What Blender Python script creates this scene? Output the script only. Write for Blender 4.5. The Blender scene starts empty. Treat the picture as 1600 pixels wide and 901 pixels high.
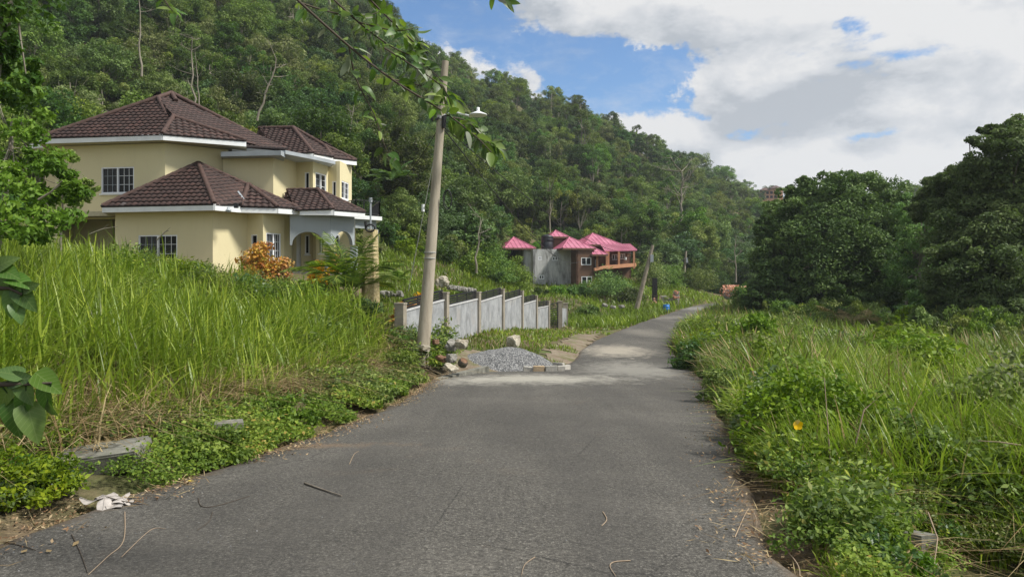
import bpy, bmesh, math, random
import numpy as np
from mathutils import Vector, Matrix
PI = math.pi
random.seed(7)
rng = np.random.default_rng(11)
scene = bpy.context.scene
COL = scene.collection

# ------------------------------------------------------------------ camera
F = 1130.0; HZ = 430.0; CAMZ = 1.6          # focal length and horizon row, in photo pixels; eye height
cam_d = bpy.data.cameras.new('camera'); cam = bpy.data.objects.new('camera', cam_d)
COL.objects.link(cam); scene.camera = cam
cam_d.sensor_width = 36.0; cam_d.lens = 36.0 * F / 1600.0
cam_d.shift_y = -(450.5 - HZ) / 1600.0
cam_d.clip_start = 0.05; cam_d.clip_end = 6000
cam.location = (0, 0, CAMZ); cam.rotation_euler = (PI / 2, 0, 0)

# ------------------------------------------------------------------ light
SUN_AZ = math.radians(104)      # from +Y (ahead) towards +X (right)
SUN_EL = math.radians(52)
sv = Vector((math.sin(SUN_AZ) * math.cos(SUN_EL), math.cos(SUN_AZ) * math.cos(SUN_EL), math.sin(SUN_EL)))
sd = bpy.data.lights.new('sun', 'SUN'); sun = bpy.data.objects.new('sun', sd); COL.objects.link(sun)
sd.energy = 4.0; sd.angle = math.radians(9); sd.color = (1.0, 0.955, 0.88)
sun.rotation_euler = sv.to_track_quat('Z', 'Y').to_euler()

scene.view_settings.view_transform = 'Standard'
scene.view_settings.look = 'None'
scene.view_settings.exposure = 0.6
scene.view_settings.gamma = 1.0

def build_world():
    w = bpy.data.worlds.new('World'); scene.world = w; w.use_nodes = True
    nt = w.node_tree; nt.nodes.clear(); N = nt.nodes.new; L = nt.links.new
    out = N('ShaderNodeOutputWorld'); bg = N('ShaderNodeBackground'); bg.inputs[1].default_value = 0.1
    sky = N('ShaderNodeTexSky'); sky.sky_type = 'NISHITA'; sky.sun_disc = False
    sky.sun_elevation = SUN_EL; sky.sun_rotation = SUN_AZ
    sky.air_density = 1.0; sky.dust_density = 0.6; sky.ozone_density = 2.0
    tc = N('ShaderNodeTexCoord')
    nrm = N('ShaderNodeVectorMath'); nrm.operation = 'NORMALIZE'; L(tc.outputs['Generated'], nrm.inputs[0])
    def math_(op, a, b=None, c=None, clamp=False):
        m = N('ShaderNodeMath'); m.operation = op; m.use_clamp = clamp
        for i, v in enumerate((a, b, c)):
            if v is None: continue
            if isinstance(v, (int, float)): m.inputs[i].default_value = v
            else: L(v, m.inputs[i])
        return m.outputs[0]
    def noise(scale, loc, det, rough, zs=2.2, dist=0.0):
        mp = N('ShaderNodeMapping'); mp.inputs['Scale'].default_value = (1, 1, zs); mp.inputs['Location'].default_value = loc
        L(nrm.outputs[0], mp.inputs[0])
        n = N('ShaderNodeTexNoise'); n.inputs['Scale'].default_value = scale; n.inputs['Detail'].default_value = det
        n.inputs['Roughness'].default_value = rough; n.inputs['Distortion'].default_value = dist
        L(mp.outputs[0], n.inputs['Vector']); return n.outputs[0]
    big = noise(4.2, (1.3, 2.1, .4), 12, .60, 2.0, .15)
    off = (1.3 - sv.x * .05, 2.1 - sv.y * .05, .4 - .10)
    big2 = noise(4.2, off, 8, .55, 2.0, .15)
    fine = noise(13.0, (4, 1, 2), 9, .66, 2.2, .2)
    wisp = noise(2.0, (7, 3, 1), 5, .55, 1.3, .8)
    dens = math_('ADD', math_('MULTIPLY_ADD', big, 1.25, -.125), math_('MULTIPLY_ADD', fine, .55, -.275))
    # openings (minus) and banks (plus) in the broken cloud: column, row, size across, size up, amount
    blobs = [(740, 50, .10, .035, -.40), (655, 25, .06, .03, -.34), (870, 95, .13, .034, -.50), (975, 145, .10, .034, -.52), (1060, 175, .05, .014, -.22), (1045, 118, .08, .022, -.34),
             (1310, 212, .16, .010, -.27), (1185, 196, .05, .012, -.24), (1305, 42, .03, .012, -.16), (1470, 70, .06, .012, -.18), (1235, 172, .07, .030, .17), (1110, 60, .12, .03, .10), (1420, 315, .2, .015, -.2), (1250, 285, .10, .018, -.20),
             (790, 100, .09, .035, .20), (700, 80, .05, .025, .15), (860, 140, .07, .02, .18), (1090, 160, .075, .05, .26), (1200, 262, .30, .034, .34),
             (1000, 30, .30, .05, .22), (1450, 110, .22, .05, .12), (1560, 200, .15, .05, .22), (1250, 110, .10, .04, .10)]
    wn = N('ShaderNodeTexNoise'); wn.inputs['Scale'].default_value = 9; wn.inputs['Detail'].default_value = 7; wn.inputs['Roughness'].default_value = .62; L(nrm.outputs[0], wn.inputs['Vector'])
    w1 = N('ShaderNodeVectorMath'); w1.operation = 'MULTIPLY_ADD'; L(wn.outputs['Color'], w1.inputs[0]); w1.inputs[1].default_value = (.22, .22, .10); w1.inputs[2].default_value = (-.11, -.11, -.05)
    warp = N('ShaderNodeVectorMath'); L(nrm.outputs[0], warp.inputs[0]); L(w1.outputs[0], warp.inputs[1])
    def spot(px, py, w_, h_, amp):
        v = Vector(((px - 800) / F, 1, (HZ - py) / F)).normalized()
        s = N('ShaderNodeVectorMath'); s.operation = 'SUBTRACT'; L(warp.outputs[0], s.inputs[0]); s.inputs[1].default_value = v
        sc_ = N('ShaderNodeVectorMath'); sc_.operation = 'MULTIPLY'; L(s.outputs[0], sc_.inputs[0]); sc_.inputs[1].default_value = (1 / w_, 1 / w_, 1 / h_)
        l = N('ShaderNodeVectorMath'); l.operation = 'LENGTH'; L(sc_.outputs[0], l.inputs[0])
        mr = N('ShaderNodeMapRange'); mr.interpolation_type = 'SMOOTHSTEP'
        mr.inputs['From Min'].default_value = 1.6; mr.inputs['From Max'].default_value = 0
        mr.inputs['To Min'].default_value = 0; mr.inputs['To Max'].default_value = amp
        L(l.outputs['Value'], mr.inputs['Value']); return mr.outputs[0]
    for g in blobs: dens = math_('ADD', dens, spot(*g))
    cov = N('ShaderNodeMapRange'); cov.interpolation_type = 'SMOOTHSTEP'
    cov.inputs['From Min'].default_value = .33; cov.inputs['From Max'].default_value = .50; L(dens, cov.inputs['Value'])
    veil = N('ShaderNodeMapRange'); veil.inputs['From Min'].default_value = .48; veil.inputs['From Max'].default_value = .75
    veil.inputs['To Max'].default_value = .35; L(fine, veil.inputs['Value'])
    cover = math_('MAXIMUM', cov.outputs[0], veil.outputs[0])
    # shading: sunlit rims white, thick middles grey
    lit = math_('MULTIPLY_ADD', math_('SUBTRACT', big, big2), 5.0, .60)
    thick = N('ShaderNodeMapRange'); thick.inputs['From Min'].default_value = .50; thick.inputs['From Max'].default_value = 1.05
    thick.inputs['To Min'].default_value = 0; thick.inputs['To Max'].default_value = .20; L(dens, thick.inputs['Value'])
    lit = math_('SUBTRACT', lit, thick.outputs[0])
    lit = math_('ADD', lit, math_('MULTIPLY_ADD', wisp, .8, -.36))
    lit = math_('ADD', lit, math_('MULTIPLY_ADD', fine, 1.9, -.90), None, True)
    cr = N('ShaderNodeValToRGB'); e = cr.color_ramp.elements
    e[0].position = 0.0; e[0].color = (.56, .605, .665, 1); e[1].position = 1.0; e[1].color = (1.0, 1.0, 1.0, 1)
    m = e.new(.35); m.color = (.73, .765, .81, 1); m = e.new(.68); m.color = (.86, .88, .91, 1)
    L(lit, cr.inputs[0])
    sc = N('ShaderNodeVectorMath'); sc.operation = 'SCALE'; sc.inputs[3].default_value = 5.45; L(cr.outputs[0], sc.inputs[0])
    sk = N('ShaderNodeVectorMath'); sk.operation = 'MULTIPLY'; sk.inputs[1].default_value = (.52, .80, 1.02); L(sky.outputs[0], sk.inputs[0])
    mx = N('ShaderNodeMix'); mx.data_type = 'RGBA'
    L(cover, mx.inputs[0]); L(sk.outputs[0], mx.inputs[6]); L(sc.outputs[0], mx.inputs[7])
    L(mx.outputs[2], bg.inputs[0]); L(bg.outputs[0], out.inputs[0])
    w.cycles.sampling_method = 'MANUAL'; w.cycles.sample_map_resolution = 512
build_world()

# ------------------------------------------------------------------ helpers
def P(px, py, d):
    return Vector(((px - 800) / F * d, d, CAMZ + (HZ - py) / F * d))
def tag(o, label=None, cat=None, group=None, kind=None):
    if label: o['label'] = label
    if cat: o['category'] = cat
    if group: o['group'] = group
    if kind: o['kind'] = kind
    return o
def link(name, me, parent=None, mat=None):
    o = bpy.data.objects.new(name, me); COL.objects.link(o)
    if mat is not None and len(me.materials) == 0: me.materials.append(mat)
    if parent is not None: o.parent = parent
    return o
def empty(name, loc=(0, 0, 0), rz=0.0, **k):
    o = bpy.data.objects.new(name, None); COL.objects.link(o)
    o.location = loc; o.rotation_euler = (0, 0, rz); o.empty_display_size = .3
    return tag(o, **k)
def np_mesh(name, V, Fc, mat=None, var=None, smooth=False):
    """V (n,3); Fc (m,k) all the same size"""
    V = np.asarray(V, dtype=np.float32).reshape(-1, 3); Fc = np.asarray(Fc, dtype=np.int32)
    me = bpy.data.meshes.new(name); k = Fc.shape[1]; m = len(Fc)
    me.vertices.add(len(V)); me.vertices.foreach_set('co', V.ravel())
    me.loops.add(m * k); me.loops.foreach_set('vertex_index', Fc.ravel())
    me.polygons.add(m); me.polygons.foreach_set('loop_start', np.arange(0, m * k, k, dtype=np.int32))
    me.polygons.foreach_set('loop_total', np.full(m, k, dtype=np.int32))
    if smooth: me.polygons.foreach_set('use_smooth', np.ones(m, dtype=bool))
    me.update(calc_edges=True)
    if var is not None:
        a = me.attributes.new('var', 'FLOAT', 'FACE'); a.data.foreach_set('value', np.asarray(var, dtype=np.float32))
    if mat: me.materials.append(mat)
    return me

class MB:
    """collects boxes, prisms and tubes into one mesh"""
    def __init__(s): s.v = []; s.f = []; s.sm = []
    def add(s, vs, fs, smooth=False):
        b = len(s.v); s.v += [tuple(v) for v in vs]; s.f += [tuple(b + i for i in f) for f in fs]; s.sm += [smooth] * len(fs)
    def box(s, c, size, M=None):
        x, y, z = (a / 2 for a in size)
        vs = [Vector((i * x, j * y, k * z)) for i in (-1, 1) for j in (-1, 1) for k in (-1, 1)]
        if M: vs = [M @ v for v in vs]
        c = Vector(c); vs = [v + c for v in vs]
        s.add(vs, [(0, 1, 3, 2), (4, 6, 7, 5), (0, 4, 5, 1), (2, 3, 7, 6), (0, 2, 6, 4), (1, 5, 7, 3)])
    def bar(s, a, b, w, h=None, up=(0, 0, 1)):
        """square bar from a to b; w across, h along up"""
        a = Vector(a); b = Vector(b); h = h or w; d = (b - a).normalized(); up = Vector(up)
        if abs(d.dot(up)) > .98: up = Vector((0, 1, 0))
        x = d.cross(up).normalized(); y = x.cross(d)
        vs = [p + x * i * w / 2 + y * j * h / 2 for p in (a, b) for i, j in ((-1, -1), (1, -1), (1, 1), (-1, 1))]
        s.add(vs, [(3, 2, 1, 0), (4, 5, 6, 7), (0, 1, 5, 4), (1, 2, 6, 5), (2, 3, 7, 6), (3, 0, 4, 7)])
    def tube(s, pts, r, n=8, caps=True):
        pts = [Vector(p) for p in pts]; r = r if hasattr(r, '__len__') else [r] * len(pts)
        vs = []; ref = Vector((.31, .2, .93)).normalized()
        for i, p in enumerate(pts):
            d = (pts[min(i + 1, len(pts) - 1)] - pts[max(i - 1, 0)]).normalized()
            rf = ref if abs(d.dot(ref)) < .95 else Vector((1, 0, 0))
            x = d.cross(rf).normalized(); y = d.cross(x)
            vs += [p + (x * math.cos(2 * PI * k / n) + y * math.sin(2 * PI * k / n)) * r[i] for k in range(n)]
        fs = [(i * n + k, i * n + (k + 1) % n, (i + 1) * n + (k + 1) % n, (i + 1) * n + k) for i in range(len(pts) - 1) for k in range(n)]
        s.add(vs, fs, True)
        if caps: s.add(vs[:n], [tuple(range(n))]); s.add(vs[-n:], [tuple(range(n))[::-1]])
    def prism(s, poly, z0, z1):
        """vertical prism over an xy outline"""
        n = len(poly); vs = [(p[0], p[1], z0) for p in poly] + [(p[0], p[1], z1) for p in poly]
        fs = [tuple(range(n))[::-1], tuple(range(n, 2 * n))] + [(i, (i + 1) % n, n + (i + 1) % n, n + i) for i in range(n)]
        s.add(vs, fs)
    def slab(s, poly3, off):
        """3D polygon thickened by vector off"""
        n = len(poly3); off = Vector(off); a = [Vector(p) for p in poly3]
        s.add(a + [p + off for p in a], [tuple(range(n)), tuple(range(n, 2 * n))[::-1]] + [(i, n + i, n + (i + 1) % n, (i + 1) % n) for i in range(n)])
    def lathe(s, prof, c=(0, 0, 0), n=16):
        c = Vector(c); vs = []
        for r, z in prof: vs += [c + Vector((r * math.cos(2 * PI * k / n), r * math.sin(2 * PI * k / n), z)) for k in range(n)]
        s.add(vs, [(i * n + k, i * n + (k + 1) % n, (i + 1) * n + (k + 1) % n, (i + 1) * n + k) for i in range(len(prof) - 1) for k in range(n)], True)
    def mesh(s, name, mat=None, fix=True):
        me = bpy.data.meshes.new(name); me.from_pydata(s.v, [], s.f)
        me.polygons.foreach_set('use_smooth', s.sm)
        if fix:
            bm = bmesh.new(); bm.from_mesh(me); bmesh.ops.recalc_face_normals(bm, faces=bm.faces); bm.to_mesh(me); bm.free()
        if mat: me.materials.append(mat)
        me.update(); return me
    def build(s, name, mat, parent=None): return link(name, s.mesh(name, mat), parent)

# value noise, vectorised
_perm = rng.random((256, 256))
def vnoise(x, y):
    x = np.asarray(x, float); y = np.asarray(y, float)
    xi = np.floor(x).astype(int); yi = np.floor(y).astype(int); fx = x - xi; fy = y - yi
    fx = fx * fx * (3 - 2 * fx); fy = fy * fy * (3 - 2 * fy)
    g = lambda i, j: _perm[i & 255, j & 255]
    return (g(xi, yi) * (1 - fx) + g(xi + 1, yi) * fx) * (1 - fy) + (g(xi, yi + 1) * (1 - fx) + g(xi + 1, yi + 1) * fx) * fy
def fbm(x, y, o=4):
    s = 0; a = .5; t = 0
    for k in range(o): s = s + a * vnoise(x * 2 ** k + 17 * k, y * 2 ** k + 31 * k); t += a; a *= .5
    return s / t

# ------------------------------------------------------------------ materials
class NT:
    def __init__(s, name):
        s.m = bpy.data.materials.new(name); s.m.use_nodes = True; s.t = s.m.node_tree; s.t.nodes.clear()
        s.out = s.N('ShaderNodeOutputMaterial')
    def N(s, t): return s.t.nodes.new(t)
    def L(s, a, b): s.t.links.new(a, b)
    def coord(s, kind='Object', scale=(1, 1, 1), loc=(0, 0, 0)):
        tc = s.N('ShaderNodeTexCoord'); mp = s.N('ShaderNodeMapping'); mp.inputs['Scale'].default_value = scale; mp.inputs['Location'].default_value = loc
        s.L(tc.outputs[kind], mp.inputs[0]); return mp.outputs[0]
    def noise(s, vec, scale, det=4, rough=.55, dist=0):
        n = s.N('ShaderNodeTexNoise'); n.inputs['Scale'].default_value = scale; n.inputs['Detail'].default_value = det
        n.inputs['Roughness'].default_value = rough; n.inputs['Distortion'].default_value = dist
        if vec is not None: s.L(vec, n.inputs['Vector'])
        return n.outputs[0]
    def vor(s, vec, scale, feat='F1', out='Distance'):
        n = s.N('ShaderNodeTexVoronoi'); n.inputs['Scale'].default_value = scale; n.feature = feat
        if vec is not None: s.L(vec, n.inputs['Vector'])
        return n.outputs[out]
    def ramp(s, fac, stops, interp='LINEAR'):
        r = s.N('ShaderNodeValToRGB'); r.color_ramp.interpolation = interp; e = r.color_ramp.elements
        e[0].position, e[0].color = stops[0][0], (*stops[0][1], 1); e[1].position, e[1].color = stops[-1][0], (*stops[-1][1], 1)
        for p, c in stops[1:-1]: k = e.new(p); k.color = (*c, 1)
        s.L(fac, r.inputs[0]); return r.outputs[0]
    def rng(s, v, a, b, c=0, d=1):
        n = s.N('ShaderNodeMapRange'); n.inputs['From Min'].default_value = a; n.inputs['From Max'].default_value = b
        n.inputs['To Min'].default_value = c; n.inputs['To Max'].default_value = d; s.L(v, n.inputs['Value']); return n.outputs[0]
    def math(s, op, a, b=None, clamp=False):
        m = s.N('ShaderNodeMath'); m.operation = op; m.use_clamp = clamp
        for i, v in enumerate((a, b)):
            if v is None: continue
            if isinstance(v, (int, float)): m.inputs[i].default_value = v
            else: s.L(v, m.inputs[i])
        return m.outputs[0]
    def mix(s, f, a, b, mode='MIX'):
        m = s.N('ShaderNodeMix'); m.data_type = 'RGBA'; m.blend_type = mode
        for i, v in ((0, f), (6, a), (7, b)):
            if isinstance(v, (int, float)): m.inputs[i].default_value = v
            elif isinstance(v, tuple): m.inputs[i].default_value = (*v, 1)
            else: s.L(v, m.inputs[i])
        return m.outputs[2]
    def bump(s, h, strength=.3, dist=.02):
        b = s.N('ShaderNodeBump'); b.inputs['Strength'].default_value = strength; b.inputs['Distance'].default_value = dist
        s.L(h, b.inputs['Height']); return b.outputs[0]
    def principled(s, col, rough=.8, spec=.3, bump=None, metal=0):
        p = s.N('ShaderNodeBsdfPrincipled')
        for k, v in (('Base Color', col), ('Roughness', rough), ('Specular IOR Level', spec), ('Metallic', metal)):
            if isinstance(v, (int, float)): p.inputs[k].default_value = v
            elif isinstance(v, tuple): p.inputs[k].default_value = (*v, 1)
            else: s.L(v, p.inputs[k])
        if bump is not None: s.L(bump, p.inputs['Normal'])
        s.L(p.outputs[0], s.out.inputs[0]); return p

def m_foliage(name, lo, mid, hi, trans=.35, rough=.55, hue=.03, val=.35, spec=.25, sat=.2, old=None):
    n = NT(name); at = n.N('ShaderNodeAttribute'); at.attribute_name = 'var'
    oi = n.N('ShaderNodeObjectInfo')
    c = n.ramp(at.outputs['Fac'], [(0, lo), (.5, mid), (.93, hi), (.965, hi), (1, old or hi)])
    hs = n.N('ShaderNodeHueSaturation')
    n.L(n.rng(oi.outputs['Random'], 0, 1, .5 - hue, .5 + hue), hs.inputs['Hue'])
    r2 = n.math('FRACT', n.math('MULTIPLY', oi.outputs['Random'], 17.31))
    n.L(n.rng(r2, 0, 1, 1 - val, 1 + val), hs.inputs['Value'])
    r3 = n.math('FRACT', n.math('MULTIPLY', oi.outputs['Random'], 41.7))
    n.L(n.rng(r3, 0, 1, 1 - sat, 1 + sat * .5), hs.inputs['Saturation'])
    n.L(c, hs.inputs['Color'])
    p = n.principled(hs.outputs[0], rough, spec)
    t = n.N('ShaderNodeBsdfTranslucent')
    tcol = n.mix(.5, hs.outputs[0], (.13, .24, .015)); n.L(tcol, t.inputs[0])
    ms = n.N('ShaderNodeMixShader'); ms.inputs[0].default_value = trans
    n.L(p.outputs[0], ms.inputs[1]); n.L(t.outputs[0], ms.inputs[2]); n.L(ms.outputs[0], n.out.inputs[0])
    return n.m
def m_plain(name, col, rough=.7, spec=.3, metal=0, var=.12, scale=8, bump=.15):
    n = NT(name); v = n.coord(); nz = n.noise(v, scale, 5, .6)
    c = n.mix(n.rng(nz, .3, .7), tuple(a * (1 - var) for a in col), tuple(min(1, a * (1 + var)) for a in col))
    n.principled(c, rough, spec, n.bump(n.noise(v, scale * 6, 3), bump, .01), metal); return n.m
def m_concrete(name, col, stain=.5, scale=1.0, rough=.9, warm=(.30, .22, .14)):
    n = NT(name); v = n.coord()
    a = n.noise(n.coord(scale=(1, 1, .7)), 2.2 * scale, 6, .65, .4); b = n.noise(v, 1.1 * scale, 5, .6)
    c = n.mix(n.rng(a, .32, .66), tuple(x * (1 - stain) for x in col), tuple(min(x * 1.12, 1) for x in col))
    c = n.mix(n.rng(b, .55, .8, 0, .35), c, warm)
    g = n.noise(v, 40 * scale, 4, .7)
    c = n.mix(.25, c, n.ramp(g, [(.35, (.12, .12, .11)), (.65, (.75, .75, .72))]), 'MULTIPLY') if False else c
    n.principled(c, rough, .2, n.bump(g, .35, .02)); return n.m
def m_bark(name, a, b, scale=6):
    n = NT(name); v = n.coord(scale=(1, 1, .22)); z = n.noise(v, scale, 6, .65)
    z2 = n.noise(n.coord(), 1.7, 3, .5)
    c = n.mix(n.rng(z, .3, .7), a, b); c = n.mix(n.rng(z2, .5, .75, 0, .4), c, (.10, .12, .06))
    n.principled(c, .9, .15, n.bump(z, .5, .03)); return n.m

M = {}
def make_materials():
    M['leaf_forest'] = m_foliage('forest leaves', (.034, .066, .012), (.090, .156, .022), (.215, .305, .048), hue=.036, val=.58, trans=.34)
    M['leaf_olive'] = m_foliage('olive forest leaves', (.060, .085, .020), (.145, .190, .036), (.280, .325, .080), hue=.03, val=.35, trans=.35)
    M['leaf_deep'] = m_foliage('deep green forest leaves', (.024, .055, .014), (.055, .118, .026), (.120, .210, .052), hue=.02, val=.35, trans=.28)
    M['leaf_dark'] = m_foliage('dark tree leaves', (.030, .056, .013), (.076, .128, .024), (.185, .255, .050), hue=.015, val=.2, trans=.25, rough=.6, spec=.15)
    M['leaf_bright'] = m_foliage('bright leaves', (.070, .125, .014), (.140, .235, .024), (.270, .380, .050), hue=.02, val=.2, trans=.4)
    M['leaf_weed'] = m_foliage('weed leaves', (.045, .085, .010), (.115, .185, .014), (.270, .350, .035), hue=.015, val=.12, trans=.35, old=(.36, .26, .05))
    M['leaf_big'] = m_foliage('broad leaf', (.030, .075, .014), (.060, .125, .022), (.130, .215, .055), hue=.02, val=.3, trans=.35, rough=.4, spec=.4)
    for nm, src in (('leaf_vein', ((.045, .095, .018), (.075, .150, .028), (.140, .235, .055))), ('leaf_vein_light', ((.09, .16, .02), (.15, .26, .03), (.24, .36, .06)))):
        mt = m_foliage(nm.replace('_', ' '), *src, trans=.38, hue=.02, val=.3, rough=.42, spec=.35); M[nm] = mt; t = mt.node_tree
        p = [x for x in t.nodes if x.type == 'BSDF_PRINCIPLED'][0]; src_l = p.inputs['Base Color'].links[0].from_socket
        tc = t.nodes.new('ShaderNodeTexCoord'); sx = t.nodes.new('ShaderNodeSeparateXYZ'); t.links.new(tc.outputs['Object'], sx.inputs[0])
        def mm(op, a, b=0.0):
            q = t.nodes.new('ShaderNodeMath'); q.operation = op
            for i, v in enumerate((a, b)):
                if isinstance(v, (int, float)): q.inputs[i].default_value = v
                else: t.links.new(v, q.inputs[i])
            return q.outputs[0]
        ay = mm('ABSOLUTE', sx.outputs[1]); side = mm('SINE', mm('MULTIPLY', mm('SUBTRACT', sx.outputs[0], mm('MULTIPLY', ay, .9)), 44.0))
        v1 = mm('GREATER_THAN', side, .93); v2 = mm('LESS_THAN', ay, .012); f = mm('MULTIPLY', mm('MAXIMUM', v1, v2), .5)
        mx = t.nodes.new('ShaderNodeMix'); mx.data_type = 'RGBA'; t.links.new(f, mx.inputs[0]); t.links.new(src_l, mx.inputs[6]); mx.inputs[7].default_value = (.22, .30, .10, 1); t.links.new(mx.outputs[2], p.inputs['Base Color'])
    M['leaf_grey'] = m_foliage('pale grey leaves', (.16, .19, .12), (.27, .30, .21), (.42, .45, .36), trans=.25, val=.15)
    M['leaf_croton'] = m_foliage('croton leaves', (.18, .035, .015), (.55, .22, .02), (.62, .52, .05), trans=.25, hue=.01, val=.1, rough=.4)
    M['flower'] = m_foliage('yellow petals', (.85, .55, .01), (.9, .65, .015), (.95, .75, .03), trans=.2, val=.05, hue=.005)
    M['flower_pink'] = m_foliage('peach petals', (.60, .20, .12), (.75, .32, .20), (.8, .5, .4), trans=.2, val=.05, hue=.005)
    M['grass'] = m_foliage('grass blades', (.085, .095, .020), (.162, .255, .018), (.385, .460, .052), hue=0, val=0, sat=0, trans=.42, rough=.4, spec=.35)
    M['grass_dry'] = m_foliage('dry grass', (.13, .085, .04), (.27, .19, .095), (.44, .35, .19), hue=0, val=0, sat=0, trans=.2, rough=.8, spec=.1)
    M['litter'] = m_foliage('dead leaves', (.10, .055, .03), (.24, .15, .085), (.42, .33, .2), hue=0, val=0, sat=0, trans=.08, rough=.85, spec=.1)
    M['bark'] = m_bark('bark', (.10, .085, .065), (.24, .21, .17))
    M['bark_pale'] = m_bark('pale bark', (.15, .13, .10), (.32, .29, .23))
    M['bark_dark'] = m_bark('dark bark', (.05, .042, .034), (.12, .10, .08))
    M['twig'] = m_plain('twig', (.075, .060, .045), .8, .2, scale=20)
    M['twig_pale'] = m_plain('pale twig', (.30, .23, .16), .85, .15, scale=20)
    # asphalt
    n = NT('asphalt'); v = n.coord()
    big = n.noise(v, .45, 6, .6, .5); mid = n.noise(v, 2.3, 5, .65)
    c = n.ramp(big, [(.3, (.046, .043, .038)), (.48, (.076, .071, .061)), (.64, (.124, .115, .099))])
    c = n.mix(n.rng(mid, .35, .7, 0, .45), c, (.062, .059, .055))
    # tyre-worn band, brown soil film
    bt = n.noise(n.coord(scale=(1, .12, 1)), 1.5, 4, .6); c = n.mix(n.rng(bt, .52, .75, 0, .5), c, (.115, .106, .094))
    soil = n.noise(n.coord(loc=(3, 5, 0)), .8, 6, .7, .6); c = n.mix(n.rng(soil, .60, .76, 0, .45), c, (.150, .100, .062))
    # aggregate chips
    for sc_, th, cc in ((30, .20, (.30, .285, .25)), (66, .36, (.225, .212, .185)), (110, .38, (.20, .19, .165))):
        d = n.vor(v, sc_); colr = n.vor(v, sc_, out='Color'); sep = n.N('ShaderNodeSeparateColor'); n.L(colr, sep.inputs[0])
        on = n.math('MULTIPLY', n.rng(d, th + .12, th), n.rng(sep.outputs[0], .25, .9, 0, .9)); on = n.math('MAXIMUM', on, 0.0)
        c = n.mix(n.math('MINIMUM', on, 1.0), c, n.mix(sep.outputs[1], tuple(a * .45 for a in cc), cc))
    dk = n.vor(n.coord(loc=(9, 2, 0)), 75); ck = n.vor(n.coord(scale=(1, .7, 1), loc=(2, 3, 0)), .55, 'DISTANCE_TO_EDGE'); dn = n.noise(v, 6, 4, .7); ckm = n.math('MULTIPLY', n.rng(n.math('ADD', ck, n.math('MULTIPLY', dn, .012)), .014, .008), n.rng(n.noise(v, .3, 3), .44, .56)); c = n.mix(n.math('MULTIPLY', ckm, .8, True), c, (.025, .024, .022)); c = n.mix(n.rng(dk, .24, .06, 0, .8), c, (.022, .021, .020)); gr = n.noise(v, 26, 6, .85); c = n.mix(n.rng(gr, .44, .56, 0, 1), n.mix(.62, c, (.022, .021, .019)), c); gr3 = n.noise(n.coord(loc=(4, 4, 0)), 38, 6, .88); c = n.mix(n.rng(gr3, .53, .62, 0, .85), c, (.235, .222, .19)); gr2 = n.noise(v, 16, 5, .8); c = n.mix(n.rng(gr2, .54, .70, 0, .5), c, (.17, .16, .14)); trk = n.noise(n.coord(scale=(1, .08, 1), loc=(1, 3, 0)), 1.1, 3, .5); c = n.mix(n.rng(trk, .40, .62, .0, .45), c, (.055, .052, .047))
    # pale lime and sand spilled near the gravel heap: patches with their own outline
    def patch(cx, cy, rx, ry, amt, colr, c, sc=1.3):
        mp = n.coord(scale=(1 / rx, 1 / ry, 0), loc=(-cx / rx, -cy / ry, 0))
        ln = n.N('ShaderNodeVectorMath'); ln.operation = 'LENGTH'; n.L(mp, ln.inputs[0])
        nz = n.noise(n.coord(scale=(1, .55, 1)), sc * 1.5, 9, .78, .8)
        f = n.math('SUBTRACT', n.math('MULTIPLY', nz, 2.6), ln.outputs['Value'])
        return n.mix(n.rng(f, .1, .95, 0, amt), c, colr)
    c = patch(.4, 20.0, 2.9, 1.8, .85, (.34, .325, .275), c)
    c = patch(3.9, 23.5, 1.7, 3.4, .6, (.27, .26, .225), c)
    c = patch(4.4, 31.0, 1.5, 3.0, .9, (.31, .28, .225), c)
    c = patch(7.8, 43.0, 1.4, 4.0, .35, (.25, .23, .19), c)
    c = patch(13.6, 58, 2.4, 4, .5, (.28, .26, .22), c)
    c = patch(20, 74, 3.0, 6, .5, (.30, .29, .26), c)
    c = patch(-3.6, 9.3, 2.0, .25, .55, (.20, .13, .075), c, 3)
    eg = n.N('ShaderNodeAttribute'); eg.attribute_name = 'edge'; en = n.noise(v, 2.2, 7, .72); c = n.mix(n.rng(n.math('ADD', eg.outputs['Fac'], n.math('MULTIPLY', n.math('SUBTRACT', en, .5), 1.5)), .72, 1.05, 0, .75), c, (.135, .10, .066))
    n.principled(c, .88, .22, n.bump(n.noise(v, 48, 4, .75), .8, .014)); M['asphalt'] = n.m
    # soil
    n = NT('soil'); v = n.coord(); a = n.noise(v, .35, 6, .6); b = n.noise(v, 3.5, 7, .7); g = n.noise(v, 22, 5, .7)
    c = n.mix(n.rng(b, .35, .65), (.075, .055, .034), (.165, .125, .080))
    c = n.mix(n.rng(a, .42, .62, 0, .75), c, n.mix(n.rng(g, .35, .65), (.045, .075, .018), (.10, .15, .035)))
    n.principled(c, .95, .1, n.bump(b, .8, .1)); M['soil'] = n.m
    n = NT('verge soil'); v = n.coord(); b = n.noise(v, 1.6, 7, .7); g = n.noise(v, 9, 5, .7)
    c = n.mix(n.rng(b, .35, .65), (.13, .095, .062), (.235, .195, .145)); c = n.mix(n.rng(g, .5, .7, 0, .5), c, (.28, .255, .21)); c = n.mix(n.rng(n.noise(v, 1.1, 6, .7), .48, .62, 0, .7), c, (.085, .11, .03))
    n.principled(c, .95, .1, n.bump(g, .8, .05)); M['verge'] = n.m
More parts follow.
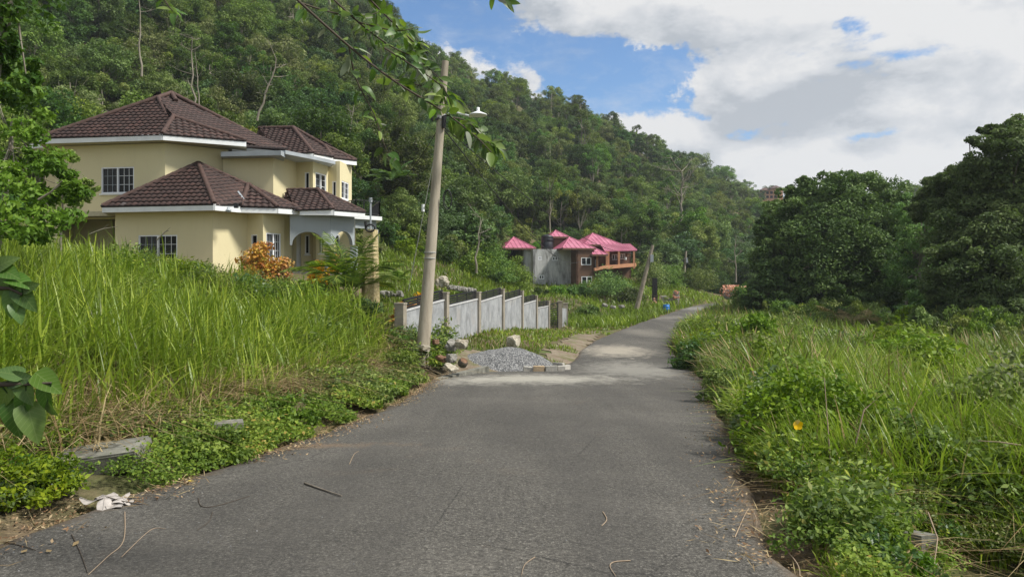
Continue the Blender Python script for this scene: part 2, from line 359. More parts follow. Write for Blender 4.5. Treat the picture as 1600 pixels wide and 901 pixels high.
    # rendered walls
    def render_wall(name, col, dirt=(.33, .27, .15)):
        n = NT(name); v = n.coord(); b = n.noise(v, .7, 6, .6); s = n.noise(n.coord(scale=(2.5, 2.5, .3)), 1.6, 6, .65)
        c = n.mix(n.rng(b, .35, .7, 0, .5), col, tuple(x * .93 for x in col))
        c = n.mix(n.rng(s, .52, .82, 0, .13), c, dirt); s2 = n.noise(n.coord(scale=(6, 6, .12), loc=(2, 0, 0)), 1.2, 4, .6); c = n.mix(n.rng(s2, .66, .80, 0, .07), c, tuple(x * .5 for x in dirt))
        n.principled(c, .85, .2, n.bump(n.noise(v, 30, 4, .6), .15, .01)); return n.m
    M['yellow'] = render_wall('cream render', (.655, .585, .360))
    M['grey_wall'] = render_wall('blue grey render', (.34, .375, .385), (.20, .22, .20))
    M['white'] = m_plain('white painted fascia', (.74, .76, .76), .6, .3, var=.08, scale=2)
    M['white_frame'] = m_plain('white window frame', (.78, .79, .80), .35, .4, var=.03, scale=3)
    M['slab_grey'] = m_plain('grey painted slab', (.33, .36, .38), .8, .2, var=.14, scale=1.5)
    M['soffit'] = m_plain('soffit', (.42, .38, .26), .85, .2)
    n = NT('window glass'); v = n.coord(); c = n.mix(n.noise(v, .9, 3), (.008, .009, .010), (.030, .032, .034)); n.principled(c, .12, .25); M['glass'] = n.m
    n = NT('screened window glass'); v = n.coord(); c = n.mix(n.noise(v, .9, 3), (.022, .023, .023), (.05, .05, .05)); n.principled(c, .4, .2); M['screen'] = n.m
    M['dark'] = m_plain('dark interior', (.010, .010, .010), .9, .1)
    n = NT('roof tiles'); at = n.N('ShaderNodeAttribute'); at.attribute_name = 'var'; v = n.coord()
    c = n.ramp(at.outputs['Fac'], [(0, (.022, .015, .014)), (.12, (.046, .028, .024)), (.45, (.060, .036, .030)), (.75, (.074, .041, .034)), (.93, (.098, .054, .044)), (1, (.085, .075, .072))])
    c = n.mix(n.rng(n.noise(v, 1.2, 5), .45, .75, 0, .35), c, (.035, .030, .028))
    n.principled(c, .72, .3, n.bump(n.noise(v, 60, 3), .3, .006)); M['tile'] = n.m
    M['ridge'] = m_plain('ridge tile', (.072, .043, .035), .75, .3, var=.3, scale=4)
    n = NT('pink metal roof'); v = n.coord(); c = n.mix(n.rng(n.noise(v, .8, 5), .35, .7), (.38, .10, .165), (.50, .185, .255))
    c = n.mix(n.rng(n.noise(n.coord(scale=(1, 1, .3)), 1.3, 5), .55, .8, 0, .5), c, (.20, .07, .09)); n.principled(c, .45, .4); M['pink'] = n.m
    n = NT('stained concrete block wall'); v = n.coord(scale=(1, 1, .3))
    c = n.ramp(n.noise(v, .55, 7, .7, .5), [(.34, (.17, .17, .16)), (.46, (.44, .445, .43)), (.60, (.62, .625, .60))])
    n.principled(c, .9, .15, n.bump(n.noise(n.coord(), 8, 5), .4, .04)); M['stained'] = n.m
    M['brown'] = m_plain('brown render', (.165, .098, .066), .85, .2, var=.2, scale=1.2)
    M['orange'] = m_plain('orange render', (.50, .25, .14), .8, .2, var=.12, scale=2)
    M['black'] = m_plain('black paint', (.018, .018, .019), .5, .35)
    M['tank'] = m_plain('black plastic', (.015, .016, .020), .45, .4)
    M['blue'] = m_plain('blue plastic', (.02, .20, .62), .45, .4)
    M['wall_panel'] = m_concrete('weathered wall render', (.34, .35, .355), .42)
    M['pillar'] = m_concrete('bare concrete', (.33, .295, .235), .3, 1.5)
    M['cope'] = m_concrete('pale coping', (.50, .50, .49), .2, 2)
    M['block'] = m_concrete('concrete block', (.44, .42, .37), .35, 2)
    M['block_warm'] = m_concrete('warm concrete block', (.47, .36, .23), .3, 2)
    M['kerb'] = m_concrete('mossy kerb', (.22, .215, .18), .6, 2, warm=(.07, .09, .04))
    n = NT('pole concrete'); v = n.coord(scale=(1, 1, .15)); a = n.noise(v, 3.0, 7, .7)
    c = n.ramp(a, [(.3, (.20, .17, .13)), (.5, (.34, .30, .23)), (.7, (.44, .39, .31))])
    c = n.mix(n.rng(n.noise(n.coord(scale=(2.2, 2.2, .35), loc=(3, 1, 0)), 1.5, 5, .7, .6), .58, .72, 0, .7), c, (.12, .105, .09))
    n.principled(c, .9, .15, n.bump(n.noise(n.coord(), 30, 5), .4, .01)); M['pole'] = n.m
    M['pole_far'] = m_plain('weathered wood', (.30, .26, .20), .9, .1, var=.25, scale=3)
    n = NT('stippled yellow render'); v = n.coord(); d = n.noise(v, 22, 4, .6); c = n.mix(n.rng(d, .35, .65), (.40, .315, .15), (.62, .53, .31))
    n.principled(c, .9, .15, n.bump(d, 1.0, .05)); M['stipple'] = n.m
    M['wire'] = m_plain('black cable', (.02, .02, .02), .6, .3)
    M['wire_pale'] = m_plain('galvanised wire', (.42, .42, .40), .45, .4)
    M['lamp'] = m_plain('lamp enamel', (.72, .74, .74), .35, .5)
    n = NT('crushed stone'); at = n.N('ShaderNodeAttribute'); at.attribute_name = 'var'
    c = n.ramp(at.outputs['Fac'], [(0, (.07, .073, .076)), (.5, (.145, .148, .15)), (1, (.32, .32, .31))]); n.principled(c, .85, .2); M['gravel'] = n.m
    M['gravel_base'] = m_plain('stone dust', (.12, .12, .118), .95, .1, var=.3, scale=14, bump=.8)
    def rock(name, a, b, d):
        n = NT(name); v = n.coord(); z = n.noise(v, 4, 7, .7, .5); c = n.ramp(z, [(.3, d), (.5, a), (.68, b)])
        n.principled(c, .9, .15, n.bump(n.noise(v, 12, 6, .7), .9, .05)); return n.m
    M['rock'] = rock('limestone', (.40, .36, .28), (.62, .58, .48), (.14, .12, .09))
    M['rock_grey'] = rock('grey stone', (.25, .24, .21), (.45, .43, .39), (.08, .075, .06))
    M['rock_rust'] = rock('rusty stone', (.20, .115, .07), (.33, .22, .15), (.05, .035, .025))
    M['leaf_silver'] = m_plain('silvery dry leaf', (.36, .33, .30), .8, .2, var=.25, scale=14)
make_materials()

# ------------------------------------------------------------------ road line and terrain
ROAD = [  # left edge x,y, right edge x,y, height
    (-4.6, -30, -.6, -30, 1.9), (-4.4, -8, .1, -8, .55), (-4.1, 1, 1.0, 1, -.03), (-3.9, 4.5, 1.65, 4.5, -.29), (-3.25, 7.6, 2.4, 7.6, -.5),
    (-2.75, 10, 3.0, 10, -.65), (-2.35, 14, 3.9, 14, -.93), (-2.2, 18.7, 5.0, 18.7, -1.22), (-2.2, 21.5, 5.5, 21.5, -1.4), (-2.0, 23.0, 5.8, 23.0, -1.5),
    (1.5, 24.2, 6.05, 24.5, -1.57), (2.4, 27.5, 6.45, 28, -1.63), (3.1, 32, 7.2, 33, -1.68), (4.5, 38, 8.6, 38.5, -1.75), (6.7, 45, 10.4, 45, -1.85),
    (9.5, 53.5, 13.0, 53.5, -1.9), (13.1, 63, 16.6, 64, -1.92), (17.2, 73.5, 20.8, 73, -1.87), (21.0, 82, 25.0, 80.5, -1.82), (26, 90, 29.5, 87, -1.78),
    (36, 98, 38.5, 94, -1.72), (52, 103, 53, 99, -1.6), (80, 106, 80, 102, -1.5)]
def road_resample(n=6):
    out = []
    A = np.array(ROAD)
    for i in range(len(A) - 1):
        p0 = A[max(i - 1, 0)]; p1 = A[i]; p2 = A[i + 1]; p3 = A[min(i + 2, len(A) - 1)]
        lin = i in (9,) or i in (8, 10)
        for k in range(n):
            t = k / n
            if lin: out.append(p1 * (1 - t) + p2 * t)
            else: out.append(.5 * ((2 * p1) + (-p0 + p2) * t + (2 * p0 - 5 * p1 + 4 * p2 - p3) * t * t + (-p0 + 3 * p1 - 3 * p2 + p3) * t ** 3))
    out.append(A[-1]); return np.array(out)
RS = road_resample()
def road_dist(x, y):
    """signed distance outside the road (negative on it), height of the nearest road point, and side (-1 left)"""
    x = np.atleast_1d(np.asarray(x, float)); y = np.atleast_1d(np.asarray(y, float))
    bd = np.full(x.shape, 1e9); bz = np.zeros(x.shape); bs = np.zeros(x.shape)
    inside = np.zeros(x.shape, bool); iz = np.zeros(x.shape)
    for side, (a, b) in ((-1, (0, 1)), (1, (2, 3))):
        for i in range(len(RS) - 1):
            ax, ay = RS[i, a], RS[i, b]; bx, by = RS[i + 1, a], RS[i + 1, b]
            dx, dy = bx - ax, by - ay; L2 = dx * dx + dy * dy + 1e-9
            t = np.clip(((x - ax) * dx + (y - ay) * dy) / L2, 0, 1)
            dd = np.hypot(x - ax - t * dx, y - ay - t * dy); m = dd < bd
            bd = np.where(m, dd, bd); bz = np.where(m, RS[i, 4] + t * (RS[i + 1, 4] - RS[i, 4]), bz); bs = np.where(m, side, bs)
    poly = [(r[0], r[1]) for r in RS] + [(r[2], r[3]) for r in RS[::-1]]
    j = len(poly) - 1; c = np.zeros(x.shape, bool)
    for i in range(len(poly)):
        xi, yi = poly[i]; xj, yj = poly[j]
        if yi != yj: c ^= ((yi > y) != (yj > y)) & (x < (xj - xi) * (y - yi) / (yj - yi) + xi)
        j = i
    return np.where(c, -bd, bd), bz, bs

CP = []   # terrain control points x, y, z
def cp(x, y, z): CP.append((x, y, z))
def cpp(px, py, d): v = P(px, py, d); CP.append(tuple(v))
for r in ROAD:
    cp(r[0] - .3, r[1], r[4]); cp(r[2] + .3, r[3], r[4]); cp((r[0] + r[2]) / 2, (r[1] + r[3]) / 2, r[4])
# left bank and the house plot
for q in [(-5.2, 6, -.25), (-4.9, 9, -.35), (-4.8, 12, -.45), (-4.6, 16, -.75), (-6.5, 6, .05), (-7, 9, .1), (-9, 8, .5), (-9, 12, .55), (-8, 16, .3), (-6.5, 19, -.2), (-4.5, 19.5, -.8),
          (-12, 6, .8), (-13, 12, 1.0), (-13, 18, 1.1), (-11, 22, 1.2), (-8, 22, .7), (-5.5, 22.5, .0), (-3.6, 22.3, -.65), (-9.5, 27, 1.35), (-7, 28, 1.1), (-5, 29, .55), (-20, 14, 1.3), (-20, 22, 1.6), (-16, 28, 1.7),
          (-24, 32, 1.8), (-12, 31, 1.7), (-10, 34, 1.7), (-8, 37, 1.6), (-5, 36, .9), (-4, 41, .8), (-15, 42, 1.8), (-5, 46, 2.0), (-22, 40, 2.0), (-12, 48, 2.6),
          (-3, 26.6, -.80), (-2.4, 26.2, -.88), (-1.4, 30.4, -.88), (-.5, 34.8, -1.18), (.6, 39.1, -1.44), (1.6, 43.4, -1.8), (2.8, 47.8, -2.15), (3.9, 49.5, -2.1),
          (-.6, 26, -1.25), (1.0, 28, -1.5), (.9, 32, -1.35), (2.0, 36, -1.55), (3.3, 41, -1.75), (4.6, 46, -1.95), (-2.6, 24.5, -1.05),
          (-3.0, 34, .15), (-2.2, 39, .0), (-.6, 45, -.6), (2.2, 50, -1.7), (2.2, 43.4, -1.85), (3.3, 47.8, -2.2), (1.2, 39.1, -1.5), (.1, 34.8, -1.22), (1.0, 43.6, -1.7), (2.2, 48, -2.1), (4.6, 51.5, -2.15), (6, 55, -2.1), (3, 56, -1.5), (9, 62, -2.0), (12, 70, -2.1), (17, 80, -1.7), (22, 92, -1.2), (8, 75, -2.2), (2, 66, -1.6), (5, 66, -2.1), (3, 75, -1.6)]:
    cp(*q)
for q in [(-30, -20, 2.5), (-12, -8, 2), (-12, 0, 1.0), (-30, 5, 2.2), (-60, -30, 6), (-60, 10, 8), (8, -10, .4), (20, -20, .5), (40, -30, 0), (0, -60, 4), (60, 0, -2), (-150, -100, 30), (150, -120, 0), (0, -300, 10)]:
    cp(*q)
# right side
for q in [(2.5, 5, -.42), (3.0, 5.0, -.9), (3.6, 5.0, -1.5), (3.9, 5.6, -1.6), (4.4, 6.2, -1.2), (3.3, 4.2, -1.4), (3.2, 6.4, -.6), (4.6, 4.8, -.75), (3.6, 3.4, -.9), (5.4, 5, -.65), (5, 7.5, -.65), (7, 7, -.6), (10, 7, -.5), (6, 10, -.95), (10, 12, -1.0), (16, 10, -.7), (8, 16, -1.35), (14, 18, -1.45), (22, 16, -1.1), (9, 22, -1.7),
          (16, 26, -1.75), (26, 26, -1.6), (10.5, 30, -1.8), (18, 36, -2.0), (30, 36, -1.8), (13, 40, -2.0), (22, 48, -2.1), (36, 46, -1.6), (18, 54, -1.95), (28, 60, -1.9), (42, 60, -.8), (24, 70, -1.9), (34, 76, -1.6), (32, 88, -1.6), (50, 80, .5)]:
    cp(*q)
# hill slopes (photo column, row of the ground, distance)
for q in [(-500, 300, 60), (-500, 0, 120), (-500, -300, 220), (0, 330, 44), (0, 280, 55), (0, 100, 80), (0, -150, 130), (0, -420, 220), (250, 350, 52), (250, 290, 62), (250, 150, 88), (250, 0, 112), (250, -150, 150), (250, -330, 230), (500, 340, 62), (500, 210, 92), (500, 70, 130),
          (500, -25, 172), (500, -120, 240), (600, 385, 58), (600, 320, 72), (600, 255, 95), (600, 130, 140), (600, 84, 182), (560, 30, 240), (700, 405, 62), (700, 360, 80), (700, 300, 102), (700, 215, 140), (700, 158, 185),
          (765, 425, 84), (775, 392, 100), (805, 457, 84), (808, 452, 92), (835, 455, 92), (790, 340, 112), (800, 240, 160), (800, 188, 200), (900, 455, 94), (860, 455, 86), (820, 452, 80), (860, 456, 74), (900, 462, 70), (900, 462, 84), (960, 455, 84), (1000, 455, 86), (900, 398, 108), (900, 350, 122), (900, 262, 170), (900, 197, 220), (960, 448, 92), (1000, 432, 104), (1000, 400, 115), (1000, 355, 140), (1000, 233, 240), (1060, 440, 110),
          (1100, 445, 118), (1100, 410, 140), (1100, 375, 170), (1100, 296, 275), (1150, 450, 115), (1200, 446, 140), (1200, 395, 190), (1200, 326, 340), (1280, 440, 160), (1300, 350, 380), (1300, 400, 230), (1420, 400, 240), (1420, 348, 420), (1420, 450, 110),
          (1600, 420, 90), (1600, 340, 140), (1700, 300, 200), (1600, 300, 300), (2200, 400, 120), (2200, 200, 300), (3200, 400, 90)]:
    cpp(*q)
# beyond the ridges the ground falls away
for px, py, d in [(300, 60, 420), (560, 200, 420), (700, 240, 330), (800, 260, 330), (900, 280, 350), (1000, 300, 380), (1100, 340, 420), (1200, 360, 520), (1300, 375, 600)]: cpp(px, py, d)
for q in [(-1600, 1600, 60), (0, 1700, -10), (1600, 1600, 0), (600, 900, -5), (300, 900, -5), (-400, 800, 60), (1600, 0, 0), (-1600, 0, 80), (-1600, -1600, 40), (1600, -1600, 0), (0, -1600, 20), (900, 700, 30)]: cp(*q)
CPA = np.array(CP)
def _rbf_fit():
    n = len(CPA); D = np.sqrt((CPA[:, None, 0] - CPA[None, :, 0]) ** 2 + (CPA[:, None, 1] - CPA[None, :, 1]) ** 2 + .36)
    A = np.zeros((n + 1, n + 1)); A[:n, :n] = D - np.eye(n) * .15; A[:n, n] = 1; A[n, :n] = 1
    return np.linalg.solve(A, np.append(CPA[:, 2], 0))
RW = _rbf_fit()
def terrain_raw(x, y):
    x = np.atleast_1d(np.asarray(x, float)); y = np.atleast_1d(np.asarray(y, float)); z = np.zeros(x.shape)
    for i in range(0, x.size, 20000):
        s = slice(i, i + 20000)
        D = np.sqrt((x.ravel()[s, None] - CPA[None, :, 0]) ** 2 + (y.ravel()[s, None] - CPA[None, :, 1]) ** 2 + .36)
        z.ravel()[s] = D @ RW[:-1] + RW[-1]
    return z
def ground(x, y):
    x = np.atleast_1d(np.asarray(x, float)); y = np.atleast_1d(np.asarray(y, float))
    z = terrain_raw(x, y)
    near = np.hypot(x, y) < 160
    rd = np.full(x.shape, 99.0); rz = np.zeros(x.shape)
    if near.any():
        a, b, _ = road_dist(x[near], y[near]); rd[near] = a; rz[near] = b
    dd = np.hypot(x, y)
    z = z + (fbm(x * .5 + 9, y * .5, 4) - .5) * np.clip(rd, 0, 3) / 3 * .25 + (fbm(x * .05, y * .05, 4) - .5) * np.clip((dd - 50) / 80, 0, 1) * 7
    t = np.clip(rd / 1.1, 0, 1); t = t * t * (3 - 2 * t)
    return np.where(rd <= 0, rz - .12, (rz - .12) * (1 - t) + z * t + .05 * (1 - t) * t * 4)
def gz(x, y): return float(ground(x, y)[0])

def make_ground():
    def axis(lo, hi, fine_lo, fine_hi, f, mid):
        a = list(np.arange(fine_lo, fine_hi, f)); s = f; v = fine_hi
        while v < hi: a.append(v); s *= 1.045 if v < mid else 1.12; v += s
        a.append(hi); s = f; v = fine_lo - f; L_ = []
        while v > lo: L_.append(v); s *= 1.06 if v > -mid else 1.15; v -= s
        return np.array([lo] + L_[::-1] + a)
    X = axis(-1100, 1100, -9, 13, .22, 200); Y = axis(-1100, 1100, 1.5, 30, .22, 300)
    gx, gy = np.meshgrid(X, Y); z = ground(gx.ravel(), gy.ravel())
    V = np.stack([gx.ravel(), gy.ravel(), z], 1); nx = len(X); ny = len(Y)
    i, j = np.meshgrid(np.arange(nx - 1), np.arange(ny - 1)); b = (j * nx + i).ravel()
    Fc = np.stack([b, b + 1, b + nx + 1, b + nx], 1)
    o = link('ground', np_mesh('ground', V, Fc, M['soil'], smooth=True)); tag(o, kind='structure')
make_ground()
def make_road():
    V = []; n = 26
    for k, r in enumerate(RS):
        for i in range(n + 1):
            t = i / n; jx = (fbm(r[1] * 1.3 + (7 if i else 0), .5, 3)[()] - .5) * .5 if i in (0, n) else 0
            jx *= 1 if i == n else -1
            x = r[0] * (1 - t) + r[2] * t + jx * (1 if r[1] < 60 else .3); y = r[1] * (1 - t) + r[3] * t
            cam_ = .05 * (1 - (2 * t - 1) ** 2)
            V.append((x, y, r[4] + cam_ + .01 * (fbm(x * .7, y * .7, 3)[()] - .5)))
    # skirts so that the tarmac has an edge
    Fc = []; w = n + 1
    for k in range(len(RS) - 1):
        for i in range(n): a = k * w + i; Fc.append((a, a + 1, a + w + 1, a + w))
    base = len(V)
    for k in range(len(RS)):
        for i, s in ((0, -1), (n, 1)): v = V[k * w + i]; V.append((v[0] + s * .12, v[1], v[2] - .14))
    for k in range(len(RS) - 1):
        a = base + 2 * k; Fc.append((a, k * w, (k + 1) * w, a + 2)); Fc.append((k * w + n, a + 1, a + 3, (k + 1) * w + n))
    me = np_mesh('road', V, Fc, M['asphalt'], smooth=True); ed = np.ones(len(V), np.float32)
    for k, r in enumerate(RS):
        wd = math.hypot(r[2] - r[0], r[3] - r[1])
        for i in range(n + 1): ed[k * w + i] = math.exp(-min(i, n - i) / n * wd / .38)
    a = me.attributes.new('edge', 'FLOAT', 'POINT'); a.data.foreach_set('value', ed)
    o = link('road', me); tag(o, kind='structure')
make_road()
def verge_patch(name, outline, zoff=.03, mat='verge'):
    """a sheet of bare earth that follows the ground"""
    xs = [p[0] for p in outline]; ys = [p[1] for p in outline]; st = .25
    X = np.arange(min(xs), max(xs) + st, st); Y = np.arange(min(ys), max(ys) + st, st); gx, gy = np.meshgrid(X, Y)
    x = gx.ravel(); y = gy.ravel(); c = np.zeros(x.shape, bool); j = len(outline) - 1
    jx = x + (fbm(x * 1.5, y * 1.5, 3) - .5) * .9; jy = y + (fbm(x * 1.5 + 50, y * 1.5, 3) - .5) * .9
    for i in range(len(outline)):
        xi, yi = outline[i]; xj, yj = outline[j]
        if yi != yj: c ^= ((yi > jy) != (yj > jy)) & (jx < (xj - xi) * (jy - yi) / (yj - yi) + xi)
        j = i
    z = ground(x, y) + zoff; V = np.stack([x, y, z], 1); nx = len(X)
    i, j = np.meshgrid(np.arange(nx - 1), np.arange(len(Y) - 1)); b = (j * nx + i).ravel()
    Fc = np.stack([b, b + 1, b + nx + 1, b + nx], 1); Fc = Fc[c[Fc].all(1)]
    o = link(name, np_mesh(name, V, Fc, M[mat], smooth=True)); tag(o, kind='structure')
verge_patch('dirt_verge', [(1.2, 24), (2.2, 24), (3, 29), (4.2, 37), (5.6, 43), (5, 46), (3.9, 46.5), (3.2, 42), (2.2, 35), (1.1, 29)])
verge_patch('dirt_apron', [(-3.2, 22.3), (1.4, 23.6), (1.4, 26), (-1, 26.3), (-3, 25)], .05)

# ------------------------------------------------------------------ wall with openings
def ray_wall(A, B, px):
    k = (px - 800) / F; t = (k * A.y - A.x) / ((B.x - A.x) - k * (B.y - A.y)); return t * math.hypot(B.x - A.x, B.y - A.y)
def wall(mb, A, B, z0, z1, ops=(), th=.18):
    """wall from A to B (plan), outside on the right hand when walking A to B... openings (u0,u1,za,zb)"""
    A = Vector((A[0], A[1], 0)); B = Vector((B[0], B[1], 0)); L_ = (B - A).length; u = (B - A) / L_
    nrm = Vector((u.y, -u.x, 0))
    us = sorted({0, L_, *[o[0] for o in ops], *[o[1] for o in ops]}); zs = sorted({z0, z1, *[o[2] for o in ops], *[o[3] for o in ops]})
    pt = lambda a, z, off: A + u * a + Vector((0, 0, z)) - nrm * off
    hole = lambda a, z: any(o[0] < a < o[1] and o[2] < z < o[3] for o in ops)
    for i in range(len(us) - 1):
        for j in range(len(zs) - 1):
            a, b, c, d = us[i], us[i + 1], zs[j], zs[j + 1]
            if hole((a + b) / 2, (c + d) / 2): continue
            mb.add([pt(a, c, 0), pt(b, c, 0), pt(b, d, 0), pt(a, d, 0)], [(0, 1, 2, 3)])
            mb.add([pt(a, c, th), pt(b, c, th), pt(b, d, th), pt(a, d, th)], [(3, 2, 1, 0)])
    for a, b, c, d in ops:
        for q in (((a, c), (b, c)), ((b, c), (b, d)), ((b, d), (a, d)), ((a, d), (a, c))):
            (p0, q0), (p1, q1) = q; mb.add([pt(p0, q0, 0), pt(p1, q1, 0), pt(p1, q1, th), pt(p0, q0, th)], [(0, 1, 2, 3)])
    for a in (0, L_): mb.add([pt(a, z0, 0), pt(a, z1, 0), pt(a, z1, th), pt(a, z0, th)], [(0, 1, 2, 3)])
    mb.add([pt(0, z1, 0), pt(L_, z1, 0), pt(L_, z1, th), pt(0, z1, th)], [(0, 1, 2, 3)])
    return A, u, nrm
def window(parent, A, u, nrm, op, leaves=2, grid=(3, 3), glass=('screen', 'glass'), fr=.055, sill=True, frame_mat='white_frame', bars=True):
    a, b, c, d = op; pt = lambda s, z, off: A + u * s + Vector((0, 0, z)) + nrm * off
    f = MB(); o = -.05; e = .004
    for s in (a + fr / 2 + e, b - fr / 2 - e): f.bar(pt(s, c + e, o), pt(s, d - e, o), fr, .07, nrm)
    for z in (c + fr / 2 + e, d - fr / 2 - e): f.bar(pt(a + fr + e, z, o), pt(b - fr - e, z, o), .07, fr, (0, 0, 1))
    n = leaves; w = (b - a) / n
    for i in range(1, n): f.bar(pt(a + i * w, c + fr + e, o + .01), pt(a + i * w, d - fr - e, o + .01), fr * 1.25, .08, nrm)
    fo = f.build('window', M[frame_mat], parent)
    for i in range(n):
        p = MB(); p.slab([pt(a + i * w + fr * .6, c + fr * .6, o - .03), pt(a + (i + 1) * w - fr * .6, c + fr * .6, o - .03), pt(a + (i + 1) * w - fr * .6, d - fr * .6, o - .03), pt(a + i * w + fr * .6, d - fr * .6, o - .03)], -nrm * .012)
        p.build('pane', M[glass[i % len(glass)]], fo)
    if bars:
        for i in range(n):
            g = MB(); x0 = a + i * w + fr * .7; x1 = a + (i + 1) * w - fr * .7
            for k in range(1, grid[0]): xx = x0 + (x1 - x0) * k / grid[0]; g.bar(pt(xx, c + fr, o - .012), pt(xx, d - fr, o - .012), .018, .018, nrm)
            for k in range(1, grid[1]): zz = c + (d - c) * k / grid[1]; g.bar(pt(x0, zz, o - .008), pt(x1, zz, o - .008), .018, .018)
            if g.v: tag(g.build('glazing_bar', M['white_frame' if i or n == 1 else 'slab_grey'], fo), kind='stuff')
    if sill:
        s = MB(); s.bar(pt(a - .05, c - .045, .02), pt(b + .05, c - .045, .02), .12, .06); s.build('sill', M['white' if frame_mat == 'white_frame' else frame_mat], fo)
    return fo

# ------------------------------------------------------------------ tiled roofs
def tile_facet(poly, course=.31, tw=.285):
    """poly: 3D points, first edge is the eave (left to right seen from outside). Returns verts, quads, var"""
    p = [Vector(q) for q in poly]; nrm = Vector((0, 0, 0))
    for i in range(len(p)): nrm += (p[i] - p[0]).cross(p[(i + 1) % len(p)] - p[0])
    nrm.normalize()
    if nrm.z < 0: nrm = -nrm
    u = (p[1] - p[0]); u -= nrm * u.dot(nrm); u.normalize(); v = nrm.cross(u)
    if v.z < 0: v = -v
    o = p[0]; q2 = [((q - o).dot(u), (q - o).dot(v), (q - o).dot(nrm)) for q in p]
    def span(vv):
        xs = []
        for i in range(len(q2)):
            (x0, y0, _), (x1, y1, _) = q2[i], q2[(i + 1) % len(q2)]
            if (y0 - vv) * (y1 - vv) < 0: xs.append(x0 + (x1 - x0) * (vv - y0) / (y1 - y0))
        return (min(xs), max(xs)) if len(xs) >= 2 else None
    vmax = max(q[1] for q in q2); vmin = min(q[1] for q in q2); V = []; Q = []; var = []
    # height offset from the mean plane, fitted linearly
    Am = np.array([[a, b, 1] for a, b, _ in q2]); co, *_ = np.linalg.lstsq(Am, np.array([c for *_, c in q2]), rcond=None)
    h0 = lambda a, b: co[0] * a + co[1] * b + co[2]
    j = 0; vv = vmin - .06
    while vv < vmax - .04:
        v1 = min(vv + course + .04, vmax)
        s0 = span(max(vv, vmin + .01)); s1 = span(min(v1, vmax - .01)) or s0; sm = span((max(vv, vmin) + v1) / 2)
        if not (s0 and s1 and sm): vv += course; continue
        k0 = math.floor(min(s0[0], s1[0]) / tw); k1 = math.ceil(max(s0[1], s1[1]) / tw)
        for k in range(k0, k1):
            a, b = k * tw, (k + 1) * tw
            ca0, cb0 = max(a, s0[0]), min(b, s0[1]); ca1, cb1 = max(a, s1[0]), min(b, s1[1])
            if cb0 - ca0 < .02 and cb1 - ca1 < .02: continue
            if cb0 < ca0: ca0 = cb0 = min(max(a, s0[0]), max(b, s0[0])) if a < s0[0] else max(min(b, s0[1]), min(a, s0[1]))
            if cb1 < ca1: ca1 = cb1 = (min(max(a, s1[0]), b) if a < s1[0] else max(min(b, s1[1]), a))
            base = len(V); tv = .15 + .7 * random.random() ** 1.3 + (.15 if random.random() < .04 else 0); n = 5; jit = random.uniform(-.006, .006)
            prof = lambda x: .055 * (.5 + .5 * math.cos(2 * PI * ((x - a) / tw - .38))) ** 1.3
            for row, (c0, c1, vr, lift) in enumerate(((ca0, cb0, vv, .058 + jit), (ca1, cb1, v1, .0))):
                for i in range(n):
                    x = c0 + (c1 - c0) * i / (n - 1); V.append(o + u * x + v * vr + nrm * (h0(x, vr) + lift + prof(x)))
            for i in range(n):
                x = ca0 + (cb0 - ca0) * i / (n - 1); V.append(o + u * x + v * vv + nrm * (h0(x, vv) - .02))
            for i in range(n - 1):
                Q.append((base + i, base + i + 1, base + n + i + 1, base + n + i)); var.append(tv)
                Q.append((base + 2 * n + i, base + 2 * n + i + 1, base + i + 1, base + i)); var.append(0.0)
        vv += course
    return V, Q, var
def roof(parent, facets, ridges, name='roof', r=.11):
    """facets: list of polygons; ridges: polylines of ridge caps"""
    m = MB()
    for f in facets:
        p = [Vector(q) - Vector((0, 0, .05)) for q in f]; m.add(p, [tuple(range(len(p)))])
    ro = m.build(name, M['ridge'], parent)
    for f in facets:
        V, Q, var = tile_facet(f)
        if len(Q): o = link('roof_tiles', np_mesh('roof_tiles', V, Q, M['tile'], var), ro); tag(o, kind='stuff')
    for a, b in ridges:
        a = Vector(a); b = Vector(b); L_ = (b - a).length; n = max(2, int(L_ / .38)); m = MB()
        for i in range(n):      # overlapping half-round caps
            p0 = a.lerp(b, i / n) + Vector((0, 0, .03)); p1 = a.lerp(b, (i + 1.12) / n if i < n - 1 else 1) + Vector((0, 0, .03))
            m.tube([p0, p1], [r * .92, r * 1.12], 8)
        m.build('ridge_cap', M['ridge'], ro)
    return ro
def fascia(parent, pts, h=.27, th=.06, name='fascia', mat='white', drop=.0):
    for a, b in zip(pts[:-1], pts[1:]):
        m = MB(); a = Vector(a); b = Vector(b); z = Vector((0, 0, -h / 2 - drop)); e = (b - a).normalized() * .01
        m.bar(a + z + e, b + z - e, th, h); m.build(name, M[mat], parent)

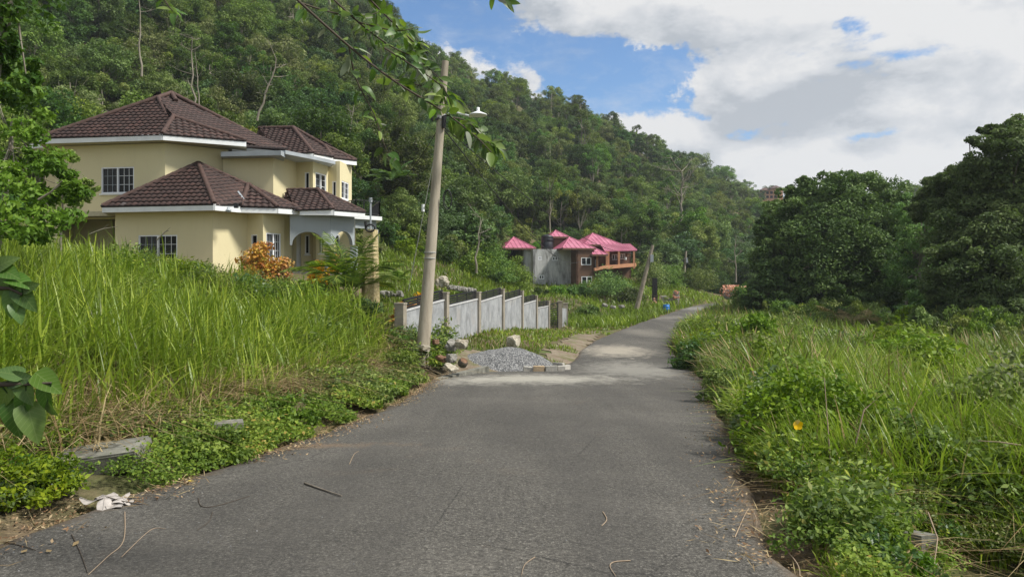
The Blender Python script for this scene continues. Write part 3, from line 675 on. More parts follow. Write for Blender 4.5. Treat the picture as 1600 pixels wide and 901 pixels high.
def Z(px, py, d): return CAMZ + (HZ - py) / F * d
def make_house():
    h = empty('yellow_house', P(333, 427, 31.9), label='two-storey cream house with dark brown tiled hip roofs behind the tall grass', cat='house')
    h.location = (0, 0, 0)
    FZ = 1.75; LT = CAMZ + 2.86; UT = CAMZ + 6.12        # floor, lower wall top, upper wall top
    def pl(px, d): v = P(px, 400, d); return Vector((v.x, v.y, 0))
    # ---- upper storey
    up = [pl(86, 34.4), pl(258, 33.5), pl(357, 35.3)]
    def run(pts, z0, z1, ops=None, name='wall', mat='yellow'):
        ops = ops or {}
        for i in range(len(pts) - 1):
            A, B = pts[i], pts[i + 1]; o3 = []
            for (x0, y0, x1, y1) in ops.get(i, []):
                u0 = ray_wall(A, B, x0); u1 = ray_wall(A, B, x1); t = (u0 + u1) / 2 / (B - A).length; d = A.y + (B.y - A.y) * t
                o3.append((u0, u1, Z(0, y1, d), Z(0, y0, d)))
            m = MB(); fr = wall(m, A, B, z0, z1, o3); m.build(name, M[mat], h)
            for k, op in enumerate(o3): yield i, k, fr, op
    for i, k, fr, op in run(up, FZ + 2.5, UT, {0: [(158, 261, 209.5, 302)]}): window(h, *fr, op)
    e = [pl(357, 35.3), pl(427, 34.7), pl(463, 37.0)]
    for _ in run([pl(348.5, 34.95)] + e[1:], FZ + 2.5, CAMZ + 5.84): pass
    bay = [pl(463, 37.0), pl(489, 36.7), pl(512, 38.3), pl(513, 38.5), pl(531, 38.3), pl(549.5, 40.3)]
    W = {0: [(476, 269, 483.5, 296.5)], 1: [(493, 271, 510, 301)], 3: [(519, 283, 525.5, 308.5)], 4: [(533, 284, 545, 311.5)]}
    for i, k, fr, op in run(bay, FZ + 2.5, CAMZ + 6.05, W):
        if i in (0, 3): window(h, *fr, op, leaves=1, grid=(1, 1), glass=('dark',), fr=.05, bars=False)
        else: window(h, *fr, op, leaves=2, grid=(1, 3), glass=('screen', 'glass'), fr=.06)
    # unseen rear of the building so that it stands as a closed body
    rear = [pl(549.5, 40.3), pl(500, 46), pl(180, 46), pl(86, 34.4)]
    for _ in run(rear, FZ - .6, UT): pass
    # recessed upper wall at the far left with its own pale eave
    lf = [pl(70, 36.5), pl(86.5, 36.3)]
    for _ in run(lf, FZ + 2.3, CAMZ + 6.0): pass
    m = MB(); m.prism([pl(46, 35.6), pl(83, 35.2), pl(86, 37.5), pl(46, 37.5)], Z(0, 231, 35.4), Z(0, 224, 35.4)); m.build('flat_eave', M['white'], h)
    # ---- lower storey
    low = [pl(180, 32.6), pl(332.5, 31.6), pl(386, 33.0), pl(411, 32.5), pl(444, 33.7), pl(454, 34.9), pl(457, 36.4)]
    W = {0: [(216, 367, 277, 411)], 2: [(392, 366, 402, 394)], 3: [(415.5, 364, 439, 405)]}
    for i, k, fr, op in run(low, FZ - 1.2, LT, W):
        if i == 2: window(h, *fr, op, leaves=1, grid=(1, 1), glass=('dark',), fr=.05, bars=False)
        else: window(h, *fr, op)
    # left return of the lower wing, and the dim carport slab beside it
    for _ in run([pl(80, 37), pl(176, 36.5)], FZ - .8, CAMZ + 3.0): pass
    m = MB(); m.prism([pl(118, 33.4), pl(182, 32.9), pl(182, 36), pl(118, 36)], Z(0, 338, 33.3), Z(0, 330, 33.3) - .02); m.build('carport_slab', M['soffit'], h)
    # ---- porch
    PZ = FZ + .02
    a0, a1, a2 = pl(453, 33.2), pl(516, 33.6), pl(554, 34.7)
    def arch_wall(A, B, z1, x0, x1, yspring, ytop, ybot, nm):
        """beam with an arch cut from its underside, thickness 0.22"""
        L_ = (B - A).length; u = (B - A) / L_; nr = Vector((u.y, -u.x, 0))
        u0 = ray_wall(A, B, x0); u1 = ray_wall(A, B, x1); d = (A.y + B.y) / 2
        zs, zt, zb = Z(0, yspring, d), Z(0, ytop, d), Z(0, ybot, d)
        pts = [(0, z1), (0, zs if u0 > .25 else zs), (max(u0, .02), zs)]
        c = (u0 + u1) / 2; r = (u1 - u0) / 2
        for k in range(1, 16): a = PI - PI * k / 16; pts.append((c + r * math.cos(a), zs + (zt - zs) * math.sin(a)))
        pts += [(min(u1, L_ - .02), zs), (L_, zs), (L_, z1)]
        m = MB(); m.slab([A + u * p + Vector((0, 0, q)) for p, q in pts], -nr * .22); m.build(nm, M['grey_wall'], h)
    arch_wall(a0, a1, CAMZ + 2.82, 456, 507.5, 383, 362, 427, 'arch_beam')
    arch_wall(a1 + Vector((.012, .012, 0)), a2, CAMZ + 2.82, 523, 551, 382, 361, 427, 'arch_beam')
    zs = Z(0, 383, 33.6)
    m = MB(); c = pl(515, 33.85); m.lathe([(.20, PZ), (.20, PZ + .25), (.16, PZ + .3), (.16, zs - .5), (.24, zs - .42), (.24, zs - .34), (.20, zs - .32)], c, 18); m.build('column', M['grey_wall'], h)
    m = MB(); m.box((c.x, c.y, zs - .16), (.52, .5, .31)); m.build('capital', M['stipple'], h)
    c = pl(553, 34.9); m = MB(); m.box((c.x, c.y, (PZ + zs) / 2), (.3, .3, zs - PZ)); m.build('column', M['grey_wall'], h)
    m = MB(); m.prism([pl(452, 33.4), pl(516, 33.3), pl(560, 34.6), pl(556, 38.5), pl(455, 37.5)], gz(-10, 34) - .8, PZ); m.build('porch_floor', M['kerb'], h)
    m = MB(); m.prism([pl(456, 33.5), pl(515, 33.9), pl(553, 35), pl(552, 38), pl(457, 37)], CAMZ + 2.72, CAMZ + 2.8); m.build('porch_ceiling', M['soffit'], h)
    inner = [pl(455, 36.6), pl(489, 37.0), pl(494, 36.7), pl(513, 37.6), pl(556, 39.2)]
    W = {0: [(463, 366, 470.5, 426), (476.5, 367, 484, 397)], 2: [(496, 368, 509, 396)], 3: [(523, 366, 531, 410)]}
    for i, k, fr, op in run(inner, FZ - .5, CAMZ + 2.85, W):
        if i == 2: window(h, *fr, op, grid=(1, 3))
        elif i == 0 and k == 0:
            A, u, nr = fr; m = MB(); m.slab([A + u * op[0] + Vector((0, 0, op[2])) - nr * .1, A + u * op[1] + Vector((0, 0, op[2])) - nr * .1, A + u * op[1] + Vector((0, 0, op[3])) - nr * .1, A + u * op[0] + Vector((0, 0, op[3])) - nr * .1], -nr * .05); m.build('door', M['white'], h)
        else: window(h, *fr, op, leaves=1, glass=('dark',), bars=False)
    # balcony slab, beam and railing to the right of the porch
    b0, b1, b2 = pl(553, 35.2), pl(597, 36.4), pl(580, 41)
    m = MB(); m.prism([b0, b1, b2, pl(548, 41)], Z(0, 343, 35.8), Z(0, 338, 35.8) + .03); m.build('balcony_slab', M['white'], h)
    m = MB(); m.prism([pl(555, 35.5), pl(588, 36.5), pl(588, 36.8), pl(555, 35.8)], Z(0, 357, 36), Z(0, 343, 36)); m.build('balcony_beam', M['grey_wall'], h)
    c = pl(586, 36.8); m = MB(); m.box((c.x, c.y, (FZ + Z(0, 357, 36)) / 2), (.28, .28, Z(0, 357, 36) - FZ)); m.build('column', M['grey_wall'], h)
    zt = Z(0, 313, 35.9); zb = Z(0, 338, 35.8) + .03
    A, B, C_ = pl(556, 35.5), pl(593, 36.5), pl(578, 40.5)
    for p, q in ((A, B), (B, C_), (pl(530, 37.5), A)):
        n = max(3, int((q - p).length / .5))
        m = MB(); zz = Vector((0, 0, zt)); m.bar(p + zz, q + zz, .05, .04)
        ro = m.build('railing', M['black'], h); m = MB(); z2 = Vector((0, 0, zb + .12)); m.bar(p + z2, q + z2, .03, .03); m.build('rail', M['black'], ro)
        for i in range(n + 1):
            c = p.lerp(q, i / n); m = MB(); m.box((c.x, c.y, (zt + zb) / 2), (.05, .05, zt - zb)); m.build('rail_post', M['black'], ro)
        m = MB(); k = int((q - p).length / .13)
        for i in range(k): c = p.lerp(q, (i + .5) / k); m.box((c.x, c.y, (zt + zb) / 2 + .05), (.016, .016, zt - zb - .2))
        tag(m.build('baluster', M['black'], ro), kind='stuff')
    # ---- flat grey eave slabs between the storeys
    def flat(pts, y0, y1, d, name='eave_slab', mat='slab_grey'):
        m = MB(); m.prism(pts, Z(0, y1, d), Z(0, y0, d)); m.build(name, M[mat], h)
    flat([pl(345, 34.3), pl(439, 33.9), pl(446, 34.6), pl(440, 37), pl(352, 37)], 235.5, 243, 34)
    flat([pl(430, 34.6), pl(446, 34.4), pl(489, 36.0), pl(524, 37.6), pl(516, 38.6), pl(440, 37.5)], 245, 250.5, 36.3)
    # ---- roofs. eave tops
    ez = CAMZ + 6.42; E = lambda px, d, z=ez: Vector((*pl(px, d).xy, z))
    # main
    e0, e1, e2, e3 = E(60, 33.9), E(254, 32.95), E(385, 34.6), Vector(P(447, 237, 37.2))
    R_ = P(271, 183, 34.6); S = P(261, 181, 34.9); Q = P(247, 153, 36.4); Pk = P(268, 146, 37.4)
    bk0 = E(110, 43); bk1 = E(400, 46)
    fac = [[e0, e1, R_, S, Q], [e1, e2, R_], [e2, e3, Pk, Q, S, R_], [e3, bk1, Pk], [bk1, bk0, Q, Pk], [bk0, e0, Q]]
    roof(h, fac, [(e0, Q), (e1, R_), (e2, R_), (S, Q), (Q, Pk), (e3, Pk), (P(275, 158, 36.6), Pk)])
    fascia(h, [e0, e1, e2]); fascia(h, [Vector(P(362, 229.5, 35.3)), e3], .2)
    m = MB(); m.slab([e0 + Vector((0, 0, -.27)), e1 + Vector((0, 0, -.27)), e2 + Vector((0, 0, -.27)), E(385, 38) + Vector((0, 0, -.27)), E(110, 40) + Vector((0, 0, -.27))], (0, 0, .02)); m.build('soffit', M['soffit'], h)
    # rear right upper roof
    f0, f1, f2 = Vector(P(436, 241, 37.4)), Vector(P(490, 240, 37.6)), Vector(P(557, 251, 40.0))
    g0, g1 = Vector(P(404, 201, 41)), Vector(P(458, 200, 40.6)); t0 = Vector(P(507, 228, 39.3)); t1 = Vector(P(520, 247, 38.6))
    roof(h, [[f0, f1, g1, g0], [f1, t1, t0, g1], [t1, f2, t0], [f2, Vector(P(500, 262, 46)), g1, t0], [Vector(P(380, 262, 46)), f0, g0], [Vector(P(500, 262, 46)), Vector(P(380, 262, 46)), g0, g1]],
         [(g0, g1), (f1, g1), (t0, g1), (f2, t0), (t1, t0)])
    fascia(h, [Vector(P(452, 240, 37.5)), f1, t1, f2], .26)
    m = MB(); m.slab([Vector(P(452, 246, 37.5)), f1 - Vector((0, 0, .25)), t1 - Vector((0, 0, .25)), f2 - Vector((0, 0, .25)), Vector(P(520, 262, 42)), Vector(P(440, 262, 42))], (0, 0, .02)); m.build('soffit', M['soffit'], h)
    # lower wing
    lz = CAMZ + 3.05; L0, L1, L2 = E(160, 32.1, lz), E(335, 31.0, lz), E(376, 32.1, lz); L3, L4 = E(434, 32.5, lz), E(468, 33.3, lz)
    ap = Vector(P(310, 256, 34.3)); T = Vector(P(388, 289, 33.6)); rr = Vector(P(468, 300, 37))
    bl = E(200, 38, lz); br = E(470, 38, lz)
    roof(h, [[L0, L1, ap], [L1, L2, T, ap], [L2, L3, T], [L3, L4, ap, T], [L4, br, ap], [br, bl, ap], [bl, L0, ap]],
         [(L0, ap), (L1, ap), (L2, T), (L3, T), (L4, ap)])
    fascia(h, [L0, L1, L2, L3, L4])
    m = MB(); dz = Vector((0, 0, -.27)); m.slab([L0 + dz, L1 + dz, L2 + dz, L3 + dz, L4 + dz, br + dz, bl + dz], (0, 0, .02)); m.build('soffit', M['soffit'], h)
    m = MB(); m.bar(Vector(P(372, 299, 32.75)), Vector(P(381, 311, 32.4)), .07, .03, (0, -.6, .8)); m.build('valley_flashing', M['slab_grey'], h)
    m = MB(); m.box(P(369, 321.5, 31.4), (.16, .12, .2)); m.build('security_light', M['black'], h)
    m = MB(); m.tube([P(357, 325, 31.4), P(357, 330, 31.2)], .07, 8); m.tube([P(353, 329, 31.3), P(361, 329, 31.3)], .05, 8); m.build('security_light', M['slab_grey'], h)
    # porch roof
    pz = CAMZ + 3.0; p0, p1, p2 = E(462, 33.0, pz), E(521.5, 33.2, pz), E(570, 34.5, pz)
    q0, q1 = Vector(P(448, 297.5, 35.6)), Vector(P(496, 296.5, 35.4))
    roof(h, [[p0, p1, q1, q0], [p1, p2, q1], [E(440, 34, pz), p0, q0]], [(q0, q1), (p1, q1), (p2, q1)], r=.09)
    fascia(h, [E(468, 33.05, pz), p1, p2], .25)
make_house()

# ------------------------------------------------------------------ boundary wall with pillars and railing
def make_boundary():
    w = empty('boundary_wall', label='pale rendered boundary wall with concrete pillars and black top rails below the house', cat='wall')
    U = lambda t: Vector((-2.40 + .949 * (t - 0) * 1.0, 26 + 4.33 * t, 0))
    # pillar columns: photo column, top row, bottom row, distance
    pil = [(626, 475, 548, 23.2), (694, 458, 536, 26.2), (745, 457, 525, 30.4), (783, 452.5, 522, 34.7), (813.5, 455, 519, 39.1), (836, 462.5, 520, 43.4), (855.5, 470.5, 521, 47.6)]
    bp = []
    for px, yt, yb, d in pil:
        v = P(px, yt, d); g = Z(0, yb, d) - .25; s = .30
        m = MB(); M_ = Matrix.Rotation(-math.atan2(.95, 4.33), 3, 'Z'); m.box((v.x, v.y, (v.z + g) / 2), (s, s, v.z - g), M_); m.box((v.x, v.y, v.z + .02), (s + .03, s + .03, .05), M_)
        m.build('pillar', M['pillar'], w); bp.append((Vector((v.x, v.y, 0)), v.z, g))
    # panels; each one's top steps down beside the next pillar: (row at its left end, row at its right end)
    tops = [(487, 469.5), (480, 468), (473, 462), (472, 463), (476.5, 470), (482, 478.5)]
    for k in range(6):
        (A, za, ga), (B, zb, gb) = bp[k], bp[k + 1]; u = (B - A).normalized(); a = A + u * .16; b = B - u * .16
        t0 = Z(0, tops[k][0], A.y); t1 = Z(0, tops[k][1], B.y); nr = Vector((u.y, -u.x, 0)) * .07
        m = MB(); m.slab([a + nr + Vector((0, 0, ga)), b + nr + Vector((0, 0, gb)), b + nr + Vector((0, 0, t1)), a + nr + Vector((0, 0, t0))], -nr * 2); m.build('wall_panel', M['wall_panel'], w)
        m = MB(); m.bar(a + Vector((0, 0, t0 + .025)), b + Vector((0, 0, t1 + .025)), .19, .05); m.build('coping', M['cope'], w)
        # black rail: posts with four slanted flats
        hgt = .36; m = MB(); nb = 3
        m.bar(a + Vector((0, 0, t0 + hgt)), b + Vector((0, 0, t1 + hgt)), .06, .07); ro = m.build('railing', M['black'], w)
        for q in range(3):
            m = MB(); z_ = .09 + .085 * q; m.bar(a + Vector((0, 0, t0 + z_)), b + Vector((0, 0, t1 + z_)), .05, .058); m.build('rail', M['black'], ro)
        for q in (.03, .35, .66, .97):
            c = a.lerp(b, q); z_ = t0 + (t1 - t0) * q; m = MB(); m.box((c.x, c.y, z_ + .2), (.045, .045, .40)); m.build('rail_post', M['black'], ro)
    # gate posts and the short last length
    for px, yt, yb, d in ((874.5, 471, 522, 49.6), (883.5, 474, 520, 51.5)):
        v = P(px, yt, d); g = Z(0, yb, d) - .4; m = MB(); m.box((v.x, v.y, (v.z + g) / 2), (.34, .34, v.z - g)); m.box((v.x, v.y, v.z + .02), (.38, .38, .06)); m.build('pillar', M['pillar'], w)
    A = P(876, 481, 50); B = P(882.5, 482, 51.2); m = MB(); m.slab([Vector((A.x, A.y, Z(0, 521, 50) - .3)), Vector((B.x, B.y, Z(0, 519, 51.2) - .3)), B, A], (.12, .02, 0)); m.build('wall_panel', M['wall_panel'], w)
    g = MB(); A = P(858.5, 476, 47.9); B = P(871.5, 473, 49.2); zb0 = Z(0, 519.5, 48); zb1 = Z(0, 517, 49.4)
    up = lambda p, z: Vector((p.x, p.y, z))
    g.bar(up(A, zb0), A, .06); g.bar(up(B, zb1), B, .06); g.bar(A, B, .06); g.bar(up(A, zb0), up(B, zb1), .06); go = g.build('gate', M['black'], w)
    for k in range(1, 12):
        t = k / 12; m = MB(); m.bar(up(A, zb0 + (A.z - zb0) * t), up(B, zb1 + (B.z - zb1) * t), .03, .05); m.build('gate_slat', M['black'], go)
make_boundary()

# ------------------------------------------------------------------ free-standing roadside things
def make_entrance_pillar():
    o = empty('entrance_pillar', P(579, 500, 27), label='tall stippled cream pillar with a black ring and pipe on top, beside the young palm', cat='pillar'); b = o.location.copy(); o.location = (0, 0, 0)
    c = P(579, 430, 27); g = gz(c.x, c.y) - .3; zt = Z(0, 359, 27)
    m = MB(); n = 6; w0, w1 = .36, .27
    m.tube([(c.x, c.y, g), (c.x, c.y, zt)], [w0, w1], 6); me = m.mesh('shaft', M['stipple'])
    me.polygons.foreach_set('use_smooth', [False] * len(me.polygons)); link('shaft', me, o)
    m = MB(); m.tube([(c.x, c.y, zt), (c.x, c.y, Z(0, 316, 27))], .035, 8); m.tube([(c.x, c.y, Z(0, 316, 27)), (c.x, c.y, Z(0, 309, 27))], .07, 8); m.build('pipe', M['slab_grey'], o)
    m = MB(); r = .17; m.tube([(c.x + .05 + r * math.cos(a), c.y - .3, Z(0, 357, 27) + r * .75 * math.sin(a)) for a in np.linspace(0, 2 * PI, 20)], .035, 6); m.build('ring', M['wire'], o)
    m = MB(); m.tube([P(571, 346, 26.8), P(572, 358, 26.8)], .05, 8); m.build('bracket', M['wire'], o)
make_entrance_pillar()

def make_pole():
    d = 22.3; b = P(660, 545, d); t = P(696, 96, 22.9)
    o = empty('utility_pole', label='tall leaning concrete utility pole with a street lamp in front of the boundary wall', cat='utility pole')
    m = MB(); bb = b - Vector((.02, 0, .5)); pts = [bb.lerp(t, k / 10) for k in range(11)]; m.tube(pts, [.215 - .011 * k for k in range(11)], 16); m.build('shaft', M['pole'], o)
    m = MB()
    for k, r_, zz in ((.31, .187, .015), (.33, .185, .015), (.80, .135, .05)): m = MB(); c = b.lerp(t, k); m.tube([c - Vector((0, 0, zz)), c + Vector((0, 0, zz))], r_, 16); m.build('strap', M['wire_pale'], o)
    c = b.lerp(t, .805); e = P(733, 181, 22.2); m = MB(); m.tube([c, c.lerp(e, .5) + Vector((0, 0, .12)), e], .03, 8); m.build('lamp_arm', M['lamp'], o)
    e = P(747, 179, 22.0); m = MB(); m.lathe([(.02, .22), (.045, .21), (.05, .13), (.05, .10), (.14, .06), (.27, .0), (.28, -.03), (.24, -.02), (.1, -.03), (.0, -.03)], e, 18); m.build('lamp_head', M['lamp'], o)
    m = MB(); m.tube([P(734, 181.5, 22.2), P(744, 180, 22)], .05, 8); m.build('lamp_neck', M['lamp'], o)
    c = b.lerp(t, .8); m = MB(); m.bar(c + Vector((-.28, -.1, -.12)), c + Vector((.35, -.1, .10)), .06); m.tube([c + Vector((-.25, -.1, -.1)), c + Vector((-.25, -.1, .05))], .05, 8); m.tube([c + Vector((.1, -.14, -.35)), c + Vector((.12, -.14, .0))], .07, 8); m.build('cable_bracket', M['wire'], o)
    def guy(a, b_, lab, sag=0, r=.012, mat='wire_pale', nm='guy_wire'):
        m = MB(); a = Vector(a); b_ = Vector(b_); m.tube([a.lerp(b_, k / 16) - Vector((0, 0, sag * math.sin(PI * k / 16))) for k in range(17)], r, 6)
        return tag(m.build(nm, M[mat], None), lab, 'cable')
    g = guy(P(689, 190, 22.6), P(638, 455, 25), 'thin guy wire slanting down from the tall pole to the garden behind the wall')
    m = MB(); a = P(661, 325, 23.8); m.tube([a + Vector((0, 0, .12)), a - Vector((0, 0, .12))], .055, 8); m.build('insulator', M['lamp'], g)
    guy(P(690, 195, 22.7), P(1016, 392, 68), 'long black cable sagging from the tall pole to the leaning pole by the far verge', 1.6, .016, 'wire', 'power_cable')
    guy(P(688, 196, 22.7), P(579, 312, 27), 'short black cable from the tall pole to the pipe on the cream pillar', .5, .012, 'wire', 'service_cable')
    guy(P(692, 200, 22.7), P(925, 398, 90), 'thin black cable from the tall pole to the pink roofed house', 2.4, .018, 'wire', 'service_cable')
    guy(P(1020, 388, 70), P(1072, 400, 104), 'slack dark cable between the leaning pole and the short far pole', 1.5, .02, 'wire', 'power_cable')
    # coil of spare cable hanging by the pole
    m = MB(); c = P(699, 312, 22.5); m.tube([c + Vector((.13 * math.cos(a), 0, .30 * math.sin(a))) for a in np.linspace(0, 2 * PI, 24)], .018, 6)
    m.tube([c + Vector((.11 * math.cos(a) + .02, .03, .27 * math.sin(a) + .02)) for a in np.linspace(0, 2 * PI, 24)], .014, 6); tag(m.build('cable_coil', M['wire'], None), 'black coil of spare cable hanging beside the tall pole', 'cable coil')
    for (x0, y0, x1, y1, d_, r0, r1, lab) in ((991, 489, 1020, 383, 70, .26, .15, 'plain grey pole leaning right in the brush beyond the boundary wall'), (1065, 468, 1072, 392, 104, .20, .14, 'short upright grey pole beside the road bend')):
        q = empty('utility_pole', label=lab, cat='utility pole'); m = MB(); a = P(x0, y0, d_) - Vector((0, 0, .5)); b_ = P(x1, y1, d_); m.tube([a.lerp(b_, k / 6) for k in range(7)], [r0 + (r1 - r0) * k / 6 for k in range(7)], 10); m.build('shaft', M['pole_far'], q)
        c = a.lerp(b_, .82); m = MB(); m.box(c + Vector((.2, -.15, 0)), (.3, .2, .7)); m.build('meter_box', M['slab_grey'], q)
make_pole()

# ------------------------------------------------------------------ pink roofed house
def make_pink_house():
    h = empty('pink_roofed_house', label='half-finished grey and brown house with pink metal roofs at the foot of the hill', cat='house')
    th = math.radians(12); ux = Vector((math.cos(th), math.sin(th) * .9, 0)).normalized(); uy = Vector((-ux.y, ux.x, 0))
    def blk(name, px0, px1, d, depth, z0, z1, mat, wins=()):
        """box whose front runs from px0 to px1; returns corner"""
        A = P(px0, 400, d); A.z = 0; k = (px1 - 800) / F; t = (k * A.y - A.x) / (ux.x - k * ux.y); B = A + ux * t
        ops = []
        for x0, y0, x1, y1 in wins:
            u0 = ray_wall(A, B, x0); u1 = ray_wall(A, B, x1); dd = A.y + ux.y * (u0 + u1) / 2; ops.append((u0, u1, Z(0, y1, dd), Z(0, y0, dd)))
        m = MB(); fr = wall(m, A, B, z0, z1, ops, .25)
        for p, q in ((B, B + uy * depth), (B + uy * depth, A + uy * depth), (A + uy * depth, A)): wall(m, p, q, z0, z1, (), .25)
        m.prism([A + ux * .26 + uy * .26, B - ux * .26 + uy * .26, B - ux * .26 + uy * (depth - .26), A + ux * .26 + uy * (depth - .26)], z1 - .3, z1 - .003)
        m.build(name, M[mat], h)
        for op in ops: window(h, *fr, op, leaves=2, glass=('glass',), fr=.1, bars=False, sill=False)
        return A, B
    def pyr(name, px0, px1, ye, d, depth, yp, rows=7):
        A = P(px0, ye, d); k = (px1 - 800) / F; t = (k * A.y - A.x) / (ux.x - k * ux.y); B = A + ux * t; B.z = A.z
        C_ = B + uy * depth; D = A + uy * depth; c = (A + B + C_ + D) / 4; c.z = Z(0, yp, c.y)
        m = MB(); m.add([A, B, C_, D, c], [(0, 1, 4), (1, 2, 4), (2, 3, 4), (3, 0, 4), (3, 2, 1, 0)])
        # standing seams on the two faces in view
        for p, q in ((A, B), (B, C_), (C_, D), (D, A)):
            n = int((q - p).length / .55)
            for i in range(1, n):
                t_ = i / n; s = p.lerp(q, t_); md = (p + q) / 2; f = 1 - abs(2 * t_ - 1); e = s + (c - md) * f; m.bar(s + Vector((0, 0, .02)), e + Vector((0, 0, .02)), .05, .06)
        for p in (A, B, C_, D): m.tube([p, c], .09, 6)
        r = m.build('metal_roof', M['pink'], h)
        m = MB()
        for p, q in ((A, B), (B, C_), (C_, D), (D, A)): m.bar(p - Vector((0, 0, .12)), q - Vector((0, 0, .12)), .08, .2)
        m.build('eave_board', M['brown'], r)
    zt = Z(0, 389, 93)
    blk('concrete_block', 833, 901, 93, 9, Z(0, 470, 93), zt, 'stained', [(841, 400, 847, 406), (863, 401, 871.5, 407), (891, 402.5, 898.5, 413.5), (842, 429.5, 850.5, 436)])
    blk('concrete_block', 818, 833.5, 94, 9, Z(0, 470, 93), zt - .05, 'stained', [])
    blk('brown_block', 900.5, 928, 91.5, 9, Z(0, 470, 93), Z(0, 388, 91.5), 'brown', [(908, 402, 924, 414), (908.5, 431.5, 925.5, 443)])
    blk('brown_block', 927, 946, 94.5, 6, Z(0, 470, 93), Z(0, 396, 94), 'brown', [(929.5, 406, 935, 421)])
    pyr('roof', 789, 837, 387, 93, 9, 370.5)
    blk('tower_block', 863.5, 885, 96, 3.2, Z(0, 392, 96), Z(0, 369, 96), 'brown', [])
    pyr('roof', 861, 888.5, 369.2, 95.6, 4.4, 360)
    m = MB(); c = P(855, 387, 95.6); m.lathe([(0, 1.75), (.3, 1.74), (.45, 1.66), (.78, 1.52), (.80, 1.3), (.76, 1.25), (.80, 1.2), (.80, .8), (.76, .75), (.80, .7), (.80, .05), (.78, -.3), (0, -.3)], c, 20)
    tag(m.build('water_tank', M['tank'], None), 'black plastic water tank on the flat roof between the two left pink roofs', 'water tank')
    pyr('roof', 879, 930.5, 387.2, 91, 9, 370.5)
    blk('dormer_block', 918, 974, 100, 8, Z(0, 392, 100), Z(0, 381.5, 100), 'brown')
    pyr('roof', 914, 972, 381.5, 98.5, 10, 364.5)
    # small hip over the corner stair
    pyr('roof', 925, 950, 397, 91.2, 4.5, 387.5)
    # verandah: back wall, sloping roof, posts, deck beam, balusters
    blk('verandah_wall', 946, 986, 96.5, 4, Z(0, 470, 96), Z(0, 390, 96), 'brown', [(956, 397, 965, 406), (969.5, 396, 977, 405)])
    A, B = P(945, 393, 93), P(995.5, 391.5, 95.2); C_, D = P(984, 382, 99), P(938, 382.5, 98)
    m = MB(); m.slab([A, B, C_, D], (0, 0, .1)); n = 18
    for i in range(n + 1): m.bar(A.lerp(B, i / n) + Vector((0, 0, .12)), D.lerp(C_, i / n) + Vector((0, 0, .12)), .05, .06)
    m.build('metal_roof', M['pink'], h)
    for px in (933, 948, 950.5, 967, 990.5):
        d = 92.8 + (px - 945) / 50 * 2.2; a = P(px, 393, d); b_ = P(px, 416, d)
        m = MB(); m.bar(b_ - Vector((0, 0, .3)), a, .26); m.build('verandah_post', M['orange'], h)
    m = MB(); m.bar(P(928, 421, 91.8), P(946, 417, 92.6), .35, .35); m.bar(P(946, 417.5, 92.7), P(993, 413.5, 95), .35, .45); m.build('deck_beam', M['orange'], h)
    m = MB(); m.slab([P(946, 416.5, 92.8), P(992, 412.7, 95), P(988, 412.5, 99), P(946, 415, 97)], (0, 0, .12)); m.build('deck', M['orange'], h)
    m = MB(); a0, a1 = P(947, 416, 92.9), P(990, 412.5, 95); m.bar(a0 + Vector((0, 0, .95)), a1 + Vector((0, 0, .95)), .07)
    for i in range(30): c = a0.lerp(a1, i / 29); m.bar(c, c + Vector((0, 0, .96)), .035)
    m.build('railing', M['black'], h)
    m = MB(); c = P(977, 406, 94.3); m.tube([c, c + Vector((0, 0, .35))], .18, 8); tag(m.build('hanging_pot', M['cope'], None), 'small pale pot standing on the verandah rail of the pink roofed house', 'pot')
make_pink_house()

# ------------------------------------------------------------------ foliage generators
def unit(v): return v / (np.linalg.norm(v, axis=-1, keepdims=True) + 1e-9)
def leaves(pos, nrm, size, aspect=.5, rg=rng, bend=.15):
    """one folded rhombus (two triangles as a quad) per leaf"""
    n = len(pos); t = unit(np.cross(nrm, rg.normal(size=(n, 3)))); b = np.cross(nrm, t); s = np.asarray(size).reshape(-1, 1) * np.ones((n, 1))
    a = pos - t * s * .5; c = pos + t * s * .5 - nrm * s * bend; l = pos - b * s * aspect * .5 - t * s * .08 - nrm * s * .06; r = pos + b * s * aspect * .5 - t * s * .08 - nrm * s * .06
    V = np.stack([a, l, c, r], 1).reshape(-1, 3); Q = np.arange(4 * n).reshape(n, 4); return V, Q
def crown_geo(rg, rx, rz, ncl, nleaf, ls, clump=(.20, .36), inner=.35, up=.45, aspect=.5, base=0.0, shell=.6):
    d = unit(rg.normal(size=(ncl, 3))); rad = inner + (1 - inner) * rg.random((ncl, 1)) ** .45
    lump = 1 + .22 * np.sin(d[:, :1] * 5.1 + rg.random() * 6) * np.cos(d[:, 1:2] * 4.3 + rg.random() * 6)
    C_ = d * rad * lump * np.array([rx, rx, rz]); C_[:, 2] = np.where(C_[:, 2] < 0, C_[:, 2] * .8, C_[:, 2]) + base
    rc = rx * rg.uniform(*clump, size=ncl); V = []; var = []
    idx = np.repeat(np.arange(ncl), nleaf); n = len(idx)
    d2 = unit(rg.normal(size=(n, 3)) + np.array([0, 0, .35])); rr = shell + (1 - shell) * rg.random((n, 1)) + (rg.random((n, 1)) < .08) * rg.random((n, 1)) * .45
    pos = C_[idx] + d2 * rr * rc[idx, None] * np.array([1, 1, .72])
    nr = unit(d2 * .8 + np.array([0, 0, up]) + rg.normal(size=(n, 3)) * .7)
    V, Q = leaves(pos, nr, ls * rg.uniform(.65, 1.35, n), aspect, rg)
    cv = rg.random(ncl) ; var = np.clip(.5 * cv[idx] + .5 * rg.random(n), 0, 1)
    return V, Q, var, C_
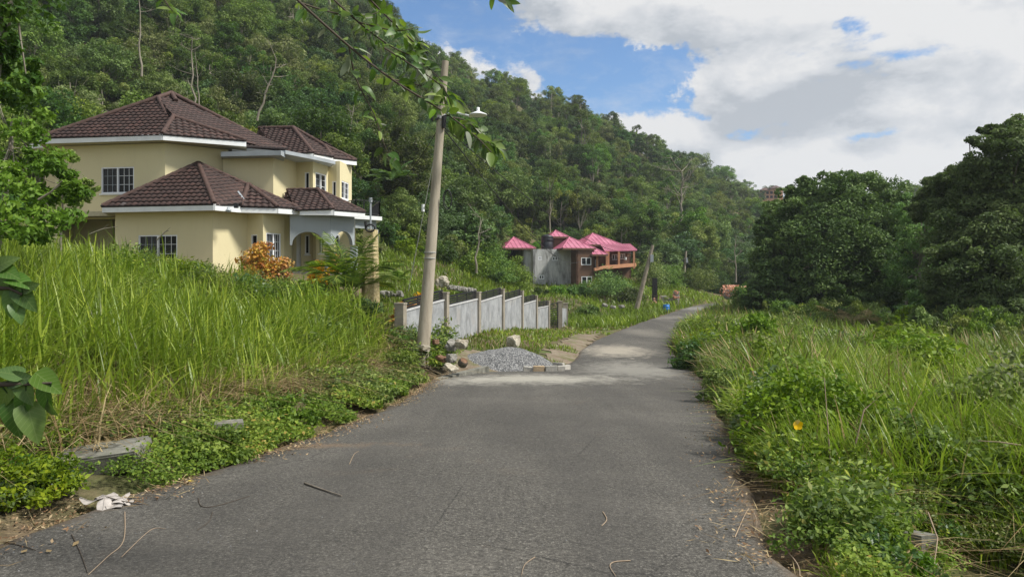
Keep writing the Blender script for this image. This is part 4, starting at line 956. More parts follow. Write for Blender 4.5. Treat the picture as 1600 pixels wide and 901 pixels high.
def tree_mesh(seed, H, rx, rz, ncl, nleaf, ls, mat='leaf_forest', bark='bark_pale', tr=.14, limbs=10, lean=.1, **k):
    rg = np.random.default_rng(seed); V, Q, var, C_ = crown_geo(rg, rx, rz, ncl, nleaf, ls, **k)
    zc = H - rz; off = np.array([rg.normal() * lean * H * .3, rg.normal() * lean * H * .3, zc]); V = V + off; C_ = C_ + off
    crown = np_mesh('crown', V, Q, M[mat], var)
    m = MB(); top = Vector(off) + Vector((0, 0, rz * .3)); pts = [Vector((0, 0, -1.2)), Vector((0, 0, 0))]
    for i in range(1, 6): t = i / 5; pts.append(Vector((top.x * t ** 1.5 + rg.normal() * .05 * H * .2, top.y * t ** 1.5 + rg.normal() * .05 * H * .2, top.z * t)))
    m.tube(pts, [tr * 1.3, tr * 1.15] + [tr * (1 - .13 * i) for i in range(1, 6)], 7)
    for c in C_[rg.permutation(len(C_))[:limbs]]:
        s = pts[rg.integers(3, 6)]; c = Vector(c); mid = s.lerp(c, .5) + Vector((0, 0, -.05 * H * rg.random())); m.tube([s, mid, c], [tr * .42, tr * .28, tr * .1], 5)
    return crown, m.mesh('trunk', M[bark], fix=False)
def plant(name, meshes, loc, rz=0, s=1, label=None, cat='tree', group=None, parts=('trunk', 'crown')):
    crown, trunk = meshes; o = empty(name, loc, rz, label=label, cat=cat, group=group); o.scale = (s, s, s) if not hasattr(s, '__len__') else s
    if trunk: link(parts[0], trunk, o)
    if crown: link(parts[1], crown, o)
    return o

# geometry-nodes scatter of prototype meshes: one uncountable mass as one object
def scatter(name, pts, scl, rot, idx, protos, zs=None):
    pts = np.asarray(pts, dtype=np.float32); me = bpy.data.meshes.new(name); me.vertices.add(len(pts)); me.vertices.foreach_set('co', pts.ravel())
    s3 = np.stack([scl, scl, scl if zs is None else zs], 1).astype(np.float32)
    a = me.attributes.new('scl', 'FLOAT_VECTOR', 'POINT'); a.data.foreach_set('vector', s3.ravel())
    r3 = rot if rot.ndim == 2 else np.stack([rot * 0, rot * 0, rot], 1)
    a = me.attributes.new('rot', 'FLOAT_VECTOR', 'POINT'); a.data.foreach_set('vector', r3.astype(np.float32).ravel())
    a = me.attributes.new('idx', 'INT', 'POINT'); a.data.foreach_set('value', np.asarray(idx, dtype=np.int32))
    o = link(name, me); tag(o, kind='stuff')
    col = bpy.data.collections.new(name + ' sources')
    for i, p in enumerate(protos):
        q = bpy.data.objects.new('%s source %02d' % (name, i), p); col.objects.link(q)
    g = bpy.data.node_groups.new(name, 'GeometryNodeTree')
    g.interface.new_socket('Geometry', in_out='INPUT', socket_type='NodeSocketGeometry'); g.interface.new_socket('Geometry', in_out='OUTPUT', socket_type='NodeSocketGeometry')
    N = g.nodes.new; L = g.links.new; gi = N('NodeGroupInput'); go = N('NodeGroupOutput')
    ci = N('GeometryNodeCollectionInfo'); ci.inputs['Collection'].default_value = col; ci.inputs['Separate Children'].default_value = True; ci.inputs['Reset Children'].default_value = True
    ip = N('GeometryNodeInstanceOnPoints'); ip.inputs['Pick Instance'].default_value = True
    def attr(nm, t): n = N('GeometryNodeInputNamedAttribute'); n.data_type = t; n.inputs['Name'].default_value = nm; return n.outputs['Attribute']
    L(gi.outputs[0], ip.inputs['Points']); L(ci.outputs[0], ip.inputs['Instance']); L(attr('idx', 'INT'), ip.inputs['Instance Index'])
    L(attr('scl', 'FLOAT_VECTOR'), ip.inputs['Scale'])
    e2r = N('FunctionNodeEulerToRotation'); L(attr('rot', 'FLOAT_VECTOR'), e2r.inputs[0]); L(e2r.outputs[0], ip.inputs['Rotation'])
    L(ip.outputs[0], go.inputs[0])
    md = o.modifiers.new('scatter', 'NODES'); md.node_group = g
    return o

# ------------------------------------------------------------------ forest on the hill
def in_view(x, y, z, mx=120):
    px = 800 + F * x / np.maximum(y, .1); return (y > 1) & (px > -mx) & (px < 1600 + mx)
def make_forest():
    rg = np.random.default_rng(5)
    T = []
    specs = [  # H, rx, rz, clumps, leaves, leaf size, bark
        (7.5, 2.6, 2.6, 46, 95, .34, 'bark_pale', {}), (6.0, 2.9, 2.2, 50, 90, .32, 'bark', {}), (8.5, 2.2, 3.3, 46, 95, .34, 'bark_pale', {}), (5.0, 2.4, 2.2, 40, 90, .30, 'bark', {}),
        (7.0, 2.5, 2.4, 26, 90, .30, 'bark_pale', dict(clump=(.16, .30), inner=.5)), (9.5, 1.9, 2.4, 20, 90, .30, 'bark_pale', dict(clump=(.2, .34), inner=.5)),
        (4.2, 2.6, 2.0, 46, 90, .28, 'bark', dict(up=.8)), (6.5, 2.9, 2.6, 60, 70, .46, 'bark_dark', dict(aspect=.6))]
    for i, (H, rx, rz, nc, nl, ls, bk, k) in enumerate(specs):
        T.append(tree_mesh(100 + i, H, rx, rz, int(nc * 1.25), int(nl * 1.7), ls * .68, mat=('leaf_forest', 'leaf_olive', 'leaf_forest', 'leaf_deep', 'leaf_olive', 'leaf_forest', 'leaf_forest', 'leaf_deep')[i], bark=bk, tr=.11 + .01 * (i % 3), **k))
    # bushes: crowns near the ground
    B = []
    for i in range(4):
        r2 = np.random.default_rng(200 + i); V, Q, var, _ = crown_geo(r2, 1.5, 1.1, 34, 110, .19, base=.7); B.append(np_mesh('bush', V, Q, M[('leaf_forest', 'leaf_olive', 'leaf_forest', 'leaf_bright')[i]], var))
    full = []      # trunk and crown joined, for the mass
    for c, t in T:
        nv = len(c.vertices); cv = np.empty(nv * 3, np.float32); c.vertices.foreach_get('co', cv)
        tv = np.empty(len(t.vertices) * 3, np.float32); t.vertices.foreach_get('co', tv)
        me = c.copy(); bm = bmesh.new(); bm.from_mesh(c); nf = len(bm.faces); bm.from_mesh(t)
        bm.faces.ensure_lookup_table()
        for f in bm.faces[nf:]: f.material_index = 1
        me = bpy.data.meshes.new('tree mass'); bm.to_mesh(me); bm.free(); me.materials.append(c.materials[0]); me.materials.append(t.materials[0]); full.append(me)
    # candidate spots, denser when near
    spots = []
    def field(n, rmin, rmax, sp, cond):
        ang = rg.uniform(-math.radians(40), math.radians(40), n); r = np.sqrt(rg.uniform(rmin ** 2, rmax ** 2, n)); x = r * np.sin(ang); y = r * np.cos(ang)
        keep = cond(x, y); x, y = x[keep], y[keep]
        cell = {}; out = []
        for a, b in zip(x, y):
            k = (int(a // sp), int(b // sp))
            if any((a - p) ** 2 + (b - q) ** 2 < sp * sp for i in (-1, 0, 1) for j in (-1, 0, 1) for p, q in cell.get((k[0] + i, k[1] + j), ())): continue
            cell.setdefault(k, []).append((a, b)); out.append((a, b))
        return np.array(out)
    # the wooded line: everything above the foot of the hill
    foot = [(-500, 46), (0, 49), (120, 50), (300, 52), (520, 55), (620, 61), (700, 66), (780, 78), (800, 106), (1000, 108), (1035, 100), (1080, 112), (1130, 118), (1180, 124), (1250, 118), (1340, 100), (1420, 78), (1500, 62), (1700, 55), (2400, 50)]
    fx = np.array([f[0] for f in foot]); fd = np.array([f[1] for f in foot])
    def cond(x, y):
        px = 800 + F * x / np.maximum(y, 1); ok = (y > np.interp(px, fx, fd)) & (px > -150) & (px < 1760)
        rd = np.full(x.shape, 99.0); nr = np.hypot(x, y) < 135
        if nr.any(): rd[nr] = road_dist(x[nr], y[nr])[0]
        return ok & (rd > 3)
    near = field(26000, 44, 150, 2.9, cond); mid = field(30000, 150, 300, 3.6, cond); far = field(12000, 300, 700, 6.5, cond)
    allp = np.concatenate([near, mid, far]); z = ground(allp[:, 0], allp[:, 1])
    d = np.hypot(allp[:, 0], allp[:, 1]); sc_ = (rg.uniform(.55, 1.12, len(allp)) + .45 * (fbm(allp[:, 0] / 14, allp[:, 1] / 14, 3) - .4) * 1.6 + (rg.random(len(allp)) < .05) * .3) * np.where(d > 300, 1.4, 1.0)
    # keep clear ground round the pink house and on the scree above it
    px = 800 + F * allp[:, 0] / allp[:, 1]; py = HZ - (z - CAMZ) / allp[:, 1] * F
    keep = ~((px > 775) & (px < 990) & (d < 108)) & ~((px > 1182) & (px < 1232) & (d > 285) & (d < 335)); allp, z, d, sc_, px, py = (a[keep] for a in (allp, z, d, sc_, px, py))
    # keep a lit fringe: drop those completely behind the ridge
    order = np.argsort(d); allp, z, d, sc_, px, py = (a[order] for a in (allp, z, d, sc_, px, py))
    horizon = np.full(200, 1e9); vis = np.ones(len(allp), bool); b = np.clip(((px + 200) / 10).astype(int), 0, 199)
    top = HZ - (z + 7 * sc_ - CAMZ) / allp[:, 1] * F
    for i in range(len(allp)):
        k = b[i]
        if top[i] > horizon[k] + 10 or top[i] > 900: vis[i] = False
        horizon[k] = min(horizon[k], HZ - (z[i] + 1.0 * sc_[i] - CAMZ) / allp[i, 1] * F)
    vis &= py > -260
    allp, z, d, sc_, px = (a[vis] for a in (allp, z, d, sc_, px))
    kind = rg.choice(8, len(allp), p=[.19, .16, .14, .14, .11, .06, .10, .10])
    rot = rg.uniform(0, 2 * PI, len(allp))
    nI = 300; names = ['round_tree', 'spreading_tree', 'tall_tree', 'small_tree', 'open_crowned_tree', 'slender_tree', 'low_bushy_tree', 'broadleaf_tree']
    vis_i = [i for i in range(len(allp)) if -60 < px[i] < 1640 and HZ - (z[i] + 6 - CAMZ) / allp[i, 1] * F > -20 or False][:nI]
    labs = {'a': ('green forest tree on the lower slope behind and left of the cream house', 'trees on the slope behind the cream house'),
            'b': ('green forest tree on the slope between the cream house and the tall utility pole', 'trees between the cream house and the tall pole'),
            'c': ('green forest tree on the slope right of the tall pole and left of the pink roofs', 'trees right of the tall pole'),
            'd': ('green forest tree on the valley slope above and right of the pink roofed house', 'trees round the pink roofed house'),
            'e': ('forest tree rising behind the big dark trees right of the road', 'trees behind the dark trees')}
    for i in vis_i:
        k = 0 if px[i] < 200 else 1 if px[i] < 440 else 2 if px[i] < 670 else 3 if px[i] < 800 else 4 if px[i] < 1250 else 5
        row = HZ - (z[i] + 4 - CAMZ) / allp[i, 1] * F; band = 'high up' if row < 130 else 'midway' if row < 260 else 'low'
        zone = ['on the slope at the far left', 'on the slope behind the cream house', 'on the slope between cream house and tall pole', 'on the slope just right of the tall pole', 'on the valley slope near the pink roofs', 'behind the dark trees on the right'][k]
        kd = ['round', 'spreading', 'tall narrow', 'small', 'open crowned', 'slender', 'low bushy', 'broad leaved'][kind[i]]
        plant(names[kind[i]], T[kind[i]], (allp[i, 0], allp[i, 1], z[i] - .5), rot[i], sc_[i], '%s green tree %s %s' % (kd, band, zone), 'tree', '%s trees %s %s' % (kd, band, zone))
    m = np.ones(len(allp), bool); m[vis_i] = False
    scatter('hillside_forest', np.c_[allp[m], z[m] - .7], sc_[m], rot[m], kind[m], full)
    print('forest', len(allp))
    # undergrowth between the trunks and on the valley floor
    ug = field(30000, 30, 175, 1.9, lambda x, y: cond(x, y + 6)); zz = ground(ug[:, 0], ug[:, 1])
    px = 800 + F * ug[:, 0] / ug[:, 1]; dd = np.hypot(ug[:, 0], ug[:, 1]); keep = ~((px > 815) & (px < 1005) & (dd < 103) & (dd > 88)); ug, zz = ug[keep], zz[keep]
    scatter('undergrowth', np.c_[ug, zz - .2], rg.uniform(.5, 1.25, len(ug)), rg.uniform(0, 6.28, len(ug)), rg.integers(0, 4, len(ug)), B)
    return T, B
TREES, BUSHES = make_forest()

def np_join(parts):
    V = []; Q = []; var = []; b = 0
    for v, q, a in parts: V.append(v); Q.append(q + b); var.append(a); b += len(v)
    return np.concatenate(V), np.concatenate(Q), np.concatenate(var)

def make_dark_trees():
    # two large dense trees beyond the field, each a cluster of overlapping lobes hanging to the grass
    def big(name, label, lobes, seed, ls, nl, trunk_at, mat='leaf_dark', den=1.0, bark='bark_dark'):
        rg = np.random.default_rng(seed); parts = []; cen = []
        for (px, py, d, r, rz) in lobes:
            V, Q, var, C_ = crown_geo(rg, r, rz, int(40 * den * r), int(nl * 1.4), ls * .78, clump=(.16, .32), inner=.5, up=.4); c = np.array(P(px, py, d)); var = np.clip(var * .7 + rg.random() * .45 - .08, 0, 1); parts.append((V + c, Q, var)); cen.append(C_ + c)
        V, Q, var = np_join(parts); bx, by = trunk_at; g = gz(bx, by); V[:, 2] = np.maximum(V[:, 2], g - .3)
        o = empty(name, label=label, cat='tree'); b = np.array([bx, by, g]); o.location = b
        link('crown', np_mesh('crown', V - b, Q, M[mat], var), o)
        m = MB(); allc = np.concatenate(cen) - b
        for k in range(4):
            s = Vector((rg.normal() * .5, rg.normal() * .4, -.4)); e = Vector(cen[k % len(cen)].mean(0) - b); m.tube([s, s.lerp(e, .35) + Vector((rg.normal() * .3, rg.normal() * .3, 0)), s.lerp(e, .7), e], [.3 * den ** 4, .2 * den ** 4, .13 * den ** 3, .05], 8)
            for c in allc[rg.permutation(len(allc))[:12]]: m.tube([s.lerp(e, .6), (s.lerp(e, .6) + Vector(c)) / 2 - Vector((0, 0, .3)), Vector(c)], [.08, .06, .02], 5)
        link('trunk', m.mesh('trunk', M[bark], fix=False), o); return o
    big('dense_tree', 'large dense dark tree with rounded crown, right of the road bend',
        [(1290, 320, 55, 2.7, 2.2), (1350, 312, 56, 2.6, 1.9), (1240, 345, 55, 2.2, 2.3), (1225, 400, 54, 2.4, 2.6), (1300, 385, 53, 3.4, 3.0), (1370, 370, 55, 3.0, 2.7), (1215, 452, 53, 2.0, 2.3), (1280, 450, 52, 2.7, 2.4), (1350, 440, 52, 3.0, 2.6), (1400, 400, 56, 2.4, 2.4), (1400, 455, 54, 2.2, 2.0), (1255, 300, 55.5, 1.3, 1.0), (1320, 295, 56, 1.5, 1.1), (1190, 478, 52, 1.4, 1.3), (1240, 486, 51, 1.6, 1.3), (1300, 488, 50.5, 1.8, 1.3), (1360, 488, 50, 1.8, 1.3), (1425, 485, 50, 1.8, 1.5), (1205, 360, 54, 1.2, 1.1), (1400, 350, 57, 1.6, 1.6)], 31, .30, 120, (23.5, 54.5))
    big('dense_tree', 'dark leafy tree filling the right edge of the picture, tallest crown on the right',
        [(1585, 240, 36, 1.7, 1.4), (1610, 300, 36, 2.2, 2.0), (1550, 300, 37, 1.9, 1.5), (1500, 315, 38, 1.6, 1.5), (1530, 365, 36, 2.2, 2.0), (1590, 380, 35, 2.4, 2.3), (1500, 425, 35, 1.7, 1.9), (1560, 450, 34, 2.2, 1.9), (1620, 450, 34, 2.2, 2.2), (1680, 330, 36, 2.8, 2.8), (1490, 480, 34.5, 1.1, 1.2), (1530, 490, 33.5, 1.4, 1.1), (1575, 500, 32.5, 1.6, 1.1), (1470, 500, 35.5, 1.0, .9), (1625, 505, 32, 1.6, 1.1), (1545, 220, 38, .9, .8), (1470, 330, 41, 1.2, 1.0), (1590, 215, 37, 1.1, .9), (1472, 300, 40, 1.2, 1.0), (1446, 325, 42, 1.1, .9), (1505, 278, 39, 1.2, 1.0)], 32, .23, 120, (24.5, 36))
    big('loose_tree', 'thin paler tree with drooping branches between the two dark trees',
        [(1450, 360, 46, 1.9, 1.9), (1440, 420, 45, 1.8, 1.9), (1465, 460, 44, 1.7, 1.6), (1425, 330, 47, 1.2, 1.0), (1478, 390, 46, 1.5, 2.0), (1450, 490, 43, 1.6, 1.3), (1490, 350, 47, 1.6, 1.5)], 33, .22, 75, (26, 46), mat='leaf_forest', den=.8, bark='bark_pale')
    # darker trees further right and behind
    rg = np.random.default_rng(9)
    for i, (px, d, s) in enumerate([(1180, 112, 1.0), (1420, 62, 1.1), (1452, 68, 1.25), (1490, 60, 1.35), (1530, 52, 1.2), (1600, 50, 1.5), (1650, 46, 1.4), (1480, 52, .9), (1410, 70, 1.0), (1435, 58, .9), (1465, 74, 1.35), (1390, 66, .9), (1510, 66, 1.5), (1445, 54, .7)]):
        x = (px - 800) / F * d; k = (7, 0, 1)[i % 3]; plant('dark_tree', TREES[k], (x, d, gz(x, d) - .6), rg.uniform(0, 6), s, 'green tree crowded behind the dark trees right of the road', 'tree', 'trees crowded behind the right dark trees')
    # silvery sapling against the dark tree
    o = empty('silvery_shrub', P(1280, 410, 51), label='sprig of silvery white leaves standing out on the big dark tree', cat='shrub'); r2 = np.random.default_rng(3)
    t = r2.random(60); pos = np.c_[(t - .5) * 2.3, r2.normal(size=60) * .12, (t - .5) * .75 + r2.normal(size=60) * .1]; V, Q = leaves(pos, unit(r2.normal(size=(60, 3)) + [0, -1, .4]), .17, .45, r2)
    link('leaves', np_mesh('leaves', V, Q, M['leaf_grey'], r2.random(60)), o); m = MB(); m.tube([(-1.2, .1, -.45), (0, .05, -.02), (1.2, 0, .4)], [.03, .02, .01], 5); m.build('stem', M['twig_pale'], o)
    o = empty('silvery_shrub', (0, 0, 0), label='small pale grey leaved weed at the foot of the big dark tree', cat='shrub'); x, y = P(1331, 480, 45).xy; o.location = (x, y, gz(x, y) + .9)
    V, Q, var, _ = crown_geo(r2, .7, .6, 14, 20, .24); link('leaves', np_mesh('leaves', V, Q, M['leaf_grey'], var), o)
    m = MB(); m.tube([(0, 0, -1.1), (.05, 0, 0)], .03, 5); m.build('stem', M['twig'], o)
make_dark_trees()

def make_bare_trunks():
    rg = np.random.default_rng(77)
    T = [((303, 160), (299, 60), 60, 'pale dead trunk standing above the brown roof peak', .9), ((316, 158), (306, 95), 61, 'thin bare trunk leaning beside the dead trunk above the roof', .7), ((401, 158), (432, 92), 62, 'pale forked bare tree left of the rear roof', 1.0),
         ((222, 92), (217, 2), 68, 'upright pale trunk high above the main roof', .9), ((1063, 346), (1066, 268), 128, 'tall bare tree with spreading twigs in the middle of the far slope', 1.25),
         ((870, 322), (875, 270), 150, 'thin pale trunk on the slope above the pink roofs', .9), ((935, 335), (950, 298), 140, 'short leaning trunk on the slope right of the pink roofs', .9), ((742, 398), (752, 340), 66, 'grey dead trunk wrapped in vines right of the tall pole', 1.0),
         ((545, 220), (552, 165), 78, 'bare pale tree on the slope between the house and the pole', .8), ((1150, 425), (1149, 385), 112, 'short bare sapling near the road bend', .8), ]
    for (x0, y0), (x1, y1), d, lab, w in T:
        d2 = d - 7; a = P(x0, y0, d2) - Vector((0, 0, 1.5)); b = P(x1, y1, d2); o = empty('bare_tree', label=lab, cat='tree'); m = MB(); r = .00055 * d2 * 2.6 * w
        pts = [a.lerp(b, k / 7) + Vector((rg.normal() * .012, 0, 0)) * (b - a).length for k in range(8)]; m.tube(pts, [r * (1.25 - .12 * k) for k in range(8)], 7); m.build('trunk', M['bark_pale'], o); m = MB()
        for k in range(14 if w > 1.2 else 7):
            s = pts[rg.integers(3, 8)]; L_ = (b - a).length * rg.uniform(.2, .5) * (1.2 if w > 1.2 else .7); dr = Vector((rg.normal() * .8, rg.normal() * .5, rg.uniform(.2, .9))).normalized()
            e = s + dr * L_; mid = s.lerp(e, .5) + Vector((0, 0, -.06 * L_)); m.tube([s, mid, e], [r * .4, r * .28, r * .1], 5)
            for q in range(3): e2 = mid.lerp(e, rg.random()) + Vector((rg.normal(), rg.normal() * .5, rg.random())) * L_ * .28; m.tube([mid.lerp(e, .3 + .2 * q), e2], [r * .18, r * .06], 4)
        m.build('branches', M['bark_pale'], o)
make_bare_trunks()

# ------------------------------------------------------------------ bushes and garden plants one can tell apart
def bush(name, label, px, d, w, hgt, mat, seed, ls=.12, ncl=30, nl=80, cat='bush', stems=8, group=None, zoff=0, aspect=.5, bark='twig', x=None, depth=None, up=.45):
    rg = np.random.default_rng(seed); x = (px - 800) / F * d if x is None else x; g = gz(x, d) + zoff; o = empty(name, (x, d, g), label=label, cat=cat, group=group)
    ncl = int(ncl * 1.5); dirs = unit(rg.normal(size=(ncl, 3))); dirs[:, 2] = np.abs(dirs[:, 2]); rad = .25 + .75 * rg.random((ncl, 1)) ** .5
    S = np.array([w / 2, (depth or w) / 2, hgt]); C_ = dirs * rad * S * rg.uniform(.75, 1.15, (ncl, 1)); rc = rg.uniform(.14, .30, ncl) * min(w, 1.6 * hgt)
    idx = np.repeat(np.arange(ncl), nl); n = len(idx); d2 = unit(rg.normal(size=(n, 3)) + [0, 0, .3]); pos = C_[idx] + d2 * rc[idx, None] * (.45 + .55 * rg.random((n, 1))) * [1, 1, .8]
    pos[:, 2] = np.abs(pos[:, 2]) + .02; nr = unit(d2 * .6 + [0, 0, up] + rg.normal(size=(n, 3)) * .6); V, Q = leaves(pos, nr, ls * rg.uniform(.6, 1.4, n), aspect, rg)
    var = np.clip(.45 * rg.random(ncl)[idx] + .55 * rg.random(n), 0, 1); link('leaves', np_mesh('leaves', V, Q, M[mat], var), o)
    m = MB()
    for k in range(stems):
        c = Vector(C_[rg.integers(0, ncl)]) * .9; s = Vector((rg.normal() * w * .08, rg.normal() * w * .08, -.1)); m.tube([s, s.lerp(c, .5) + Vector((rg.normal(), rg.normal(), 0)) * w * .03, c], [.008 + .004 * hgt, .006 + .003 * hgt, .003], 5)
    if stems: link('stems', m.mesh('stems', M[bark], fix=False), o)
    return o
def gp(px, py, d=6.0):
    """where the line of sight through a photo pixel meets the ground"""
    k = (py - HZ) / F
    for _ in range(25):
        x = (px - 800) / F * d; rd, rz_, _s = road_dist([x], [d]); z = rz_[0] if rd[0] < 0 else gz(x, d); d = .5 * d + .5 * (CAMZ - z) / k
    return Vector(((px - 800) / F * d, d, z))
def make_bushes():
    bush('croton_bush', 'orange and red croton bush against the cream house wall left of the bay window', 404, 28.5, 1.7, 1.5, 'leaf_croton', 1, .15, 30, 60, zoff=.0)
    bush('croton_bush', 'yellow and green croton bush below the white bay window', 443, 29, 1.0, 1.0, 'leaf_croton', 2, .13, 16, 45)
    bush('croton_bush', 'yellow orange croton in front of the porch steps', 505, 29, 1.15, .9, 'leaf_croton', 3, .13, 18, 50)
    bush('croton_bush', 'small orange croton beside the palm in the porch arch', 524, 32, .7, 1.5, 'leaf_croton', 4, .13, 12, 40)
    bush('croton_bush', 'orange red croton behind the wall, touching the tall pole', 650, 25.6, .95, 1.35, 'leaf_croton', 5, .15, 16, 50, zoff=.25)
    bush('croton_bush', 'low yellow and red croton behind the wall, left of the tall pole', 628, 25.2, .7, .8, 'leaf_croton', 6, .14, 12, 40, zoff=.35)
    # right-hand shrubs near the road
    bush('flowering_shrub', 'bright green shrub with one yellow flower overhanging the right road edge', 1225, 8.6, 1.7, .92, 'leaf_weed', 10, .07, 70, 90, x=3.5, depth=2.4, up=.3)
    bush('leafy_shrub', 'dark green trifoliate shrub at the right road edge left of the yellow flower', 1170, 9.6, .95, .85, 'leaf_big', 11, .085, 40, 80, x=3.45)
    bush('leafy_shrub', 'mid green shrub behind the ditch, right of the yellow flower', 1370, 7.7, 1.9, .72, 'leaf_weed', 12, .07, 80, 90, x=4.3)
    bush('fern_like_weed', 'bright lime green low weed on the ditch edge at bottom right', 1310, 5.7, .95, .42, 'leaf_bright', 13, .05, 46, 90, cat='weed', x=2.62, depth=1.0)
    bush('fern_like_weed', 'small bright weed hanging over the concrete ditch edge', 1400, 5.1, .5, .28, 'leaf_bright', 14, .045, 20, 70, cat='weed', x=2.75)
    bush('leafy_shrub', 'dark green shrub leaning over the far right edge of the road', 1068, 24.5, 1.1, .95, 'leaf_big', 15, .13, 24, 70, x=6.0)
    bush('leafy_shrub', 'low green shrub at the right road edge behind the flowering shrub', 1130, 14.5, 1.1, .8, 'leaf_weed', 16, .08, 26, 80, x=4.35)
    bush('leafy_shrub', 'tangled green shrub in the field right of the flowering shrub', 1300, 12, 2.2, .8, 'leaf_weed', 17, .075, 46, 90, x=5.6)
    for i, (x, y, w, h_, mt, lab) in enumerate([(5.0, 12.6, 1.5, .8, 'leaf_bright', 'bright mound of broadleaf weed at the road edge beyond the flowering shrub'), (5.9, 16.5, 1.6, .9, 'leaf_weed', 'leafy mound at the right road edge halfway to the dark bush'), (7.0, 20.5, 1.8, 1.0, 'leaf_olive', 'olive green mound on the verge opposite the concrete blocks'),
            (8.6, 15, 2.2, 1.1, 'leaf_weed', 'wide green shrub standing in the field behind the road edge mounds'), (7.6, 11, 1.8, .9, 'leaf_olive', 'olive shrub in the field right of the bent pale stem'), (10.5, 19, 2.4, 1.2, 'leaf_bright', 'bright bushy shrub in the middle of the right field'), (6.0, 9.4, 1.5, .75, 'leaf_bright', 'bright weedy bush right of the mid green ditch shrub'),
            (13, 24, 2.6, 1.3, 'leaf_weed', 'green shrub deep in the field before the dark trees'), (9.4, 28, 2.2, 1.2, 'leaf_weed', 'green shrub on the verge below the big dark tree'), (16, 20, 2.4, 1.1, 'leaf_olive', 'olive shrub in the field towards the right picture edge')]):
        bush('verge_shrub', lab, 0, y, w, h_ * 1.3, mt, 140 + i, .07 + .004 * y, 46, 80, x=x)
    # left bank
    bush('vine_mound', 'mound of round leaved green vine under the tall grass at the apron corner', 655, 19, 1.3, .75, 'leaf_weed', 20, .09, 40, 90, cat='vine', x=-2.95)
    bush('vine_mound', 'low yellow green vine mound beside the road left of the apron', 600, 14.5, 1.5, .42, 'leaf_weed', 21, .07, 44, 90, cat='vine', x=-3.0)
    bush('vine_mound', 'dark green vine mound covering the kerb right of the concrete slab', 310, 8.5, 1.25, .36, 'leaf_weed', 22, .055, 46, 100, cat='vine', x=-3.62, depth=1.2)
    bush('vine_mound', 'green vine mound at the lower left corner of the picture', 30, 6.4, 1.3, .36, 'leaf_weed', 23, .05, 46, 100, cat='vine', x=-4.55, depth=1.2)
    bush('vine_mound', 'broad green vine mound at the foot of the tall grass, mid bank', 430, 10.8, 1.8, .36, 'leaf_weed', 24, .06, 46, 100, cat='vine', x=-3.55, depth=1.3)
    # valley bushes round the pink house and along the far verge
    V = [(770, 432, 72, 4.6, 4.0, 'rounded green bush left of the grey concrete house'), (806, 440, 79, 3.6, 3.7, 'tall green bush in front of the left pink roof'), (735, 445, 64, 4.6, 2.6, 'low bush behind the boundary wall'), (842, 450, 82, 2.6, 1.6, 'small bush under the grey concrete wall'),
         (905, 0, 84, 3.6, 2.2, 'bush with yellow green leaves under the brown block'), (872, 0, 82, 2.4, 2.6, 'vine covered bush against the grey concrete wall'), (955, 0, 82, 5.6, 4.4, 'large rounded bush in front of the pink roofed verandah'), (985, 0, 79, 3.2, 2.6, 'bush left of the leaning pole'), (1015, 0, 92, 4.2, 5.4, 'grey green feathery tree behind the leaning pole'),
         (1045, 0, 96, 4.5, 3.6, 'bush between the two far poles'), (1090, 0, 100, 5, 4.6, 'green bush right of the short far pole'), (1125, 0, 104, 4.6, 3.8, 'bush beside the road bend'), (1180, 0, 98, 3.4, 3.2, 'bush right of the flowering wall at the bend'), (920, 0, 66, 2.4, 1.4, 'low bush beyond the gate'), (1165, 0, 78, 3.0, 3.4, 'dark bush on the left foot of the big dark tree')]
    for i, (px, py, d, w, h_, lab) in enumerate(V):
        bush('green_bush', lab, px, d, w, h_ * (.95 if i < 3 else .62 if d < 90 else .85), ('leaf_forest', 'leaf_bright', 'leaf_forest', 'leaf_forest')[i % 4] if i != 8 else 'leaf_forest', 40 + i, .20, 40, 90, stems=6)
    # yellow flower
    c = Vector((3.62, 7.93, 0)); p = P(1246, 663, 7.1); o = empty('yellow_flower', p, label='yellow trumpet flower on the shrub at the right road edge', cat='flower')
    for k in range(5):
        a = k * 2 * PI / 5 + .3; m = MB(); d1 = Vector((math.cos(a), -.35, math.sin(a))) * .042; w = Vector((-math.sin(a), 0, math.cos(a))) * .024
        m.add([Vector((0, .0, 0)), d1 * .6 - w * 1.4, d1 * 1.15 - w * .5, d1 * 1.2 + w * .5, d1 * .6 + w * 1.4], [(0, 1, 2, 3, 4)]); m.build('petal', M['flower'], o)
    m = MB(); m.tube([(0, .03, 0), (.0, .14, -.08)], [.012, .004], 6); m.build('stalk', M['leaf_weed'], o)
make_bushes()

